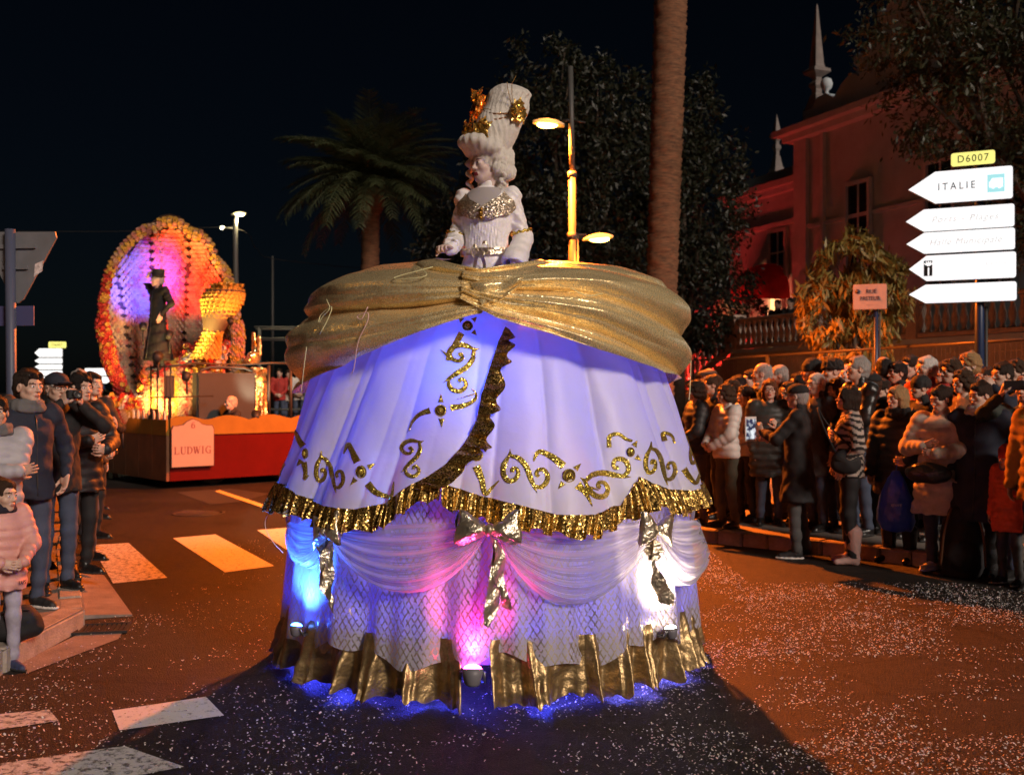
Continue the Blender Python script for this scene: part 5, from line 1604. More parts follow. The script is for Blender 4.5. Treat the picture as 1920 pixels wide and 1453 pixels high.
HANDS = {'relaxed': hand_mesh(.42, .3), 'grip': hand_mesh(1.15, 1.0), 'flat': hand_mesh(.16, .0)}

SKIN = {'light': (.56, .36, .27), 'tan': (.46, .28, .19), 'pale': (.64, .46, .38), 'paint': (.60, .45, .40), 'dark': (.20, .11, .07)}
def skin_mats(s, lips=None, brow=(.06, .04, .03)):
    k = SKIN[s]
    return [M('skin ' + s, k, .48, bump=.12, bscale=300, var=.10, vscale=14, spec=.4),
            M('lips ' + str(lips or s), lips or (k[0] * .75, k[1] * .45, k[2] * .45), .4),
            M('eye white', (.72, .69, .66), .15), M('iris', (.03, .02, .015), .1), M('brow ' + str(brow), brow, .8)]
HAIRC = {'black': (.014, .011, .010), 'brown': (.055, .030, .017), 'auburn': (.13, .045, .018), 'grey': (.33, .31, .29), 'white': (.62, .59, .55), 'blond': (.36, .22, .10), 'dark brown': (.028, .017, .012)}
def hair_mat(c):
    return M('hair ' + c, HAIRC[c], .45, bump=1.0, bscale=45, var=.5, vscale=30, stretch=(7, 7, .6), spec=.2)

def hair_mesh(kind, h=.0085):
    g = Vox((-.17, -.18, -.36), (.17, .20, .22), h)
    ax = lambda P: np.sin(P[:, 0] * 260 + 3 * np.sin(P[:, 2] * 40)) * .5 + np.sin(P[:, 1] * 210 + P[:, 2] * 50) * .5
    if kind in ('short', 'crop', 'balding', 'wavy', 'bob', 'long', 'bun', 'tousled'):
        t = {'short': .010, 'crop': .005, 'balding': .004, 'wavy': .020, 'bob': .014, 'long': .014, 'bun': .010, 'tousled': .018}[kind]
        g.ell((0, .020, .034), (.076 + t, .096 + t, .088 + t), .01)
        g.ell((0, .045, -.030), (.070 + t * .7, .066 + t, .075), .03)
        if kind == 'wavy':
            for sx in (-1, 1): g.ell((sx * .078, .020, -.030), (.030, .055, .060), .03)
            g.ell((0, .09, -.05), (.07, .05, .075), .03)
        if kind in ('bob', 'long'):
            L = .095 if kind == 'bob' else .20
            for sx in (-1, 1): g.cap((sx * .076, .005, .02), (sx * .080, .012, -L), .026, .022, .03, sq=(.8, 1.7, 1))
            g.cap((0, .075, .0), (0, .085, -L), .06, .055, .04, sq=(1.15, .75, 1))
        if kind == 'bun': g.ell((0, .125, .050), (.042, .038, .042), .012)
        # face opening
        low = -.02 if kind in ('bob', 'long') else 0
        g.ell((0, -.112, -.018), (.060 if kind in ('bob', 'long', 'wavy') else .070, .066, .086), .035, cut=True)
        g.ell((0, -.085, -.11), (.064, .10, .085), .02, cut=True)
        if kind in ('short', 'crop', 'balding', 'tousled', 'bun'):
            for sx in (-1, 1): g.ell((sx * .09, -.012, -.042), (.035, .036, .050), .025, cut=True)
            g.ell((0, .0, -.16), (.12, .14, .075), .015, cut=True)
        if kind == 'balding':
            g.ell((0, -.035, .105), (.085, .115, .070), .02, cut=True)
        A = {'wavy': .015, 'tousled': .016, 'balding': .004, 'crop': .004}.get(kind, .010)
        g.noise(A, 55 if kind in ('wavy', 'tousled') else 38, 5)
        g.noise(.0035, 1, 0, ax)
    elif kind == 'beanie':
        g.ell((0, .018, .046), (.090, .108, .096), .01)
        g.cap((0, .01, .016), (0, .012, .042), .093, .096, .01, sq=(1, 1.15, 1))
        g.ell((0, .01, -.06), (.15, .16, .068), .008, cut=True)
        g.noise(.004, 45, 2); g.noise(.002, 1, 0, lambda P: np.sin(np.arctan2(P[:, 0], P[:, 1]) * 60))
    elif kind in ('cap', 'flatcap'):
        g.ell((0, .016, .050), (.087, .105, .072 if kind == 'cap' else .056), .01)
        if kind == 'flatcap': g.ell((0, -.01, .055), (.098, .13, .042), .02)
        g.ell((0, .01, -.045), (.15, .20, .080), .004, cut=True)
        g.ell((0, -.105, .030), (.070, .062 if kind == 'cap' else .04, .0085), .008, rx=-.22)
        g.noise(.002, 60, 2)
    elif kind == 'fur':
        g.ell((0, .014, .075), (.105, .118, .075), .02)
        g.ell((0, .012, .040), (.108, .122, .045), .02)
        g.ell((0, .01, -.05), (.15, .2, .068), .01, cut=True)
        g.noise(.010, 90, 2); g.noise(.005, 200, 7)
    elif kind == 'tophat':
        g.cap((0, .014, .06), (0, .020, .155), .088, .094, .01, sq=(1, 1.12, 1))
        g.plane_z(.175, below=False)
        g.ell((0, .012, .052), (.135, .155, .010), .006)
        g.ell((0, .01, -.04), (.1, .12, .085), .004, cut=True)
    V, F = g.mesh()
    return V, F
_hair = {}
def hair(kind):
    if kind not in _hair: _hair[kind] = hair_mesh(kind)
    return _hair[kind]

def shoe_mesh(kind):
    g = Vox((-.08, -.22, -.02), (.08, .12, .40), .009)
    if kind == 'boot':
        g.cap((0, .03, .10), (0, .030, .31), .056, .078, .02); g.cap((0, .03, .05), (0, -.14, .035), .044, .030, .03, sq=(.95, 1, .95)); g.cap((0, .05, .0), (0, .05, .06), .028, .038, .02)
    else:
        g.cap((0, .035, .055), (0, -.13, .030), .046, .034, .03, sq=(.95, 1, .9)); g.cap((0, .03, .06), (0, .035, .10), .044, .046, .02)
        g.ell((0, -.045, .012), (.050, .145, .022), .008)
    g.noise(.003, 60, 1)
    g.plane_z(0, below=True)
    V, F = g.mesh(); C = V[F].mean(1)
    return V, F, (C[:, 2] < .022).astype(int)
SHOES = {k: shoe_mesh(k) for k in ('shoe', 'boot')}

def rotm(D, Nn):
    D = np.array(D, float); D /= np.linalg.norm(D)
    Nn = np.array(Nn, float); Nn = Nn - D * (Nn @ D); Nn /= np.linalg.norm(Nn)
    return np.stack([D, np.cross(Nn, D), Nn], 0)          # rows: fingers, thumb side, palm

def ik(S, W, pole, l1=.295, l2=.262):
    S, W = np.array(S, float), np.array(W, float)
    d = W - S; L = np.linalg.norm(d)
    if L > l1 + l2 - .005: W = S + d / L * (l1 + l2 - .005); d = W - S; L = np.linalg.norm(d)
    a = (l1 * l1 - l2 * l2 + L * L) / (2 * L); hgt = math.sqrt(max(1e-5, l1 * l1 - a * a))
    p = np.array(pole, float); p = p - d * (p @ d) / L ** 2; p /= np.linalg.norm(p) + 1e-9
    return S + d / L * a + p * hgt, W

# wrists, poles, finger direction, palm normal, hand shape for the right (-x) and left (+x) arm
POSES = {
    'hang': [((-.255, -.02, .86), (-.5, 1, 0), (0, -.12, -1), (1, 0, 0), 'relaxed'), ((.255, -.02, .86), (.5, 1, 0), (0, -.12, -1), (-1, 0, 0), 'relaxed')],
    'clasp': [((-.09, -.24, 1.00), (-1, .6, -.4), (.8, -.5, -.15), (0, 1, 0), 'relaxed'), ((.09, -.25, .99), (1, .6, -.4), (-.8, -.5, -.15), (0, 1, 0), 'grip')],
    'cross': [((.10, -.235, 1.17), (-1, 0, -.7), (1, .15, .15), (0, 1, 0), 'relaxed'), ((-.12, -.205, 1.14), (1, 0, -.7), (-1, .2, .1), (0, 1, 0), 'relaxed')],
    'camera': [((-.085, -.25, 1.50), (-1, 0, -1), (.35, -.35, .85), (.8, .1, 0), 'grip'), ((.085, -.25, 1.50), (1, 0, -1), (-.35, -.35, .85), (-.8, .1, 0), 'grip')],
    'tablet': [((-.11, -.33, 1.16), (-1, .3, -.8), (.5, -.6, .7), (.8, .2, 0), 'grip'), ((.11, -.35, 1.24), (1, .3, -.8), (-.5, -.5, .7), (-.8, .2, 0), 'grip')],
    'phone': [((-.20, -.06, .88), (-.5, 1, 0), (0, -.12, -1), (1, 0, 0), 'relaxed'), ((.05, -.31, 1.18), (1, .4, -.8), (-.45, -.5, .7), (-.7, .4, 0), 'grip')],
    'pocket': [((-.235, -.09, .95), (-1, 1, 0), (.35, -.3, -1), (1, 0, 0), 'relaxed'), ((.235, -.09, .95), (1, 1, 0), (-.35, -.3, -1), (-1, 0, 0), 'relaxed')],
    'bag': [((-.23, -.12, .86), (-1, 1, 0), (0, -.1, -1), (1, 0, 0), 'grip'), ((.20, -.20, 1.02), (1, .6, -.4), (-.7, -.6, -.1), (-.2, 1, 0), 'grip')],
    'chest': [((-.08, -.24, 1.16), (-1, .3, -.8), (.7, -.2, .3), (0, 1, 0), 'relaxed'), ((.06, -.26, 1.10), (1, .3, -.8), (-.8, -.3, .1), (0, 1, 0), 'grip')],
    'hat': [((-.14, -.10, 1.66), (-1, .2, .2), (.7, -.1, .6), (.5, .2, -.6), 'relaxed'), ((.24, -.10, .98), (1, .6, 0), (-.1, -.3, -1), (-1, 0, 0), 'relaxed')],
    'lap': [((-.10, -.30, .98), (-1, .3, -.6), (.4, -.9, -.1), (0, 0, -1), 'relaxed'), ((.10, -.30, .98), (1, .3, -.6), (-.4, -.9, -.1), (0, 0, -1), 'relaxed')],
    'up': [((-.12, -.36, 1.56), (-1, 0, -.8), (.3, -.3, .9), (.8, .1, 0), 'grip'), ((.10, -.36, 1.58), (1, 0, -.8), (-.3, -.3, .9), (-.8, .1, 0), 'grip')],
    'queen': [((-.175, -.245, 1.045), (-.28, 1, -.3), (-.25, -.8, .15), (.2, .3, -1), 'grip'), ((.215, -.15, .95), (.28, 1, -.1), (.05, -.75, -.62), (-.1, .2, -1), 'relaxed')],
}
def cloth(key, col, **k):
    k.setdefault('rough', .8); k.setdefault('bump', .35); k.setdefault('bscale', 180); k.setdefault('var', .22); k.setdefault('vscale', 9)
    return M('cloth ' + key, col, **k)
JEANS = cloth('jeans', (.045, .060, .10), vscale=5, var=.35)
BLACKT = cloth('black trousers', (.012, .012, .014))
SHOEB = M('black leather shoe', (.012, .011, .011), .35); SOLE = M('dark sole', (.02, .02, .02), .8); SOLEW = M('white sole', (.65, .62, .58), .7)

NP = [0]
def person(px, Y, H, rot, label, top, hairk=('short', 'brown'), legs=BLACKT, pose='hang', sex='male', skin='light', base=None, hem=.82, puff=0, collar=True,
           hood=None, shoe=('shoe', SHOEB, SOLE), hat=None, glasses=None, scarf=None, face=0, tilt=0, bulk=1.0, child=False, sit=False, detail=1.0, X=None, group=None, cat='person',
           lips=None, stripes=None, lean=0, hands=True, trim=None, brow=None, extra_top=None, flare=0, head_s=1.0, armr=1.0):
    NP[0] += 1; sd = NP[0]
    rs = np.random.default_rng(sd)
    if base is None: base = KH - .004
    root = empty('person', ((px - CX) / FPX * Y if X is None else X, Y, base), R(rot), H / 1.72, label=label, cat=cat, group=group)
    dz = -.42 if sit else 0
    h = .0155 / detail
    fem = sex == 'female'
    sw = (.165 if fem else .185) * (.9 if child else 1) * bulk ** .5
    pz = POSES[pose]
    jit = rs.uniform(-.015, .015, 6)
    arms = []
    for i, sg in ((0, -1), (1, 1)):
        S = np.array([sg * sw, .015, 1.405]); W = np.array(pz[i][0]) + jit[i * 3:i * 3 + 3]
        if pose == 'hang': W[0] = sg * (abs(W[0]) + .02 * (bulk - 1) * 5)
        E, W = ik(S, W, pz[i][1])
        arms.append((S + [0, 0, dz], E + [0, 0, dz], W + [0, 0, dz], sg, pz[i]))
    st = rs.uniform(-.05, .05)
    feet = []
    for sg in (-1, 1):
        if sit: feet.append((np.array([sg * .095, 0, .52]), np.array([sg * .12, -.42, .50]), np.array([sg * .11, -.40, .085])))
        else: feet.append((np.array([sg * .09, .01, .90]), np.array([sg * .098, -.012 + sg * st * .5, .48]), np.array([sg * .105, .03 + sg * st, .085])))
    # --- skin: one continuous body, head and hands grown on
    hd = HEADS['child' if child else sex]
    hs = (1.28 if child else (.97 if fem else 1.0)) * head_s
    hc = np.array([0, -.018, 1.605 + dz - (.03 if child else 0)])
    g = Vox((-.62, -.62, .04), (.62, .32, 1.56 + dz), .026)
    g.prof([(.86 + dz, .13, .09, 0), (1.05 + dz, .12, .085, 0), (1.30 + dz, .145, .095, 0), (1.42 + dz, .10, .07, .01), (1.47 + dz, .055, .055, .02)], .03)
    g.cap((0, .02, 1.42 + dz), (0, .012, 1.52 + dz), .055, .052, .03)
    for S, E, W, sg, p in arms: g.cap(S, E, .044, .036, .03); g.cap(E, W, .035, .025, .02)
    for a, b, c in feet: g.cap(a, b, .070, .048, .03); g.cap(b, c, .046, .033, .03); g.cap(c, c + [0, -.02, -.02], .033, .033, .02)
    V, F = g.mesh(); VV, FF, MI = [V], [F], [np.zeros(len(F), int)]; n = len(V)
    cf, sf = math.cos(R(face)), math.sin(R(face)); ct, sn = math.cos(R(tilt)), math.sin(R(tilt))
    HR = np.array([(cf, sf, 0), (-sf, cf, 0), (0, 0, 1)])
    TR = np.array([(1, 0, 0), (0, ct, sn), (0, -sn, ct)])
    def hp(V): return (V * hs) @ TR @ HR + hc
    VV.append(hp(hd[0])); FF.append(hd[1] + n); MI.append(hd[2]); n += len(hd[0])
    if hands:
        for S, E, W, sg, p in arms:
            hv, hf = HANDS[p[4]]
            hv = hv * np.array([1, -sg * 1.0, 1]) * (.92 if fem else 1.0)
            q = (hv * np.array([1, 1, 1])) @ rotm(p[2], p[3]) + W
            VV.append(q); FF.append((hf if -sg > 0 else hf[:, ::-1]) + n); MI.append(np.zeros(len(hf), int)); n += len(hv)
    mats = skin_mats(skin, lips, brow or HAIRC.get(hairk[1] if hairk else 'brown', (.05, .03, .02)))
    mk('body', np.concatenate(VV), np.concatenate(FF), mats, np.concatenate(MI), parent=root)
    # --- top
    tm = top if not isinstance(top, tuple) else top[0]
    b = bulk * (1.0 + .10 * bool(puff))
    lo = hem + dz if not sit else hem + dz + .0
    g = Vox((-.66, -.66, max(.05, lo - .05)), (.66, .36, 1.56 + dz), h)
    quilt = (lambda zz: .014 * np.abs(np.sin(zz * math.pi / .085 + .4)) - .004) if puff else None
    w = [(1.36 + dz, .185 * b, .112 * b, .008), (1.28 + dz, .180 * b, .125 * b, 0), (1.10 + dz, (.150 if fem else .165) * b, .118 * b, -.004), (.98 + dz, .172 * b, .125 * b, .0), (.86 + dz, .185 * b, .132 * b, .004)]
    if hem < .80: w.append((hem + dz, (.195 + flare) * b, (.145 + flare) * b, .004))
    elif hem > .86: w = [q for q in w if q[0] > hem + dz] + [(hem + dz, .176 * b, .128 * b, 0)]
    else: w[-1] = (hem + dz, .185 * b, .132 * b, .004)
    if sit: w = [q for q in w if q[0] > .52] + [(.50, .18 * b, .14 * b, 0)]
    w.append((1.425 + dz, .125 * b, .085 * b, .012)); w.append((1.462 + dz, .070, .066, .018))
    g.prof(w, .03, quilt)
    if collar and not scarf:
        g.cap((0, .018, 1.445 + dz), (0, .010, 1.485 + dz), .068, .072, .02, sq=(1.05, 1.0, 1))
        g.cap((0, -.01, 1.47 + dz), (0, -.03, 1.55 + dz), .050, .060, .01, cut=True)
    if hood: g.ell((0, .105, 1.43 + dz), (.125, .075, .085), .03); g.ell((0, .085, 1.50 + dz), (.07, .05, .07), .02, cut=True)
    am = (lambda d: .010 * np.abs(np.sin(d * math.pi / .075)) - .002) if puff else (lambda d: .0045 * np.sin(d * 62) + .003 * np.sin(d * 37 + 1))
    pr = .012 if puff else 0
    for S, E, W, sg, p in arms:
        g.cap(S, E, .072 * armr * b ** .7 + pr, .056 * armr * b ** .7 + pr, .045, am)
        q = E + (W - E) * .97
        g.cap(E, q, .056 * b ** .7 + pr, (.041 + pr * .6), .025, am)
    if trim: g.noise(.0045, 1, 0, lambda P: np.sin(np.arctan2(P[:, 0], -P[:, 1]) * 34 + 2 * np.sin(P[:, 2] * 30)) * np.clip((1.25 - P[:, 2]) * 14, 0, 1) * np.clip((.17 - np.abs(P[:, 0])) * 40, 0, 1)); g.noise(.005, 1, 0, lambda P: np.sin(P[:, 2] * 95 + P[:, 0] * 60 + 3 * np.sin(P[:, 1] * 40)) * np.clip((np.abs(P[:, 0]) - .15) * 30, 0, 1))
    A = (.008 if not puff else .004) * (1 if not trim else .3)
    g.noise(A, 1, 0, lambda P: nz(P * [14, 14, 34], 1, sd)); g.noise(A * .6, 38, sd + 7)
    if not trim: g.noise(.006, 1, 0, lambda P: np.sin(P[:, 2] * 30 + 6 * np.sin(P[:, 0] * 9 + sd)) * np.clip((1.15 + dz - P[:, 2]) * 3, 0, 1))
    V, F = g.mesh()
    C = V[F].mean(1)
    mi = np.zeros(len(F), int); tms = [tm]
    if isinstance(top, tuple):
        tms = list(top)
        if stripes: mi[(np.sin(C[:, 2] * stripes + 3.0 * np.sin(C[:, 0] * 13 + sd) + 2.2 * np.sin(C[:, 1] * 19 + C[:, 2] * 9) + 1.2 * np.sin(C[:, 0] * 41)) > .1)] = 1
        else: mi[(C[:, 2] < 1.30 + dz) & (np.abs(C[:, 0]) < .15 * b)] = 1
    mk(trim or 'jacket', V, F, tms, mi, parent=root)
    if not puff and hem < 1.0 and not stripes and not trim:
        mb = MB(); 
        zf = np.linspace(lo + .03, 1.40 + dz, 9)
        zs = sorted(w); yy = [float(np.interp(q, [a[0] for a in zs], [a[2] for a in zs])) for q in zf]
        mb.tube([(0, -y_ - .004, q) for q, y_ in zip(zf, yy)], .005, 5)
        mb.build('front_closure', M('zip', (.03, .03, .03), .4), root)
    # --- legs
    if not sit:
        g = Vox((-.30, -.24, .05), (.30, .26, 1.04), h * 1.05)
        g.prof([(1.02, .150, .105, 0), (.92, .160, .115, .004), (.82, .14, .10, .006)], .03)
    else:
        g = Vox((-.30, -.60, .05), (.30, .26, .74), h * 1.05)
        g.prof([(.68, .150, .11, 0), (.50, .165, .13, .004)], .03)
    for a, b_, c in feet:
        g.cap(a, b_, .088, .064, .03, lambda d: .004 * np.sin(d * 40 + sd)); g.cap(b_, c, .062, .050, .03, lambda d: .006 * np.sin(d * 48 + sd) * np.clip(d * 3, 0, 1))
    g.noise(.005, 24, sd + 3)
    V, F = g.mesh(); mk('trousers', V, F, legs, parent=root)
    # --- shoes
    sv, sfc, smi = SHOES[shoe[0]]
    for i, (a, b_, c) in enumerate(feet):
        ang = (1 if i else -1) * .22
        ca, sa = math.cos(ang), math.sin(ang)
        q = sv @ np.array([(ca, sa, 0), (-sa, ca, 0), (0, 0, 1)]) + np.array([c[0], c[1] - .025, 0])
        mk('boot' if shoe[0] == 'boot' else 'shoe', q, sfc, [shoe[1], shoe[2]], smi, parent=root)
    # --- hair, hat, glasses, scarf
    if hairk:
        v_, f_ = hair(hairk[0]); mk('hair', hp(v_), f_, hair_mat(hairk[1]), parent=root)
    if hat:
        v_, f_ = hair(hat[0]); mk('hat', hp(v_ * (1.03 if hairk else 1.0)), f_, hat[1], parent=root)
    if glasses:
        mb = MB(); gz = .0 if glasses != 'up' else .075; gy = -.098 if glasses != 'up' else -.075
        for sx in (-1, 1):
            a = np.linspace(0, 2 * math.pi, 13)
            mb.tube(hp(np.stack([sx * .033 + .024 * np.cos(a), np.full(13, gy), gz + .018 * np.sin(a)], 1)), .0022, 5, caps=False)
            mb.tube(hp(np.array([(sx * .057, gy, gz + .006), (sx * .074, gy + .03, gz + .008), (sx * .084, .0, gz + .004), (sx * .084, .02, gz - .01)])), .002, 5)
            if glasses in ('dark', 'up'):
                mb.add(hp(np.stack([sx * .033 + .023 * np.cos(a[:-1]), np.full(12, gy), gz + .017 * np.sin(a[:-1])], 1)), [list(range(12))], 1)
        mb.tube(hp(np.array([(-.010, gy, gz + .004), (0, gy - .003, gz + .006), (.010, gy, gz + .004)])), .002, 5)
        mb.build('glasses', [M('glasses rim', (.02, .02, .02), .25), M('dark lens', (.01, .01, .012), .08)], root)
    if scarf:
        g = Vox((-.17, -.2, 1.33 + dz), (.17, .2, 1.60 + dz), .011)
        for q in range(14):
            a0, a1 = q * 2 * math.pi / 14, (q + 1) * 2 * math.pi / 14
            for zz, rr in ((1.445, .098), (1.485, .088)):
                g.cap((rr * math.sin(a0), .012 - rr * .95 * math.cos(a0), zz + dz), (rr * math.sin(a1), .012 - rr * .95 * math.cos(a1), zz + dz), .030, .030, .01)
        g.noise(.008, 45, sd); V, F = g.mesh(); mk('scarf', V, F, scarf, parent=root)
    return root

def carried(name, label, cat, root, loc, rz=0, group=None):
    """a thing held by a person, given in that person's own frame"""
    s = root.scale[0]; a = root.rotation_euler[2]
    p = Vector(loc) * s
    w = Vector((p.x * math.cos(a) - p.y * math.sin(a), p.x * math.sin(a) + p.y * math.cos(a), p.z)) + root.location
    return empty(name, w, a + rz, s, label=label, cat=cat, group=group)
# ------------------------------------------------------------------ the performer on top of the gown
VELVET = M('white crushed velvet', (.86, .83, .83), .38, bump=.6, bscale=34, var=.10, vscale=24, sheen=.3)
LACE = cloth_lame('champagne sequin lace', (.40, .30, .20), (.88, .76, .60), .4, 190, 1.0)
HALTER = M('white jersey', (.86, .83, .82), .7, bump=.2, bscale=220)
GOLDLEAF = cloth_lame('gold leaf foil', (.55, .30, .05), (.95, .66, .20), .28, 60, .5)
queen = person(0, 6.62, 1.66, -14, 'woman with white painted face, white gown bodice and towering wig standing in the giant gown', (VELVET, VELVET), hairk=None, legs=HALTER, pose='queen',
               sex='female', skin='paint', base=1.485, hem=.88, X=-.155, bulk=.90, face=-40, tilt=4, collar=False, head_s=1.08, armr=.82, detail=1.7, lips=(.22, .02, .03), trim='bodice', cat='performer', brow=(.10, .06, .05), shoe=('shoe', HALTER, HALTER))
qs = queen
# skirt of the bodice and waist down into the gown
g = Vox((-.3, -.25, .80), (.3, .25, 1.04), .012); g.prof([(1.02, .150, .118, 0), (.94, .178, .135, 0), (.82, .26, .21, 0)], .01); g.noise(.006, 26, 4); V, F = g.mesh(); mk('peplum', V, F, VELVET, parent=qs)
# high collar
g = Vox((-.1, -.1, 1.40), (.1, .12, 1.56), .008); g.cap((0, .02, 1.43), (0, .004, 1.520), .066, .060, .01); g.noise(.003, 60, 4); V, F = g.mesh(); mk('collar', V, F, HALTER, parent=qs)
# sequin yoke with a deep V, lying on the chest, and the plain inset
def chest(u, zz, off):
    zs = [1.10, 1.28, 1.36, 1.425, 1.462]; rx = [.150, .180, .185, .125, .075]; ry = [.118, .125, .112, .085, .070]; yo = [-.004, 0, .008, .012, .018]
    a, b, c = np.interp(zz, zs, rx) + off, np.interp(zz, zs, ry) + off, np.interp(zz, zs, yo)
    return np.stack([a * np.sin(u), c - b * np.cos(u), zz], -1)
for nm, mt, sg in (('lace_yoke', LACE, -1), ('lace_yoke', LACE, 1)):
    u = np.linspace(.0, 1.62, 40)[:, None]; v = np.linspace(0, 1, 24)[None, :]
    ztop = 1.315 + .120 * np.clip(u / 1.2, 0, 1) ** .85; zbot = 1.235 + .060 * (u / 1.35) ** 2 + .006 * np.cos(u * 9)
    zz = zbot + (ztop - zbot) * v
    P = chest(sg * u + 0 * v, zz, .016) ; P[..., 1] -= .004 * nz(P, 60, 3)
    mk(nm, P.reshape(-1, 3), grid_faces(40, 24, flip=sg > 0 and False or sg < 0), mt, parent=qs)
u = np.linspace(-.9, .9, 40)[:, None]; v = np.linspace(0, 1, 16)[None, :]
zz = (1.30 + .12 * (np.abs(u) / .9) ** .85) * (1 - v) + (1.445 + 0 * u) * v
mk('neck_inset', chest(u + 0 * v, zz, .012).reshape(-1, 3), grid_faces(40, 16), M('sheer grey inset', (.42, .38, .38), .5), parent=qs)
mb = MB().ell((0, -.146, 1.265), (.015, .014, .026), 12); mb.ell((0, -.146, 1.237), (.012, .011, .012), 10); mb.ell((0, -.146, 1.294), (.012, .011, .012), 10)
mb.build('brooch', cloth_lame('old gold brooch', (.18, .08, .01), (.55, .30, .06), .3, 150, .8), qs)
# ribbon belt with a small bow
u = np.linspace(-math.pi, math.pi, 80)[:, None]; v = np.linspace(0, 1, 6)[None, :]
zz = 1.005 + .045 * v + .02 * np.abs(u) / math.pi
mk('belt', chest(u + 0 * v, zz, .024).reshape(-1, 3), grid_faces(80, 6), FOIL, parent=qs)
for sg in (-1, 1):
    mb = MB(); a = np.linspace(0, math.pi * 2, 22)
    lp = np.stack([sg * (.01 + .045 * np.sin(a / 2) ** 2), -.165 - .015 * np.sin(a), 1.035 + .035 * np.sin(a) + sg * .01], 1)
    V = np.concatenate([lp + [0, -.004, -.008], lp + [0, .004, .010]]); n = 22
    mb.add(V, [(i, i + 1, n + i + 1, n + i) for i in range(n - 1)], smooth=True)
    tl = spline([(sg * .005, -.168, 1.03), (sg * .018, -.178, .99), (sg * .030, -.172, .945), (sg * .034, -.19, .90)], 14)
    V = np.concatenate([tl + [-.012, 0, 0], tl + [.012, -.006, 0]])
    mb.add(V, [(i, i + 1, 14 + i + 1, 14 + i) for i in range(13)], smooth=True)
    mb.build('belt_bow', FOIL, qs)
# wide sleeves with gold bands
for i, sg in ((0, -1), (1, 1)):
    p = POSES['queen'][i]
    S = np.array([sg * .165 * .9 ** .5, .015, 1.405]); E, W = ik(S, p[0], p[1])
    g = Vox(np.minimum(E, W) - .16, np.maximum(E, W) + .16, .011)
    a = E - (E - S) * .12
    g.cap(a, E, .060, .062, .03); g.cap(E, E + (W - E) * .95, .062, .082 if sg > 0 else .056, .03)
    if sg > 0: g.cap(W + [.01, .03, -.01], W + [.035, .07, -.10], .055, .060, .05)
    d = (W - E) / np.linalg.norm(W - E)
    g.cap(W - d * .02, W + d * .12, .05, .062, .02, cut=True)
    g.noise(.004, 26, 6 + i); g.noise(.0025, 1, 0, lambda P: np.sin(P[:, 2] * 120 + 5 * np.sin(P[:, 0] * 20))); V, F = g.mesh(); mk('sleeve', V, F, VELVET, parent=qs)
    d = (E - S) / np.linalg.norm(E - S); c = S + (E - S) * .84
    u_ = np.cross(d, [0, 1, 0]); u_ /= np.linalg.norm(u_); w_ = np.cross(d, u_)
    aa = np.linspace(0, 2 * math.pi, 33)
    mb = MB(); mb.tube([c + .063 * (math.cos(t) * u_ + math.sin(t) * w_) + d * .006 * math.sin(t * 11) for t in aa], .010, 6, caps=False)
    mb.build('gold_band', GLITTER, qs)
# --- the wig
WIG = M('white wig fibre', (.84, .78, .70), .65, bump=1.0, bscale=70, var=.10, vscale=30, sheen=.3, stretch=(5, 5, .6))
cf, sf = math.cos(R(-40)), math.sin(R(-40))
HRq = np.array([(cf, sf, 0), (-sf, cf, 0), (0, 0, 1)]); hcq = np.array([0, -.018, 1.605])
def wq(p): return np.asarray(p, float) @ HRq + hcq
g = Vox((-.34, -.34, -.30), (.34, .34, .72), .0085)
g.ell((0, .022, .040), (.096, .114, .100), .02)
g.ell((0, .060, -.030), (.090, .075, .100), .03)                       # back of the head
g.cap((0, .03, .12), (.012, .070, .22), .118, .126, .05)
g.cap((.012, .070, .22), (.030, .145, .385), .126, .140, .05)           # the tower leaning back
g.ell((.032, .165, .455), (.138, .135, .045), .03)
for sx in (-1, 1):                                                      # side curls
    g.cap((sx * .085, .015, .040), (sx * .090, .10, .010), .046, .050, .012); g.cap((sx * .090, .03, -.040), (sx * .088, .11, -.060), .044, .050, .012)
g.ell((0, .13, .06), (.10, .06, .065), .015); g.ell((0, .145, -.04), (.10, .06, .065), .012); g.ell((0, .10, -.12), (.075, .05, .055), .015)
# front roll rising over the brow
aa = np.linspace(-1.45, 1.45, 15)
pts = [(.118 * math.sin(a), .010 - .115 * math.cos(a), .088 + .020 * math.cos(a)) for a in aa]
for a, b in zip(pts[:-1], pts[1:]): g.cap(a, b, .042, .042, .018)
for a, b in zip(pts[3:-4], pts[4:-3]): g.cap((a[0] * 1.15, a[1] * 1.2 - .02, a[2] + .022), (b[0] * 1.15, b[1] * 1.2 - .02, b[2] + .022), .034, .034, .02)
g.ell((0, -.112, -.040), (.072, .080, .088), .012, cut=True)
g.ell((0, -.08, -.13), (.070, .11, .085), .012, cut=True)
g.noise(.0035, 30, 3)
g.noise(.0035, 1, 0, lambda P: np.sin(np.arctan2(P[:, 0], P[:, 1] - .06) * 26 + 5 * np.sin(P[:, 2] * 14) + P[:, 2] * 20))
V, F = g.mesh(); wig = mk('wig', wq(V), F, WIG, parent=qs)
for k, (bx, by) in enumerate(((-.100, -.060), (.104, .055))):
    g = Vox((bx - .06, by - .06, -.25), (bx + .06, by + .06, .08), .006)
    for i in range(40):
        t = i / 39; a = t * 19
        q = (bx + .014 * math.cos(a), by + .014 * math.sin(a), .05 - t * .19)
        a2 = (i + 1) / 39 * 19
        g.cap(q, (bx + .014 * math.cos(a2), by + .014 * math.sin(a2), .05 - (i + 1) / 39 * .19), .017 - .005 * t, .017 - .005 * t, .004)
    V, F = g.mesh(); mk('ringlet', wq(V), F, WIG, parent=wig)
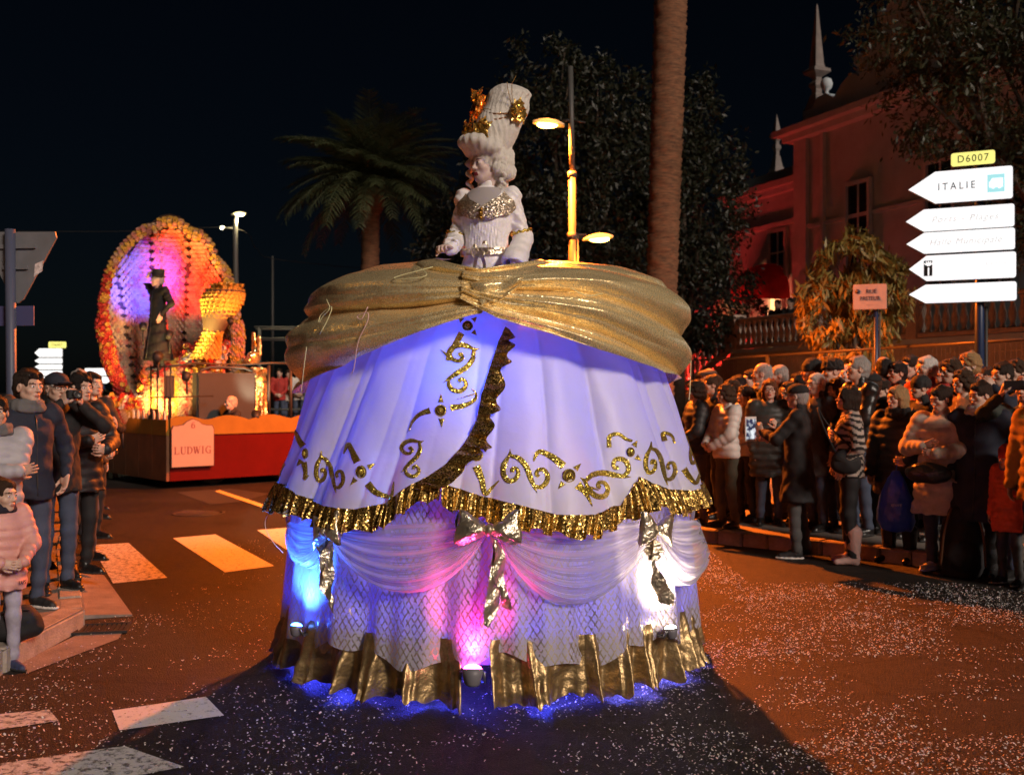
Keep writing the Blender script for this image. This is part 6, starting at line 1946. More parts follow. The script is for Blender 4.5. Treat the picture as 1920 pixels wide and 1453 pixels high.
def leaf_spray(c, nrm, s, n, seed):
    r2 = np.random.default_rng(seed); mb = MB()
    nrm = np.array(nrm, float); nrm /= np.linalg.norm(nrm)
    u = np.cross(nrm, [0, 0, 1]); u /= np.linalg.norm(u); w = np.cross(nrm, u)
    for k in range(n):
        a = k * 2.39996 + r2.uniform(-.3, .3); lf = .35 + .75 * r2.uniform()
        d = math.cos(a) * u + math.sin(a) * w + nrm * r2.uniform(.1, .9); d /= np.linalg.norm(d)
        sd = np.cross(d, nrm); sd /= np.linalg.norm(sd) + 1e-6; L = s * lf
        V = []; m = 5
        for i in range(m + 1):
            t = i / m; wd = L * .32 * math.sin(math.pi * min(1, .12 + t * .88)) * (1.25 if i % 2 else .7)
            b = np.array(c) + nrm * .01 + d * L * t - nrm * L * .35 * t * t + nrm * r2.normal(0, .004)
            V += [b - sd * wd, b + nrm * .008, b + sd * wd]
        F = []
        for i in range(m): F += [(i * 3, i * 3 + 1, i * 3 + 4, i * 3 + 3), (i * 3 + 1, i * 3 + 2, i * 3 + 5, i * 3 + 4)]
        mb.add(V, F)
    V = np.concatenate(mb.v); mb.v = [wq(V)]
    mb.build('gold_leaf_spray', GOLDLEAF, wig)
leaf_spray((-.055, -.085, .195), (-.35, -1, .15), .125, 38, 1)
leaf_spray((.065, -.075, .185), (.3, -1, .1), .095, 26, 4)
leaf_spray((-.105, .03, .40), (-.9, -.8, .35), .145, 46, 2)
leaf_spray((.165, .12, .315), (1, .15, .1), .110, 30, 3)
BEAD = M('copper bead', (.35, .16, .07), .25, metal=.8)
def tower(a, z, off=.008):
    t = np.clip((z - .12) / .30, 0, 1)
    return np.array([.03 * t + (.120 + .022 * t + off) * math.sin(a), .03 + .125 * t - (.120 + .022 * t + off) * math.cos(a), z])
def beads(p0, p1, sag, n=40, r=.0065):
    mb = MB()
    for i in range(n):
        t = i / (n - 1); q = tower(p0[0] + (p1[0] - p0[0]) * t, p0[1] + (p1[1] - p0[1]) * t - sag * 4 * t * (1 - t))
        mb.ell(wq(q), (r, r, r), 6)
    mb.build('bead_string', BEAD, wig)
beads((-.55, .385), (1.25, .30), .035); beads((-.65, .345), (1.25, .275), .045)
mb = MB()
for q in ([(.14, .03, .30), (.03, -.04, .34), (-.02, -.05, .29), (-.05, -.05, .22)], [(-.01, -.02, .42), (-.02, -.045, .34), (-.03, -.05, .24)], [(.15, .10, .34), (.21, .05, .46), (.24, .04, .48), (.32, .0, .485)], [(.16, .10, .32), (.21, .02, .43), (.23, .0, .47)]):
    mb.tube(wq(spline(q, 16)), .0022, 5)
mb.build('gold_wire', GOLDLEAF, wig)
# rouge and earring
mb = MB().ell(wq((.083, -.01, -.045)), (.006, .006, .016), 8); mb.build('earring', GOLDLEAF, qs)
# ------------------------------------------------------------------ the parade float
FRZ = math.atan2(.66, .75)
FO = Vector((-5.55, 17.3, 0))
flt = empty('parade_float', FO, FRZ, label='parade float with a giant scallop shell, red and yellow sides and a LUDWIG name board', cat='parade float')
REDP = M('red float panel', (.075, .0022, .0016), .8, var=.12, vscale=2, spec=.1)
BRNP = M('brown float panel', (.13, .048, .016), .65, var=.3, vscale=3)
YELP = M('ochre float panel', (.20, .105, .016), .7, var=.12, vscale=3, spec=.15)
DKP = M('black float undercarriage', (.02, .02, .022), .7)
FL, FW = 7.0, 3.4
MB().box((FL / 2, .02, .50), (FL, .05, .74)).build('side_panel', REDP, flt)
for i in range(6):
    w = FW / 6
    MB().box((-.03, w * (i + .5), .50), (.05, w - .012, .74)).build('end_board', BRNP, flt)
    MB().box((-.034, w * (i + .5), 1.0), (.05, w - .012, .26)).build('end_board', YELP, flt)
n = 61; top = []
for i in range(n):
    x = FL * i / (n - 1) + 0; top.append((x, 1.15 + .085 * abs(math.sin(math.pi * (x + .15) / .78)) ** 1.0 - .05))
MB().prism([(0, .872), (FL, .872)] + top[::-1], .05, Matrix.Translation((0, -.03, 0))).build('scalloped_board', YELP, flt)
for x0, x1, y0 in ((.05, 1.15, .05), (1.15, 2.75, 1.45), (2.75, FL - .05, .05)):
    MB().box(((x0 + x1) / 2, (y0 + FW - .05) / 2, .98), (x1 - x0 - .004, FW - .05 - y0, .08)).build('deck', DKP, flt)
MB().box((FL / 2, FW / 2 + .3, .3), (FL - .8, FW - 1.4, .36)).build('chassis', DKP, flt)
MB().box((1.95, .72, .16), (1.6, 1.4, .04)).build('driver_floor', DKP, flt)
for x in (.9, 2.2, 5.8):
    for y in (.35, FW - .35):
        w = MB().lathe([(.10, -.10), (.25, -.10), (.28, -.06), (.28, .06), (.25, .10), (.10, .10)], 18).build('wheel', M('tyre', (.02, .02, .02), .8), flt)
        w.matrix_local = Matrix.Translation((x, y, .28)) @ Matrix.Rotation(R(90), 4, 'X')
MB().box((2.62, -.002, .90), (.9, .02, .05)).build('dark_strip', DKP, flt)
for i in range(15):                                   # white picket tips along the end
    MB().prism([(-.035, 0), (.035, 0), (.035, .10), (0, .15), (-.035, .10)], .02, Matrix.Translation((-.04, .1 + i * .21, 1.12)) @ Matrix.Rotation(R(90), 4, 'Z')).build('picket', M('white picket', (.7, .6, .5), .6), flt)
# name board
nb_poly = [(0, 0), (.72, 0), (.72, .60), (.69, .66), (.62, .66), (.52, .68), (.46, .73), (.36, .77), (.26, .73), (.20, .68), (.10, .66), (.03, .66), (0, .60)]
nb = MB().prism([(x * 1.03 - .01, z * 1.03 - .01) for x, z in nb_poly], .02, Matrix.Translation((.0, -.075, .36))).build('name_board', M('board rim', (.05, .03, .025), .6), flt)
MB().prism(nb_poly, .006, Matrix.Translation((.0, -.083, .36))).build('board_face', M('pink cream board', (.30, .21, .175), .6, var=.05), nb)
MAR = M('maroon lettering', (.13, .018, .022), .6)
def glyph(ch, x, z, h, w):
    mb = MB(); y = -.086; T = h * .20; t = h * .06
    def st(pts, ws):
        p = np.array(pts, float); d = np.gradient(p, axis=0); d /= np.linalg.norm(d, axis=1)[:, None]; nn = np.stack([-d[:, 1], d[:, 0]], 1) * np.asarray(ws)[:, None] / 2
        a, b = p + nn, p - nn
        V = [(x + q[0] * w, y, z + q[1] * h) for q in a] + [(x + q[0] * w, y, z + q[1] * h) for q in b]
        k = len(p); mb.add(V, [(i, i + 1, k + i + 1, k + i) for i in range(k - 1)])
    def L(a, b, wd): st([a, b], [wd, wd])
    q = .20
    if ch == 'L': L((.22, 0), (.22, 1), q); L((.02, .03), (.9, .03), .06); L((.04, .97), (.42, .97), .06); L((.88, 0), (.88, .3), .08)
    if ch == 'U': L((.2, .25), (.2, 1), q); L((.82, .25), (.82, 1), .08); st([(.2, .28), (.26, .08), (.5, .02), (.75, .08), (.82, .28)], [.2, .14, .08, .08, .08]); L((.02, .97), (.4, .97), .06); L((.66, .97), (.98, .97), .06)
    if ch == 'D': L((.2, 0), (.2, 1), q); st([(.2, .97), (.6, .95), (.86, .7), (.88, .5), (.86, .3), (.6, .05), (.2, .03)], [.06, .08, .18, .2, .18, .08, .06]); L((.02, .97), (.3, .97), .06); L((.02, .03), (.3, .03), .06)
    if ch == 'W': L((.1, 1), (.3, 0), .17); L((.3, 0), (.5, .9), .07); L((.45, 1), (.68, 0), .17); L((.68, 0), (.92, 1), .07); L((.0, .97), (.25, .97), .06); L((.8, .97), (1.04, .97), .06); L((.38, .97), (.58, .97), .06)
    if ch == 'I': L((.5, 0), (.5, 1), .30); L((.2, .97), (.8, .97), .06); L((.2, .03), (.8, .03), .06)
    if ch == 'G': st([(.86, .78), (.66, .96), (.4, .95), (.16, .7), (.13, .5), (.16, .3), (.4, .05), (.66, .04), (.86, .16)], [.06, .07, .1, .18, .2, .18, .1, .07, .1]); L((.84, 0), (.84, .42), .16); L((.6, .42), (1.02, .42), .06); L((.87, .7), (.87, 1), .07)
    if ch == '6': st([(.78, .9), (.55, .97), (.28, .75), (.18, .42), (.25, .1), (.5, .02), (.76, .12), (.84, .32), (.74, .52), (.5, .58), (.28, .48)], [.14, .08, .16, .22, .2, .08, .18, .22, .18, .08, .08])
    return mb.build('lettering', MAR, nb, kind=None)
xs = .035
for ch, w in (('L', .095), ('U', .10), ('D', .10), ('W', .125), ('I', .06), ('G', .105)):
    glyph(ch, xs, .565, .12, w); xs += w + .011
glyph('6', .318, .985, .10, .085)

# --- the scallop shell, clad in paper cups
CUPC = {'cream': (.48, .30, .19), 'pink': (.45, .17, .12), 'gold': (.50, .28, .04), 'red': (.40, .025, .015), 'white': (.55, .48, .42)}
def cupmat(k): return M('paper cup ' + k, CUPC[k], .55, trans=.15)
SHX, SHY = -6.35, 19.3        # world place of the shell's foot
shell = empty('shell_frame', (0, 0, 0)); shell.parent = flt
shell.matrix_parent_inverse = Matrix.Identity(4)
bpy.context.view_layer.update()
shell.matrix_local = (Matrix.Translation(FO) @ Matrix.Rotation(FRZ, 4, 'Z')).inverted() @ Matrix.Translation((SHX, SHY, 0)) @ Matrix.Rotation(.30, 4, 'Z')
def cups(name, P, Nn, s, mats, mi, parent):
    """one small open cup at each point, facing along the normal"""
    P, Nn = np.asarray(P), np.asarray(Nn); n = len(P)
    Nn = Nn / np.linalg.norm(Nn, axis=1)[:, None]
    u = np.cross(Nn, [0.01, .02, 1]); u /= np.linalg.norm(u, axis=1)[:, None]; w = np.cross(Nn, u)
    rings = [(.72, -.030), (1.0, .018), (.80, .012), (.62, -.004), (.0, .004)]
    V = []; m = 7
    for r, h in rings:
        for j in range(m):
            a = 2 * math.pi * j / m
            V.append(P + s * r * (math.cos(a) * u + math.sin(a) * w) + Nn * h * s / .05)
    V = np.stack(V, 1).reshape(-1, 3)
    base = np.array([(i * m + j, i * m + (j + 1) % m, (i + 1) * m + (j + 1) % m, (i + 1) * m + j) for i in range(4) for j in range(m)])
    F = (base[None] + (np.arange(n) * 5 * m)[:, None, None]).reshape(-1, 4)
    o = mk(name, V, F, [cupmat(k) for k in mats], np.repeat(np.asarray(mi), len(base)), smooth=False, parent=parent)
    o['kind'] = 'stuff'
    return o
# outline of the shell seen from the front (photo points, at its own distance)
ol = [(292, 795), (262, 790), (240, 760), (222, 715), (203, 650), (193, 590), (196, 545), (206, 500), (226, 462), (246, 438), (264, 420), (290, 413), (300, 401), (322, 396), (345, 404), (352, 417), (378, 424), (398, 445), (404, 470),
      (424, 492), (438, 540), (444, 600), (446, 660), (444, 720), (430, 780), (380, 800)]
def W2(px, py, Y=19.3): return np.array([(px - CX) / FPX * Y - SHX, CAMH - (py - CY) / FPX * Y])
OLP = np.array([W2(*q) for q in ol])
cen = np.array(W2(318, 650)); foot = np.array(W2(318, 800))
ang = np.arctan2(OLP[:, 0] - cen[0], OLP[:, 1] - cen[1])
so = np.argsort(ang); ANG, RAD = ang[so], np.hypot(*(OLP - cen).T)[so]
ANG = np.concatenate([ANG - 2 * math.pi, ANG, ANG + 2 * math.pi]); RAD = np.tile(RAD, 3)
def rim(a): return np.interp(a, ANG, RAD)
def inside(x, z):
    a = np.arctan2(x - cen[0], z - cen[1]); return np.hypot(x - cen[0], z - cen[1]) / rim(a)
def lobe(x, z):
    return (x - cen[0]) / (.55 + .16 * np.clip(z - foot[1], 0, 3.2)) / .36
def depth(x, z):
    q = np.clip(inside(x, z), 0, 1); f = lobe(x, z)
    return .95 * (1 - q ** 2.2) + .12 * np.abs(np.cos(f * math.pi / 2 * 1.15)) * (1 - q ** 6) * 1.0
BACK = M('dark shell board', (.06, .03, .02), .8, var=.3)
P_, M_ = [], []
row = 0; zq = 1.15
while zq < 4.85:
    xq = -1.4 + (row % 2) * .05
    while xq < 1.5:
        if inside(xq, zq) < .90:
            f = lobe(xq, zq); fr = (f * 1.15 / 2) % 1
            if not (.46 < fr < .54) : P_.append((xq, zq)); M_.append(0 if rng.uniform() < .8 else 1)
        xq += .090
    zq += .070; row += 1
P_ = np.array(P_)
e = .01
D = depth(P_[:, 0], P_[:, 1]); Dx = (depth(P_[:, 0] + e, P_[:, 1]) - D) / e; Dz = (depth(P_[:, 0], P_[:, 1] + e) - D) / e
cups('inner_cups', np.stack([P_[:, 0], D - .03, P_[:, 1]], 1), np.stack([Dx, -np.ones(len(D)), Dz], 1), .058, ['cream', 'pink'], M_, shell)
# the board behind the cups, with an outer back
nr, na = 16, 90
aa = np.linspace(-math.pi, math.pi, na, endpoint=False)[:, None]; q = np.linspace(.02, .99, nr)[None, :]
X = cen[0] + np.sin(aa) * q * rim(aa); Z = cen[1] + np.cos(aa) * q * rim(aa)
f1 = np.stack([X, depth(X, Z) + .015, Z], -1); f2 = np.stack([X, depth(X, Z) * 1.0 + .10, Z], -1)
mk('shell_board', np.concatenate([f1.reshape(-1, 3), f2.reshape(-1, 3)]), np.concatenate([grid_faces(na, nr, True), grid_faces(na, nr, True, True) + na * nr]), BACK, parent=shell)
# thick rim: cups round a tube, and scattered red flowers outside
P_, N_, M_ = [], [], []
aa = np.linspace(-math.pi, math.pi, 150, endpoint=False)
for i, a in enumerate(aa):
    for k in range(9):
        b = -2.1 + k * .52 + (i % 2) * .26
        r0 = rim(a) * .93
        tr = .085 + .05 * (abs(a) > 1.2)
        rr = r0 + tr * math.cos(b + 1.57 - 1.57); d = -tr * math.sin(b)
        nrm = (math.sin(a) * math.cos(b), -math.sin(b), math.cos(a) * math.cos(b))
        P_.append((cen[0] + math.sin(a) * (r0 + tr * math.cos(b)), -tr * math.sin(b) - .0, cen[1] + math.cos(a) * (r0 + tr * math.cos(b)))); N_.append(nrm)
        left = math.sin(a) < -.2 and math.cos(a) < .8
        M_.append(rng.choice([3, 3, 3, 2]) if left else rng.choice([0, 2, 1, 2]))
P_ = np.array(P_) + rng.normal(0, .008, (len(P_), 3))
cups('rim_cups', P_, N_, .044, ['cream', 'pink', 'gold', 'red', 'white'], M_, shell)
mb = MB(); mb.tube([(cen[0] + math.sin(a) * rim(a) * .93, 0, cen[1] + math.cos(a) * rim(a) * .93) for a in np.append(aa, aa[0])], .07, 8, caps=False); mb.build('shell_rim', BACK, shell)
# lower lip of the shell in front, striped
ln_ = [(232, 745), (250, 712), (268, 690), (300, 676), (330, 655), (352, 642), (390, 645), (420, 622), (446, 625)]
LT = np.array([W2(a, b, 18.6) for a, b in ln_])
def lip(u, v):
    """u across 0..1, v 0 bottom 1 top"""
    x = -1.02 + 2.22 * u; zt = np.interp(x, LT[:, 0], LT[:, 1]); zb = 1.02
    z_ = zb + (zt - zb) * v
    y = -.30 - .62 * np.sin(math.pi * np.clip(u, 0, 1)) ** .6 * (.35 + .65 * np.sin(math.pi * np.clip(.25 + .75 * v, 0, 1)) ** .8)
    x = x * (.80 + .2 * v)
    return np.stack([x, y, z_], -1)
P_, N_, M_ = [], [], []
for i in range(22):
    for j in range(30):
        u, v = (j + .5 * (i % 2)) / 30, (i + .5) / 22
        p = lip(u, v); du = lip(u + .01, v) - p; dv_ = lip(u, v + .01) - p
        n_ = np.cross(du, dv_); P_.append(p); N_.append(n_)
        s_ = math.sin(u * 34 + 1.2 * v)
        M_.append(2 if s_ > .75 else (3 if (v > .80 and rng.uniform() < .5) or s_ < -.92 else (0 if rng.uniform() < .75 else 1)))
cups('lip_cups', P_, N_, .048, ['cream', 'pink', 'gold', 'red', 'white'], M_, shell)
U, Vv = np.meshgrid(np.linspace(0, 1, 40), np.linspace(0, 1, 14), indexing='ij')
pl_ = lip(U, Vv); pl_[..., 1] += .035
mk('lip_board', pl_.reshape(-1, 3), grid_faces(40, 14), BACK, parent=shell)
# yellow column with a flared top
P_, N_, M_ = [], [], []
c0, c1 = W2(352, 668, 18.4), W2(390, 536, 18.4)
for i in range(20):
    t = i / 19; cx_, cz_ = c0 + (c1 - c0) * t; r = float(np.interp(t, [0, .25, .45, .62, .8, .93, 1], [.24, .17, .15, .27, .36, .34, .24]))
    m = int(2 * math.pi * r / .085)
    for j in range(m):
        a = 2 * math.pi * (j + .5 * (i % 2)) / m
        P_.append((cx_ + r * math.cos(a), -.95 + r * math.sin(a), cz_)); N_.append((math.cos(a), math.sin(a), -.1)); M_.append(2)
for k in range(30):
    a = k * 2.4; r = .30 * math.sqrt(k / 30)
    P_.append((c1[0] + r * math.cos(a), -.95 + r * math.sin(a), c1[1] + .05)); N_.append((.1, -.1, 1)); M_.append(2)
cups('column_cups', P_, N_, .046, ['cream', 'pink', 'gold'], M_, shell)
mb = MB(); mb.lathe([(.14, c0[1]), (.16, c0[1] + .4), (.30, c1[1] - .4), (.34, c1[1] - .06), (.02, c1[1])], 16, c=(0, 0, 0))
V = np.concatenate(mb.v); V[:, 0] += np.interp(V[:, 2], [c0[1], c1[1]], [c0[0], c1[0]]); V[:, 1] -= .95; mb.v = [V]; mb.build('column', BACK, shell)
# loose red and white paper flowers on the lip
mb_p, mb_n, mb_m = [], [], []
for k in range(130):
    u = rng.choice([rng.uniform(.05, .35), rng.uniform(.62, 1.0)]); v = rng.uniform(.65, 1.08) if u > .3 else rng.uniform(.55, 1.02)
    p = lip(u, min(v, 1.05)) + [0, -.06, rng.uniform(-.02, .05)]
    mb_p.append(p); mb_n.append(rng.normal(0, .5, 3) + [0, -1, .2]); mb_m.append(int(rng.choice([3, 3, 4, 2])))
cups('paper_flowers', mb_p, mb_n, .055, ['cream', 'pink', 'gold', 'red', 'white'], mb_m, shell)

# --- rails, cabin, lamps on deck
fm = lambda px, py, Y: (Matrix.Translation(FO) @ Matrix.Rotation(FRZ, 4, 'Z')).inverted() @ at(px, py, Y)
RAILM = M('black rail', (.025, .022, .02), .5)
q = [fm(283, 688, 17.75), fm(320, 686, 17.6), fm(365, 681, 18.1), fm(450, 683, 18.7), fm(512, 680, 19.0), fm(560, 682, 19.4)]
MB().tube(q, .018, 6).build('guard_rail', RAILM, flt)
q2 = [fm(283, 745, 17.75), fm(322, 744, 17.6), fm(400, 742, 18.2)]
MB().tube(q2, .012, 6).build('mid_rail', RAILM, flt)
for px, Y in ((283, 17.75), (295, 17.72), (309, 17.66), (320, 17.6), (504, 19.0), (545, 19.3)):
    a, b = fm(px, 684, Y), fm(px, 790, Y); MB().tube([a, (b.x, b.y, 1.0)], .014 if px < 400 else .03, 6).build('rail_post', RAILM, flt)
CAB = M('dark grey cabin', (.014, .016, .017), .6, var=.2)
c0_ = fm(372, 700, 18.4); c1_ = fm(476, 700, 19.0)
d_ = (c1_ - c0_); L_ = math.hypot(d_.x, d_.y); rz_c = math.atan2(d_.y, d_.x)
cab = MB().box((0, 0, 0), (L_, .05, .85)).build('cabin', CAB, flt); cab.location = ((c0_.x + c1_.x) / 2, (c0_.y + c1_.y) / 2, 1.02 + .425); cab.rotation_euler = (0, 0, rz_c)
for s_ in (-1, 1):
    MB().box((s_ * L_ / 2, .12, 0), (.05, .20, .85)).build('cabin_side', CAB, cab)
MB().box((0, .10, .44), (L_ + .08, .26, .04)).build('cabin_roof', CAB, cab)
p0, p1 = fm(372, 790, 18.45), fm(476, 790, 19.05)
hb = [(p0.x, p0.y, 1.0), (p0.x, p0.y, 1.85), (p0.x + .06, p0.y + .03, 1.95), ((p0.x * .8 + p1.x * .2), (p0.y * .8 + p1.y * .2), 2.0), ((p0.x * .2 + p1.x * .8), (p0.y * .2 + p1.y * .8), 2.0), (p1.x - .06, p1.y - .03, 1.95), (p1.x, p1.y, 1.85), (p1.x, p1.y, 1.0)]
MB().tube(hb, .03, 8).build('hoop_rail', RAILM, flt)
# props and lamps
def place(px, py, Y): return at(px, py, Y)
c = place(317, 745, 17.95); sp = empty('loudspeaker', (c.x, c.y, c.z), .5, label='black loudspeaker box on the float beside the cabin', cat='loudspeaker')
BLK = M('black plastic', (.015, .015, .016), .6, bump=.2)
MB().box((0, 0, .18), (.15, .16, .38), bev=.015).build('cabinet', BLK, sp); MB().box((0, -.083, .18), (.12, .006, .33)).build('grille', M('grille', (.04, .04, .042), .7, bump=.8, bscale=300), sp)
MB().tube([(0, 0, 1.02 - c.z), (0, 0, 0)], .02, 8).build('stand', BLK, sp)
def flood(px, py, Y, col, e, to, lab, em=30, s=1.0, ang=110):
    c = place(px, py, Y); r = empty('floodlight', c, 0, label=lab, cat='floodlight', group='floodlights on the float')
    v = (Vector(to) - c).normalized(); q = v.to_track_quat('Z', 'Y').to_matrix().to_4x4()
    o = MB().lathe([(.05, -.16), (.08, -.14), (.10, .02), (.095, .02)], 16).build('can', BLK, r); o.matrix_local = q @ Matrix.Scale(s, 4)
    o = MB().ell((0, 0, .0), (.085, .085, .02), 14).build('lens', M('flood lens %.2f %.2f' % (col[1], col[2]), col, .3, emit=em, ecol=col), r); o.matrix_local = q @ Matrix.Scale(s, 4)
    MB().tube([(0, 0, -.05), (0, .02, -.35)], .015, 6).build('bracket', BLK, r)
    lamp('SPOT', 'flood_beam', tuple(v * .08 * s), e, col, .08, r, tuple(v * 3), ang, .8)
flood(296, 668, 17.5, (1.0, .95, .85), 10, place(330, 600, 20), 'round floodlight with a white rim hanging on the rail before the shell', 14, .9)
flood(290, 775, 17.9, (1.0, .58, .16), 260, place(315, 690, 18.8), 'floodlight glowing warm at the foot of the shell, left of the loudspeaker', 20, 1.0, 120)
flood(268, 610, 18.75, (.03, .05, 1.0), 700, place(258, 500, 20.2), 'floodlight glowing blue inside the left half of the shell', 14, .7, 70)
flood(318, 625, 18.7, (1.0, .03, .008), 650, place(352, 490, 20.2), 'floodlight glowing red behind the figure in the black coat', 14, .7, 70)
flood(350, 700, 18.05, (1.0, .70, .16), 620, place(372, 600, 18.4), 'floodlight glowing yellow at the foot of the flared column', 16, .8, 60)
flood(432, 600, 18.1, (1.0, .36, .10), 40, place(410, 500, 19.6), 'floodlight glowing orange at the right edge of the shell', 8, .6, 100)
flood(480, 775, 18.4, (1.0, .80, .50), 120, place(484, 660, 19.4), 'floodlight glowing pale under the golden hare figure', 14, .8, 70)
flood(230, 800, 17.6, (1.0, .30, .08), 30, place(215, 650, 19.3), 'floodlight glowing orange low at the left edge of the shell', 8, .6, 110)

# --- the golden long eared figure
GOLDP = cloth_lame('gold papier mache', (.60, .42, .14), (.95, .78, .42), .32, 40, .4)
c = place(482, 775, 19.6); c.z = 1.02
hare = empty('hare_statue', c, R(-25), label='golden hare statue with long upright ears right of the scallop shell', cat='statue')
g = Vox((-.5, -.5, -.02), (.5, .5, 1.75), .022)
g.prof([(0, .24, .22, 0), (.35, .21, .20, 0), (.7, .20, .18, 0), (1.0, .12, .12, 0)], .05)
g.ell((0, -.10, 1.17), (.11, .15, .12), .05); g.ell((.02, -.24, 1.12), (.07, .10, .06), .04)
g.cap((-.06, 0, 1.25), (-.12, .05, 1.62), .05, .035, .03, sq=(1.2, .6, 1)); g.cap((.06, 0, 1.25), (.09, -.06, 1.56), .05, .035, .03, sq=(1.2, .6, 1))
g.cap((-.17, 0, .92), (-.22, -.22, .62), .07, .05, .05); g.cap((.17, 0, .92), (.20, -.30, .85), .07, .05, .05)
g.noise(.02, 18, 3, lambda P: np.sin(np.arctan2(P[:, 0], P[:, 1]) * 11 + P[:, 2] * 3) * np.clip(1.0 - P[:, 2], 0, 1)); g.noise(.01, 20, 5)
V, F = g.mesh(); mk('body', V, F, GOLDP, parent=hare)
for sx in (-1, 1):
    MB().ell((.02 + sx * .055, -.205, 1.20), (.018, .012, .018), 8).build('eye', BLK, hare)

# --- scaffold stand with spectators behind the float
c = at(545, 724, 24); sc_ = empty('scaffold', (c.x, c.y, 0), .2, label='grey scaffold stand far behind the golden hare', cat='scaffold')
for x in (-.7, .3, 1.3):
    for y in (0, .9):
        MB().tube([(x, y, 0), (x, y, 3.0)], .028, 6).build('upright', GALV, sc_)
for z_ in (.7, 1.15, 2.2, 2.75, 3.0):
    for y in (0, .9): MB().tube([(-.8, y, z_), (1.4, y, z_)], .024, 6).build('ledger', GALV, sc_)
MB().box((.3, .45, .66), (2.1, .8, .05)).build('deck', M('scaffold deck', (.25, .2, .15), .8), sc_)
# ------------------------------------------------------------------ the crowd
C = cloth
BLACKC = C('black wool', (.012, .011, .012)); BLACKP = M('black puffer', (.013, .013, .015), .58, bump=.25, bscale=60); NAVY = C('navy', (.014, .018, .035)); CHAR = C('charcoal', (.035, .034, .036))
BROWNC = C('brown wool', (.050, .028, .020)); BEIGE = C('beige', (.48, .42, .34), rough=.75); WHITEP = M('white puffer', (.58, .54, .50), .5, bump=.25, bscale=60, var=.1); GREYP = M('grey puffer', (.36, .34, .36), .55, bump=.25, bscale=60, var=.12)
OLIVE = C('olive', (.075, .070, .045)); GREENP = M('dark green puffer', (.030, .035, .032), .5, bump=.25); REDJ = C('red jacket', (.40, .030, .022)); ORANGE = C('orange puffer', (.80, .11, .035), rough=.6); PINKP = M('pink puffer', (.62, .29, .24), .5, bump=.25, bscale=60, var=.12)
LEATH = M('black leather', (.016, .014, .013), .3, bump=.5, bscale=45); ZEB = (C('cream fake fur', (.46, .38, .32), bump=1.0), C('black fake fur', (.020, .018, .018), bump=1.0)); GREYW = C('grey wool', (.13, .125, .125)); TANJ = C('tan jacket', (.24, .15, .085)); DGREEN = C('dark green jacket', (.025, .035, .028))
MUST = C('mustard jacket', (.42, .22, .03)); LJEANS = C('pale jeans', (.20, .21, .28)); GREYT = C('grey trousers', (.06, .06, .06)); LAV = C('pale trousers', (.36, .33, .40))
WSNEAK = ('shoe', M('white sneaker', (.62, .58, .55), .6), SOLEW); BSNEAK = ('shoe', M('black sneaker', (.015, .015, .016), .6), SOLEW); PBOOT = ('boot', M('pink suede boot', (.42, .26, .23), .8), M('pink suede boot')); BBOOT = ('boot', SHOEB, SOLE)
KN = lambda k, c: C('knit ' + k, c, bump=.8)
G1, G2 = 'spectators on the right pavement', 'spectators on the left pavement'
def pr(*a, **k): return person(*a, group=G1, **k)
# front of the crowd, on the right
tab = pr(1497, 10.35, 1.68, -112, 'man in a dark knee length coat and black cap filming with a bright tablet', BLACKC, ('balding', 'grey'), GREYT, 'tablet', base=0, hem=.56, hat=('cap', KN('black', (.012, .012, .012))), shoe=BSNEAK, face=-12, glasses='clear', skin='light', bulk=1.12, flare=.02)
t = carried('tablet', 'bright tablet held up by the man in the dark coat and cap', 'tablet', tab, (.0, -.47, 1.27), -.6)
b = MB().box((0, 0, 0), (.16, .012, .25), bev=.004).build('case', M('white tablet case', (.6, .58, .55), .4), t)
scr = bpy.data.materials.new('tablet picture'); scr.use_nodes = True; N, L = scr.node_tree.nodes, scr.node_tree.links
bs = N['Principled BSDF']; bs.inputs['Base Color'].default_value = (.02, .02, .03, 1); bs.inputs['Roughness'].default_value = .15
tc = N.new('ShaderNodeTexCoord'); vo = N.new('ShaderNodeTexNoise'); vo.inputs['Scale'].default_value = 22; L.new(tc.outputs['Object'], vo.inputs['Vector'])
rp_ = N.new('ShaderNodeValToRGB'); rp_.color_ramp.elements[0].position = .45; rp_.color_ramp.elements[0].color = (.02, .03, .08, 1); rp_.color_ramp.elements[1].position = .66; rp_.color_ramp.elements[1].color = (.9, .95, 1, 1)
L.new(vo.outputs['Fac'], rp_.inputs['Fac']); L.new(rp_.outputs[0], bs.inputs['Emission Color']); bs.inputs['Emission Strength'].default_value = .8
MB().box((0, .0075, 0), (.135, .002, .20)).build('screen', scr, t); MB().box((0, -.0075, .09), (.02, .002, .02)).build('lens', BLK, t)
z_ = pr(1592, 10.0, 1.66, -100, 'woman in a black and cream striped fake fur jacket and pink boots', ZEB, ('bob', 'dark brown'), BLACKT, 'pocket', 'female', base=0, hem=.84, shoe=PBOOT, face=-8, stripes=105, bulk=1.08, tilt=-8)
def handbag(lab, root, loc, w, hh, d, m, strap=None, rz=0, cat='handbag', nm='handbag'):
    e_ = carried(nm, lab, cat, root, loc, rz)
    g = Vox((-w, -d * 2, -hh), (w, d * 2, hh * .8), .012); g.ell((0, 0, 0), (w / 2 * 1.1, d / 2 * 1.2, hh / 2 * 1.1), .01); g.ell((0, 0, -hh * .12), (w / 2, d / 2 * 1.3, hh / 2 * .8), .02); g.noise(.008, 30, 2)
    V, F = g.mesh(); mk('bag_body', V, F, m, parent=e_)
    MB().tube([(-w * .40, -d * .5, hh * .12), (0, -d * .62, hh * .02), (w * .40, -d * .5, hh * .12)], .006, 5).build('flap_edge', IRON, e_)
    if strap: MB().tube(spline(strap, 16), .009, 6).build('strap', m, e_)
    return e_
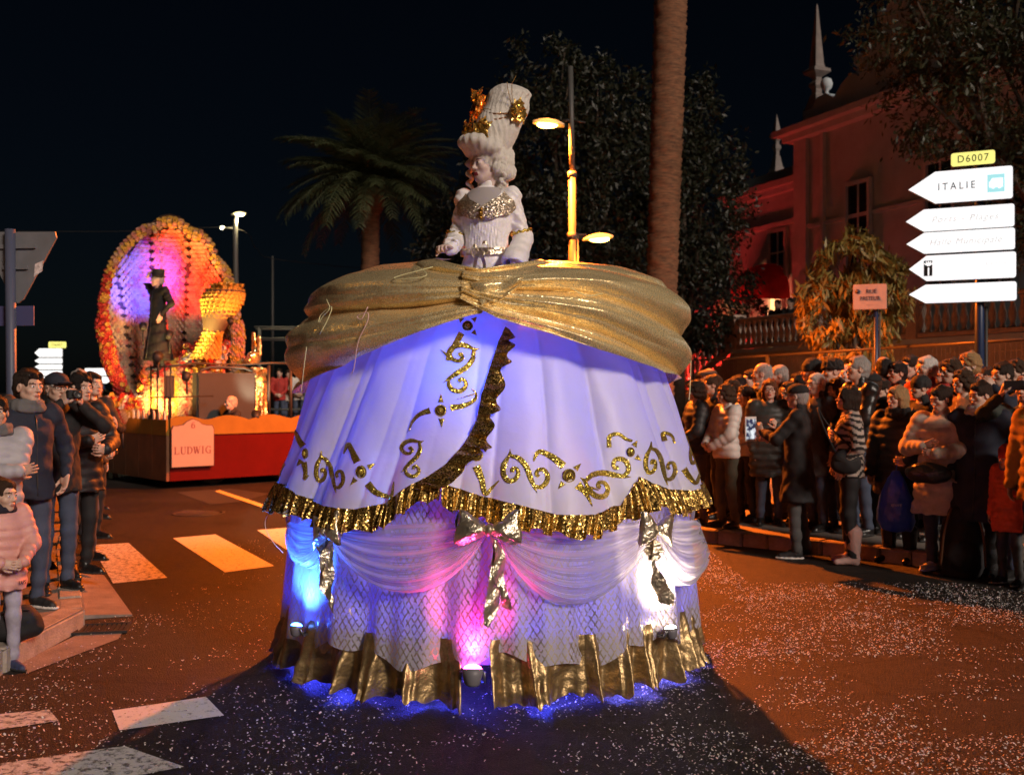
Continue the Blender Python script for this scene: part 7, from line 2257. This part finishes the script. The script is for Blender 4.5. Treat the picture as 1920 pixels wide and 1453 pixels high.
handbag('black shoulder bag on the hip of the woman in the striped fur jacket', z_, (.25, -.06, 1.0), .26, .22, .10, BLACKC, [(-.10, -.02, .10), (-.20, -.12, .34), (-.26, .0, .52), (-.18, .12, .36), (.08, .05, .10)], 1.4)
pr(1362, 11.55, 1.54, -70, 'short haired woman in a white hooded puffer jacket and olive trousers', WHITEP, ('wavy', 'brown'), OLIVE, 'clasp', 'female', hem=.84, puff=1, hood=1, face=-15, shoe=('shoe', SHOEB, SOLE))
pr(1443, 11.75, 1.60, -6, 'smiling woman with glasses in a long dark green puffer coat', GREENP, ('bob', 'auburn'), JEANS, 'phone', 'female', hem=.58, puff=1, face=-8, glasses='clear', bulk=1.1, lips=(.35, .06, .05))
bl = pr(1683, 10.05, 1.66, -48, 'blonde woman in a black padded coat carrying a blue drawstring bag', BLACKP, ('bob', 'blond'), BLACKT, 'bag', 'female', base=0, hem=.66, puff=1, shoe=BBOOT, face=-20, scarf=KN('black', (.012, .012, .012)), bulk=1.1)
e_ = carried('drawstring_bag', 'shiny blue drawstring bag hanging from the hand of the blonde woman', 'bag', bl, (.10, -.22, .62), .3)
g = Vox((-.24, -.16, -.34), (.24, .16, .42), .013); g.prof([(-.28, .14, .07, 0), (-.18, .18, .09, 0), (.0, .165, .085, 0), (.18, .10, .06, 0), (.30, .03, .03, 0)], .03); g.noise(.012, 18, 2); g.noise(.006, 45, 4); V, F = g.mesh()
mk('bag_body', V, F, M('blue nylon', (.015, .065, .50), .35, bump=.3, bscale=20), parent=e_)
MB().tube([(0, 0, .29), (.01, .0, .36), (0, .02, .44)], .006, 5).build('cord', M('blue nylon'), e_)
text('lettering', 'sport', .045, M('white print', (.7, .7, .7), .6), e_, (.02, -.099, -.02), (R(90), 0, 0), shear=.3)
be = pr(1764, 9.55, 1.66, -42, 'woman in a long beige hooded coat with jeans and white trainers', BEIGE, ('bun', 'dark brown'), JEANS, 'chest', 'female', base=0, hem=.54, puff=1, hood=1, face=-24, tilt=14, shoe=WSNEAK, bulk=1.14, flare=.015)
handbag('black leather handbag at the waist of the woman in beige', be, (-.02, -.26, .93), .40, .18, .11, LEATH, None, 0)
nv_ = pr(1838, 9.3, 1.70, -40, 'dark haired woman in a bulky navy coat and pale scarf beside the woman in beige', NAVY, ('short', 'dark brown'), BLACKT, 'pocket', 'female', base=0, hem=.50, face=-30, tilt=8, scarf=C('white scarf', (.5, .46, .42)), bulk=1.25, shoe=BBOOT, flare=.03)
p = ground(1803, 1080)
e_ = empty('rucksack', (p.x, p.y, 0), -.3, .9, label='big black rucksack with brown straps standing on the road at her feet', cat='rucksack')
g = Vox((-.3, -.25, -.02), (.3, .25, .78), .015); g.prof([(.0, .17, .12, 0), (.12, .21, .15, 0), (.45, .19, .14, 0), (.66, .12, .10, 0), (.72, .06, .06, 0)], .03); g.ell((0, -.13, .22), (.15, .07, .15), .02); g.noise(.010, 22, 2); V, F = g.mesh(); mk('bag_body', V, F, BLACKC, parent=e_)
for sx in (-1, 1): MB().tube(spline([(sx * .10, -.10, .68), (sx * .17, -.17, .45), (sx * .20, -.13, .12)], 14), .012, 6).build('strap', M('brown leather strap', (.14, .06, .025), .5), e_)
ph = pr(1925, 9.15, 1.76, -38, 'person in a dark green jacket holding a phone up at the right edge', DGREEN, ('short', 'black'), JEANS, 'up', base=0, hem=.80, face=-12)
t = carried('phone', 'phone held up to film by the person at the right edge', 'phone', ph, (0, -.43, 1.63), .0)
MB().box((0, 0, 0), (.155, .009, .078), bev=.004).build('case', BLK, t); MB().box((0, .0058, 0), (.14, .002, .068)).build('screen', M('phone glow', (.3, .25, .2), .3, emit=.5), t)
pr(1893, 8.95, 1.16, -62, 'child in an orange hooded puffer coat and dark trousers', ORANGE, ('short', 'brown'), GREYT, 'hang', 'male', base=0, hem=.66, puff=1, child=True, shoe=BSNEAK, hat=('beanie', KN('red', (.55, .05, .03))), scarf=KN('lilac', (.25, .2, .4)), face=-12, bulk=1.1)
pr(1958, 8.6, 1.72, -50, 'adult in a mustard jacket cut by the right edge beside the child', MUST, ('bob', 'brown'), JEANS, 'hang', 'female', base=0, hem=.74, puff=1)
# second and third rows on the pavement
rows = [
    (1338, 12.4, 1.66, -60, 'man in a black coat looking left over the white hooded jacket', BLACKC, ('short', 'brown'), {}),
    (1316, 12.9, 1.60, -55, 'woman in dark grey standing closest to the gown', CHAR, ('bob', 'dark brown'), dict(sex='female')),
    (1306, 11.9, 1.58, -58, 'woman in a black padded jacket half hidden by the gown', BLACKP, ('wavy', 'dark brown'), dict(sex='female', puff=1)),
    (1330, 14.0, 1.76, -50, 'man in a dark flat cap at the back next to the gown', CHAR, None, dict(hat=('flatcap', C('tweed', (.05, .045, .04))), glasses='clear')),
    (1372, 12.6, 1.60, -52, 'woman with light brown wavy hair behind the white hooded jacket', TANJ, ('wavy', 'brown'), dict(sex='female')),
    (1384, 13.4, 1.66, -50, 'man in a dark jacket left of the bald man', NAVY, ('short', 'black'), {}),
    (1431, 12.1, 1.79, -72, 'tall bald man in a dark coat with pale collar', BLACKC, ('balding', 'grey'), dict(bulk=1.12, skin='light', scarf=C('pale collar', (.45, .36, .28)))),
    (1462, 13.0, 1.78, -66, 'man with cropped grey hair behind the bald man', CHAR, ('crop', 'grey'), dict(skin='pale')),
    (1408, 13.9, 1.74, -55, 'man with short dark hair at the back left of the bald man', BROWNC, ('short', 'dark brown'), {}),
    (1498, 13.6, 1.70, -60, 'woman with a dark bob behind the man filming with the tablet', BLACKC, ('bob', 'black'), dict(sex='female')),
    (1524, 12.5, 1.83, -70, 'tall man in a thick black beanie seen from the side', BLACKC, ('short', 'brown'), dict(hat=('beanie', KN('black', (.012, .012, .012))), bulk=1.12)),
    (1531, 11.35, 1.66, -42, 'white haired man with glasses between the tablet man and the beanie', CHAR, ('crop', 'white'), dict(glasses='clear', skin='light')),
    (1562, 12.3, 1.82, -60, 'person in a dark fur hat at the back', BLACKP, None, dict(hat=('fur', C('dark fur', (.018, .014, .012), bump=1.0)), puff=1)),
    (1590, 13.2, 1.80, -58, 'ruddy man with thin hair behind the fur hat', CHAR, ('balding', 'brown'), dict(skin='pale')),
    (1610, 10.95, 1.83, -58, 'grey haired man in a shiny black leather jacket', LEATH, ('short', 'grey'), dict(bulk=1.15, skin='light', tilt=-6)),
    (1634, 11.2, 1.66, -60, 'man in a black cap between the leather jacket and the blonde woman', BLACKC, ('short', 'brown'), dict(hat=('cap', KN('black', (.012, .012, .012))))),
    (1657, 12.1, 1.86, -150, 'balding man turned away from the street in front of the blue post', CHAR, ('balding', 'black'), dict(skin='tan')),
    (1683, 12.0, 1.80, -48, 'young man with dark hair and a round face in the back row', BLACKC, ('short', 'black'), dict(skin='tan')),
    (1707, 12.4, 1.88, -40, 'tall dark haired man left of the white haired man', BLACKC, ('short', 'dark brown'), dict(skin='light')),
    (1738, 11.4, 1.84, -36, 'white haired man in a dark red jacket', REDJ, ('short', 'white'), dict(skin='light', bulk=1.1)),
    (1727, 10.6, 1.62, -50, 'person in a black woollen hat behind the woman in beige', BLACKC, None, dict(hat=('beanie', C('black felt', (.014, .012, .012))), sex='female')),
    (1784, 11.2, 1.80, -52, 'brown haired man behind the woman in beige', BROWNC, ('tousled', 'brown'), dict(skin='light')),
    (1818, 11.6, 1.88, -44, 'sandy haired man with glasses pushed up and a bright red jacket', REDJ, ('tousled', 'blond'), dict(glasses='up', skin='light')),
    (1806, 10.5, 1.68, -46, 'woman with brown hair in a pale jacket over the navy coat', TANJ, ('wavy', 'brown'), dict(sex='female', hood=1)),
    (1768, 12.6, 1.82, -40, 'man in a grey coat at the very back near the sign post', GREYW, ('short', 'dark brown'), {}),
    (1852, 12.2, 1.74, -52, 'woman in a black coat right of the blue sign post', BLACKC, ('bob', 'dark brown'), dict(sex='female')),
    (1880, 10.6, 1.76, -44, 'man in dark clothes behind the raised phone', NAVY, ('short', 'dark brown'), dict(pose='camera')),
    (1905, 11.5, 1.80, -40, 'brown haired man at the back of the right edge', TANJ, ('tousled', 'brown'), {}),
    (1650, 13.3, 1.76, -56, 'man with brown hair far back behind the golden shrub side', GREYW, ('short', 'brown'), {}),
    (1480, 12.2, 1.58, -50, 'woman in a grey woollen coat behind the tablet', GREYW, ('bob', 'brown'), dict(sex='female')),
    (1398, 12.1, 1.52, -48, 'teenager in a grey jacket between the white and green puffers', GREYP, ('tousled', 'dark brown'), dict(puff=1)),
    (1570, 11.3, 1.60, -66, 'woman in a navy coat behind the striped fur jacket', NAVY, ('wavy', 'dark brown'), dict(sex='female')),
    (1655, 11.3, 1.60, -52, 'short woman in charcoal left of the blonde woman', CHAR, ('short', 'dark brown'), dict(sex='female')),
]
legset = [BLACKT, JEANS, GREYT, OLIVE, JEANS]
for i, (px, Y, H, rot, lab, top, hk, kw) in enumerate(rows):
    kw = dict(kw); kw.setdefault('pose', ['hang', 'pocket', 'clasp', 'hang'][i % 4]); kw.setdefault('hem', [.80, .72, .84, .60][i % 4])
    pr(px, Y, H, rot - 18 + random.uniform(-10, 10), lab, top, hk, legset[i % 5], detail=.80, face=kw.pop('face', random.uniform(-14, 6)), **kw)
# left pavement
def pl_(*a, **k): return person(*a, group=G2, **k)
pl_(52, 7.25, 1.63, 52, 'man in a dark navy jacket with sunglasses pushed up on his head', NAVY, ('short', 'dark brown'), JEANS, 'pocket', hem=.80, glasses='up', scarf=GREYW, face=12, shoe=BSNEAK, skin='light', bulk=1.05)
cm = pl_(106, 7.95, 1.62, 46, 'man in a dark cap and glasses raising a small camera', BLACKC, ('crop', 'grey'), JEANS, 'camera', hem=.78, hat=('cap', C('navy cap', (.015, .017, .03))), glasses='clear', face=0, skin='light', bulk=1.05)
t = carried('camera', 'small black camera held up by the man in the cap', 'camera', cm, (0, -.325, 1.555), 0)
MB().box((0, 0, 0), (.115, .045, .070), bev=.008).build('camera_body', BLK, t)
o = MB().lathe([(.030, 0), (.030, .035), (.024, .04), (.02, .03)], 16).build('lens', M('lens barrel', (.05, .05, .05), .25), t); o.matrix_local = Matrix.Translation((0, -.022, 0)) @ Matrix.Rotation(R(90), 4, 'X')
pl_(-8, 6.75, 1.46, 38, 'teenager in a long grey puffer coat with folded arms', GREYP, ('short', 'black'), JEANS, 'cross', hem=.56, puff=1, face=-14, skin='tan', bulk=.98, scarf=GREYW)
kid = pl_(4, 6.2, 1.12, 44, 'child in a pink puffer jacket and pale trousers at the left edge', PINKP, ('short', 'brown'), LAV, 'clasp', base=0, hem=.74, puff=1, child=True, face=30, shoe=('shoe', M('blue shoe', (.03, .04, .10), .6), SOLE), scarf=KN('dark', (.02, .015, .03)))
text('lettering', 'TAPS', .05, INK, kid, (.115, -.165, .80), (R(90), 0, R(28)), sx=.8)
pl_(150, 8.6, 1.62, 58, 'person in a black jacket and dark hair just beyond the camera man', BLACKP, ('tousled', 'black'), BLACKT, 'chest', hem=.72, puff=1, face=0)
pl_(150, 9.3, 1.60, 60, 'woman in a shiny brown leather jacket with hands on her bag', M('brown leather', (.06, .030, .016), .35, bump=.4, bscale=40), ('bob', 'dark brown'), JEANS, 'bag', 'female', hem=.80)
pl_(172, 10.6, 1.66, 62, 'man in black holding his phone farther along the left kerb', BLACKC, ('short', 'black'), BLACKT, 'phone', hem=.80)
pl_(182, 13.2, 1.10, 70, 'child in dark clothes far along the left kerb', CHAR, ('short', 'brown'), BLACKT, 'hang', hem=.74, child=True)
pl_(176, 12.2, 1.62, 64, 'woman in a tan coat far along the left kerb', TANJ, ('bob', 'brown'), JEANS, 'clasp', 'female', hem=.66)
pl_(150, 11.4, 1.70, 50, 'man in a grey coat behind the woman in tan', GREYW, ('short', 'grey'), JEANS, 'pocket', hem=.66)
pl_(60, 8.9, 1.66, 50, 'woman in a charcoal coat behind the man with sunglasses', CHAR, ('bob', 'black'), JEANS, 'pocket', 'female', hem=.66)
pl_(-30, 8.2, 1.70, 50, 'man in a brown coat at the back of the left edge', BROWNC, ('short', 'brown'), JEANS, 'pocket', hem=.66)
p = ground(52, 1205, KH)
e_ = empty('rucksack', (p.x - .10, p.y + .05, KH), .4, .55, label='dark rucksack lying on the left pavement behind the pink child', cat='rucksack')
g = Vox((-.4, -.3, -.02), (.4, .3, .5), .02); g.ell((0, 0, .17), (.30, .2, .18), .02); g.ell((.1, -.06, .26), (.15, .14, .14), .04); g.noise(.02, 15, 3); g.plane_z(0); V, F = g.mesh(); mk('bag_body', V, F, BLACKC, parent=e_); MB().tube(spline([(-.2, -.1, .3), (-.05, -.22, .38), (.15, -.18, .36)], 10), .012, 5).build('strap', BLACKC, e_)

# --- people on the float and the terrace
person(296, 18.85, 1.72, -38, 'figure in a long black coat and top hat raising one arm in the shell', C('soot', (.004, .004, .004)), ('short', 'grey'), BLACKT, 'hat', base=1.95, hem=.18, face=-25, hat=('tophat', BLACKC), flare=.10, cat='performer', skin='light')
person(434, 18.38, 1.74, -52, 'bald man in black sitting on the float in front of the cabin', BLACKC, ('balding', 'grey'), BLACKT, 'lap', base=.19, sit=True, skin='light')
def stool(loc, rz, lab):
    r = empty('stool', loc, rz, label=lab, cat='stool')
    MB().box((0, 0, .46), (.36, .36, .04), bev=.01).build('seat', M('wood stool', (.15, .08, .04), .6), r)
    for sx in (-1, 1):
        for sy in (-1, 1): MB().tube([(sx * .13, sy * .13, .44), (sx * .16, sy * .16, 0)], .016, 6).build('leg', M('wood stool'), r)
p = at(434, 724, 18.38); stool((p.x, p.y, .18), R(30), 'wooden stool under the bald man on the float')
for i, (px, Y, z_, H, lab, c_, sx_) in enumerate(((524, 24.3, .70, 1.72, 'spectator in dark red on the scaffold stand, nearest to the hare', REDJ, 'male'), (541, 24.4, .70, 1.68, 'spectator in pale clothes in the middle of the scaffold stand', BEIGE, 'female'), (560, 24.3, .70, 1.74, 'spectator in white on the scaffold stand beside the gown', WHITEP, 'male'))):
    person(px, Y, H * .80, 5 + i * 8, lab, c_, ('short', 'dark brown'), JEANS, ['clasp', 'hang', 'clasp'][i], sx_, base=z_, detail=.7, group='spectators on the scaffold stand')
for i, (px, off, lab) in enumerate(((1432, 0, 'seated person in dark clothes under the red awning, left of the lit door'), (1489, 0, 'seated person in dark clothes right of the lit door on the terrace'), (1503, .5, 'seated person in dark clothes at the pilaster right of the lit door'))):
    u = [3.4, 5.55, 6.1][i]
    p = Matrix.Rotation(VRZ, 4, 'Z') @ Vector((u, [-1.1, -2.2, -2.2][i], 2.65)) + VO
    person(0, p.y, 1.72, -40, lab, BLACKC, ('short', 'black'), BLACKT, 'lap', sit=True, base=2.65, X=p.x, detail=.7, group='people sitting on the terrace')
    stool(p, -.4, ['stool under the terrace sitter left of the door', 'stool under the terrace sitter right of the door', 'stool under the terrace sitter at the pilaster'][i])
# small lamp far left by the bushes
c = at(200, 750, 20)
e_ = empty('small_lamp', (c.x, c.y, 0), 0, label='small white mushroom lamp among the bushes left of the float', cat='lamp')
MB().tube([(0, 0, 0), (0, 0, c.z)], .03, 8).build('post', IRON, e_); MB().ell((0, 0, c.z), (.11, .11, .035), 14).build('shade', M('small lamp glow', (1, .95, .8), .4, emit=6), e_)
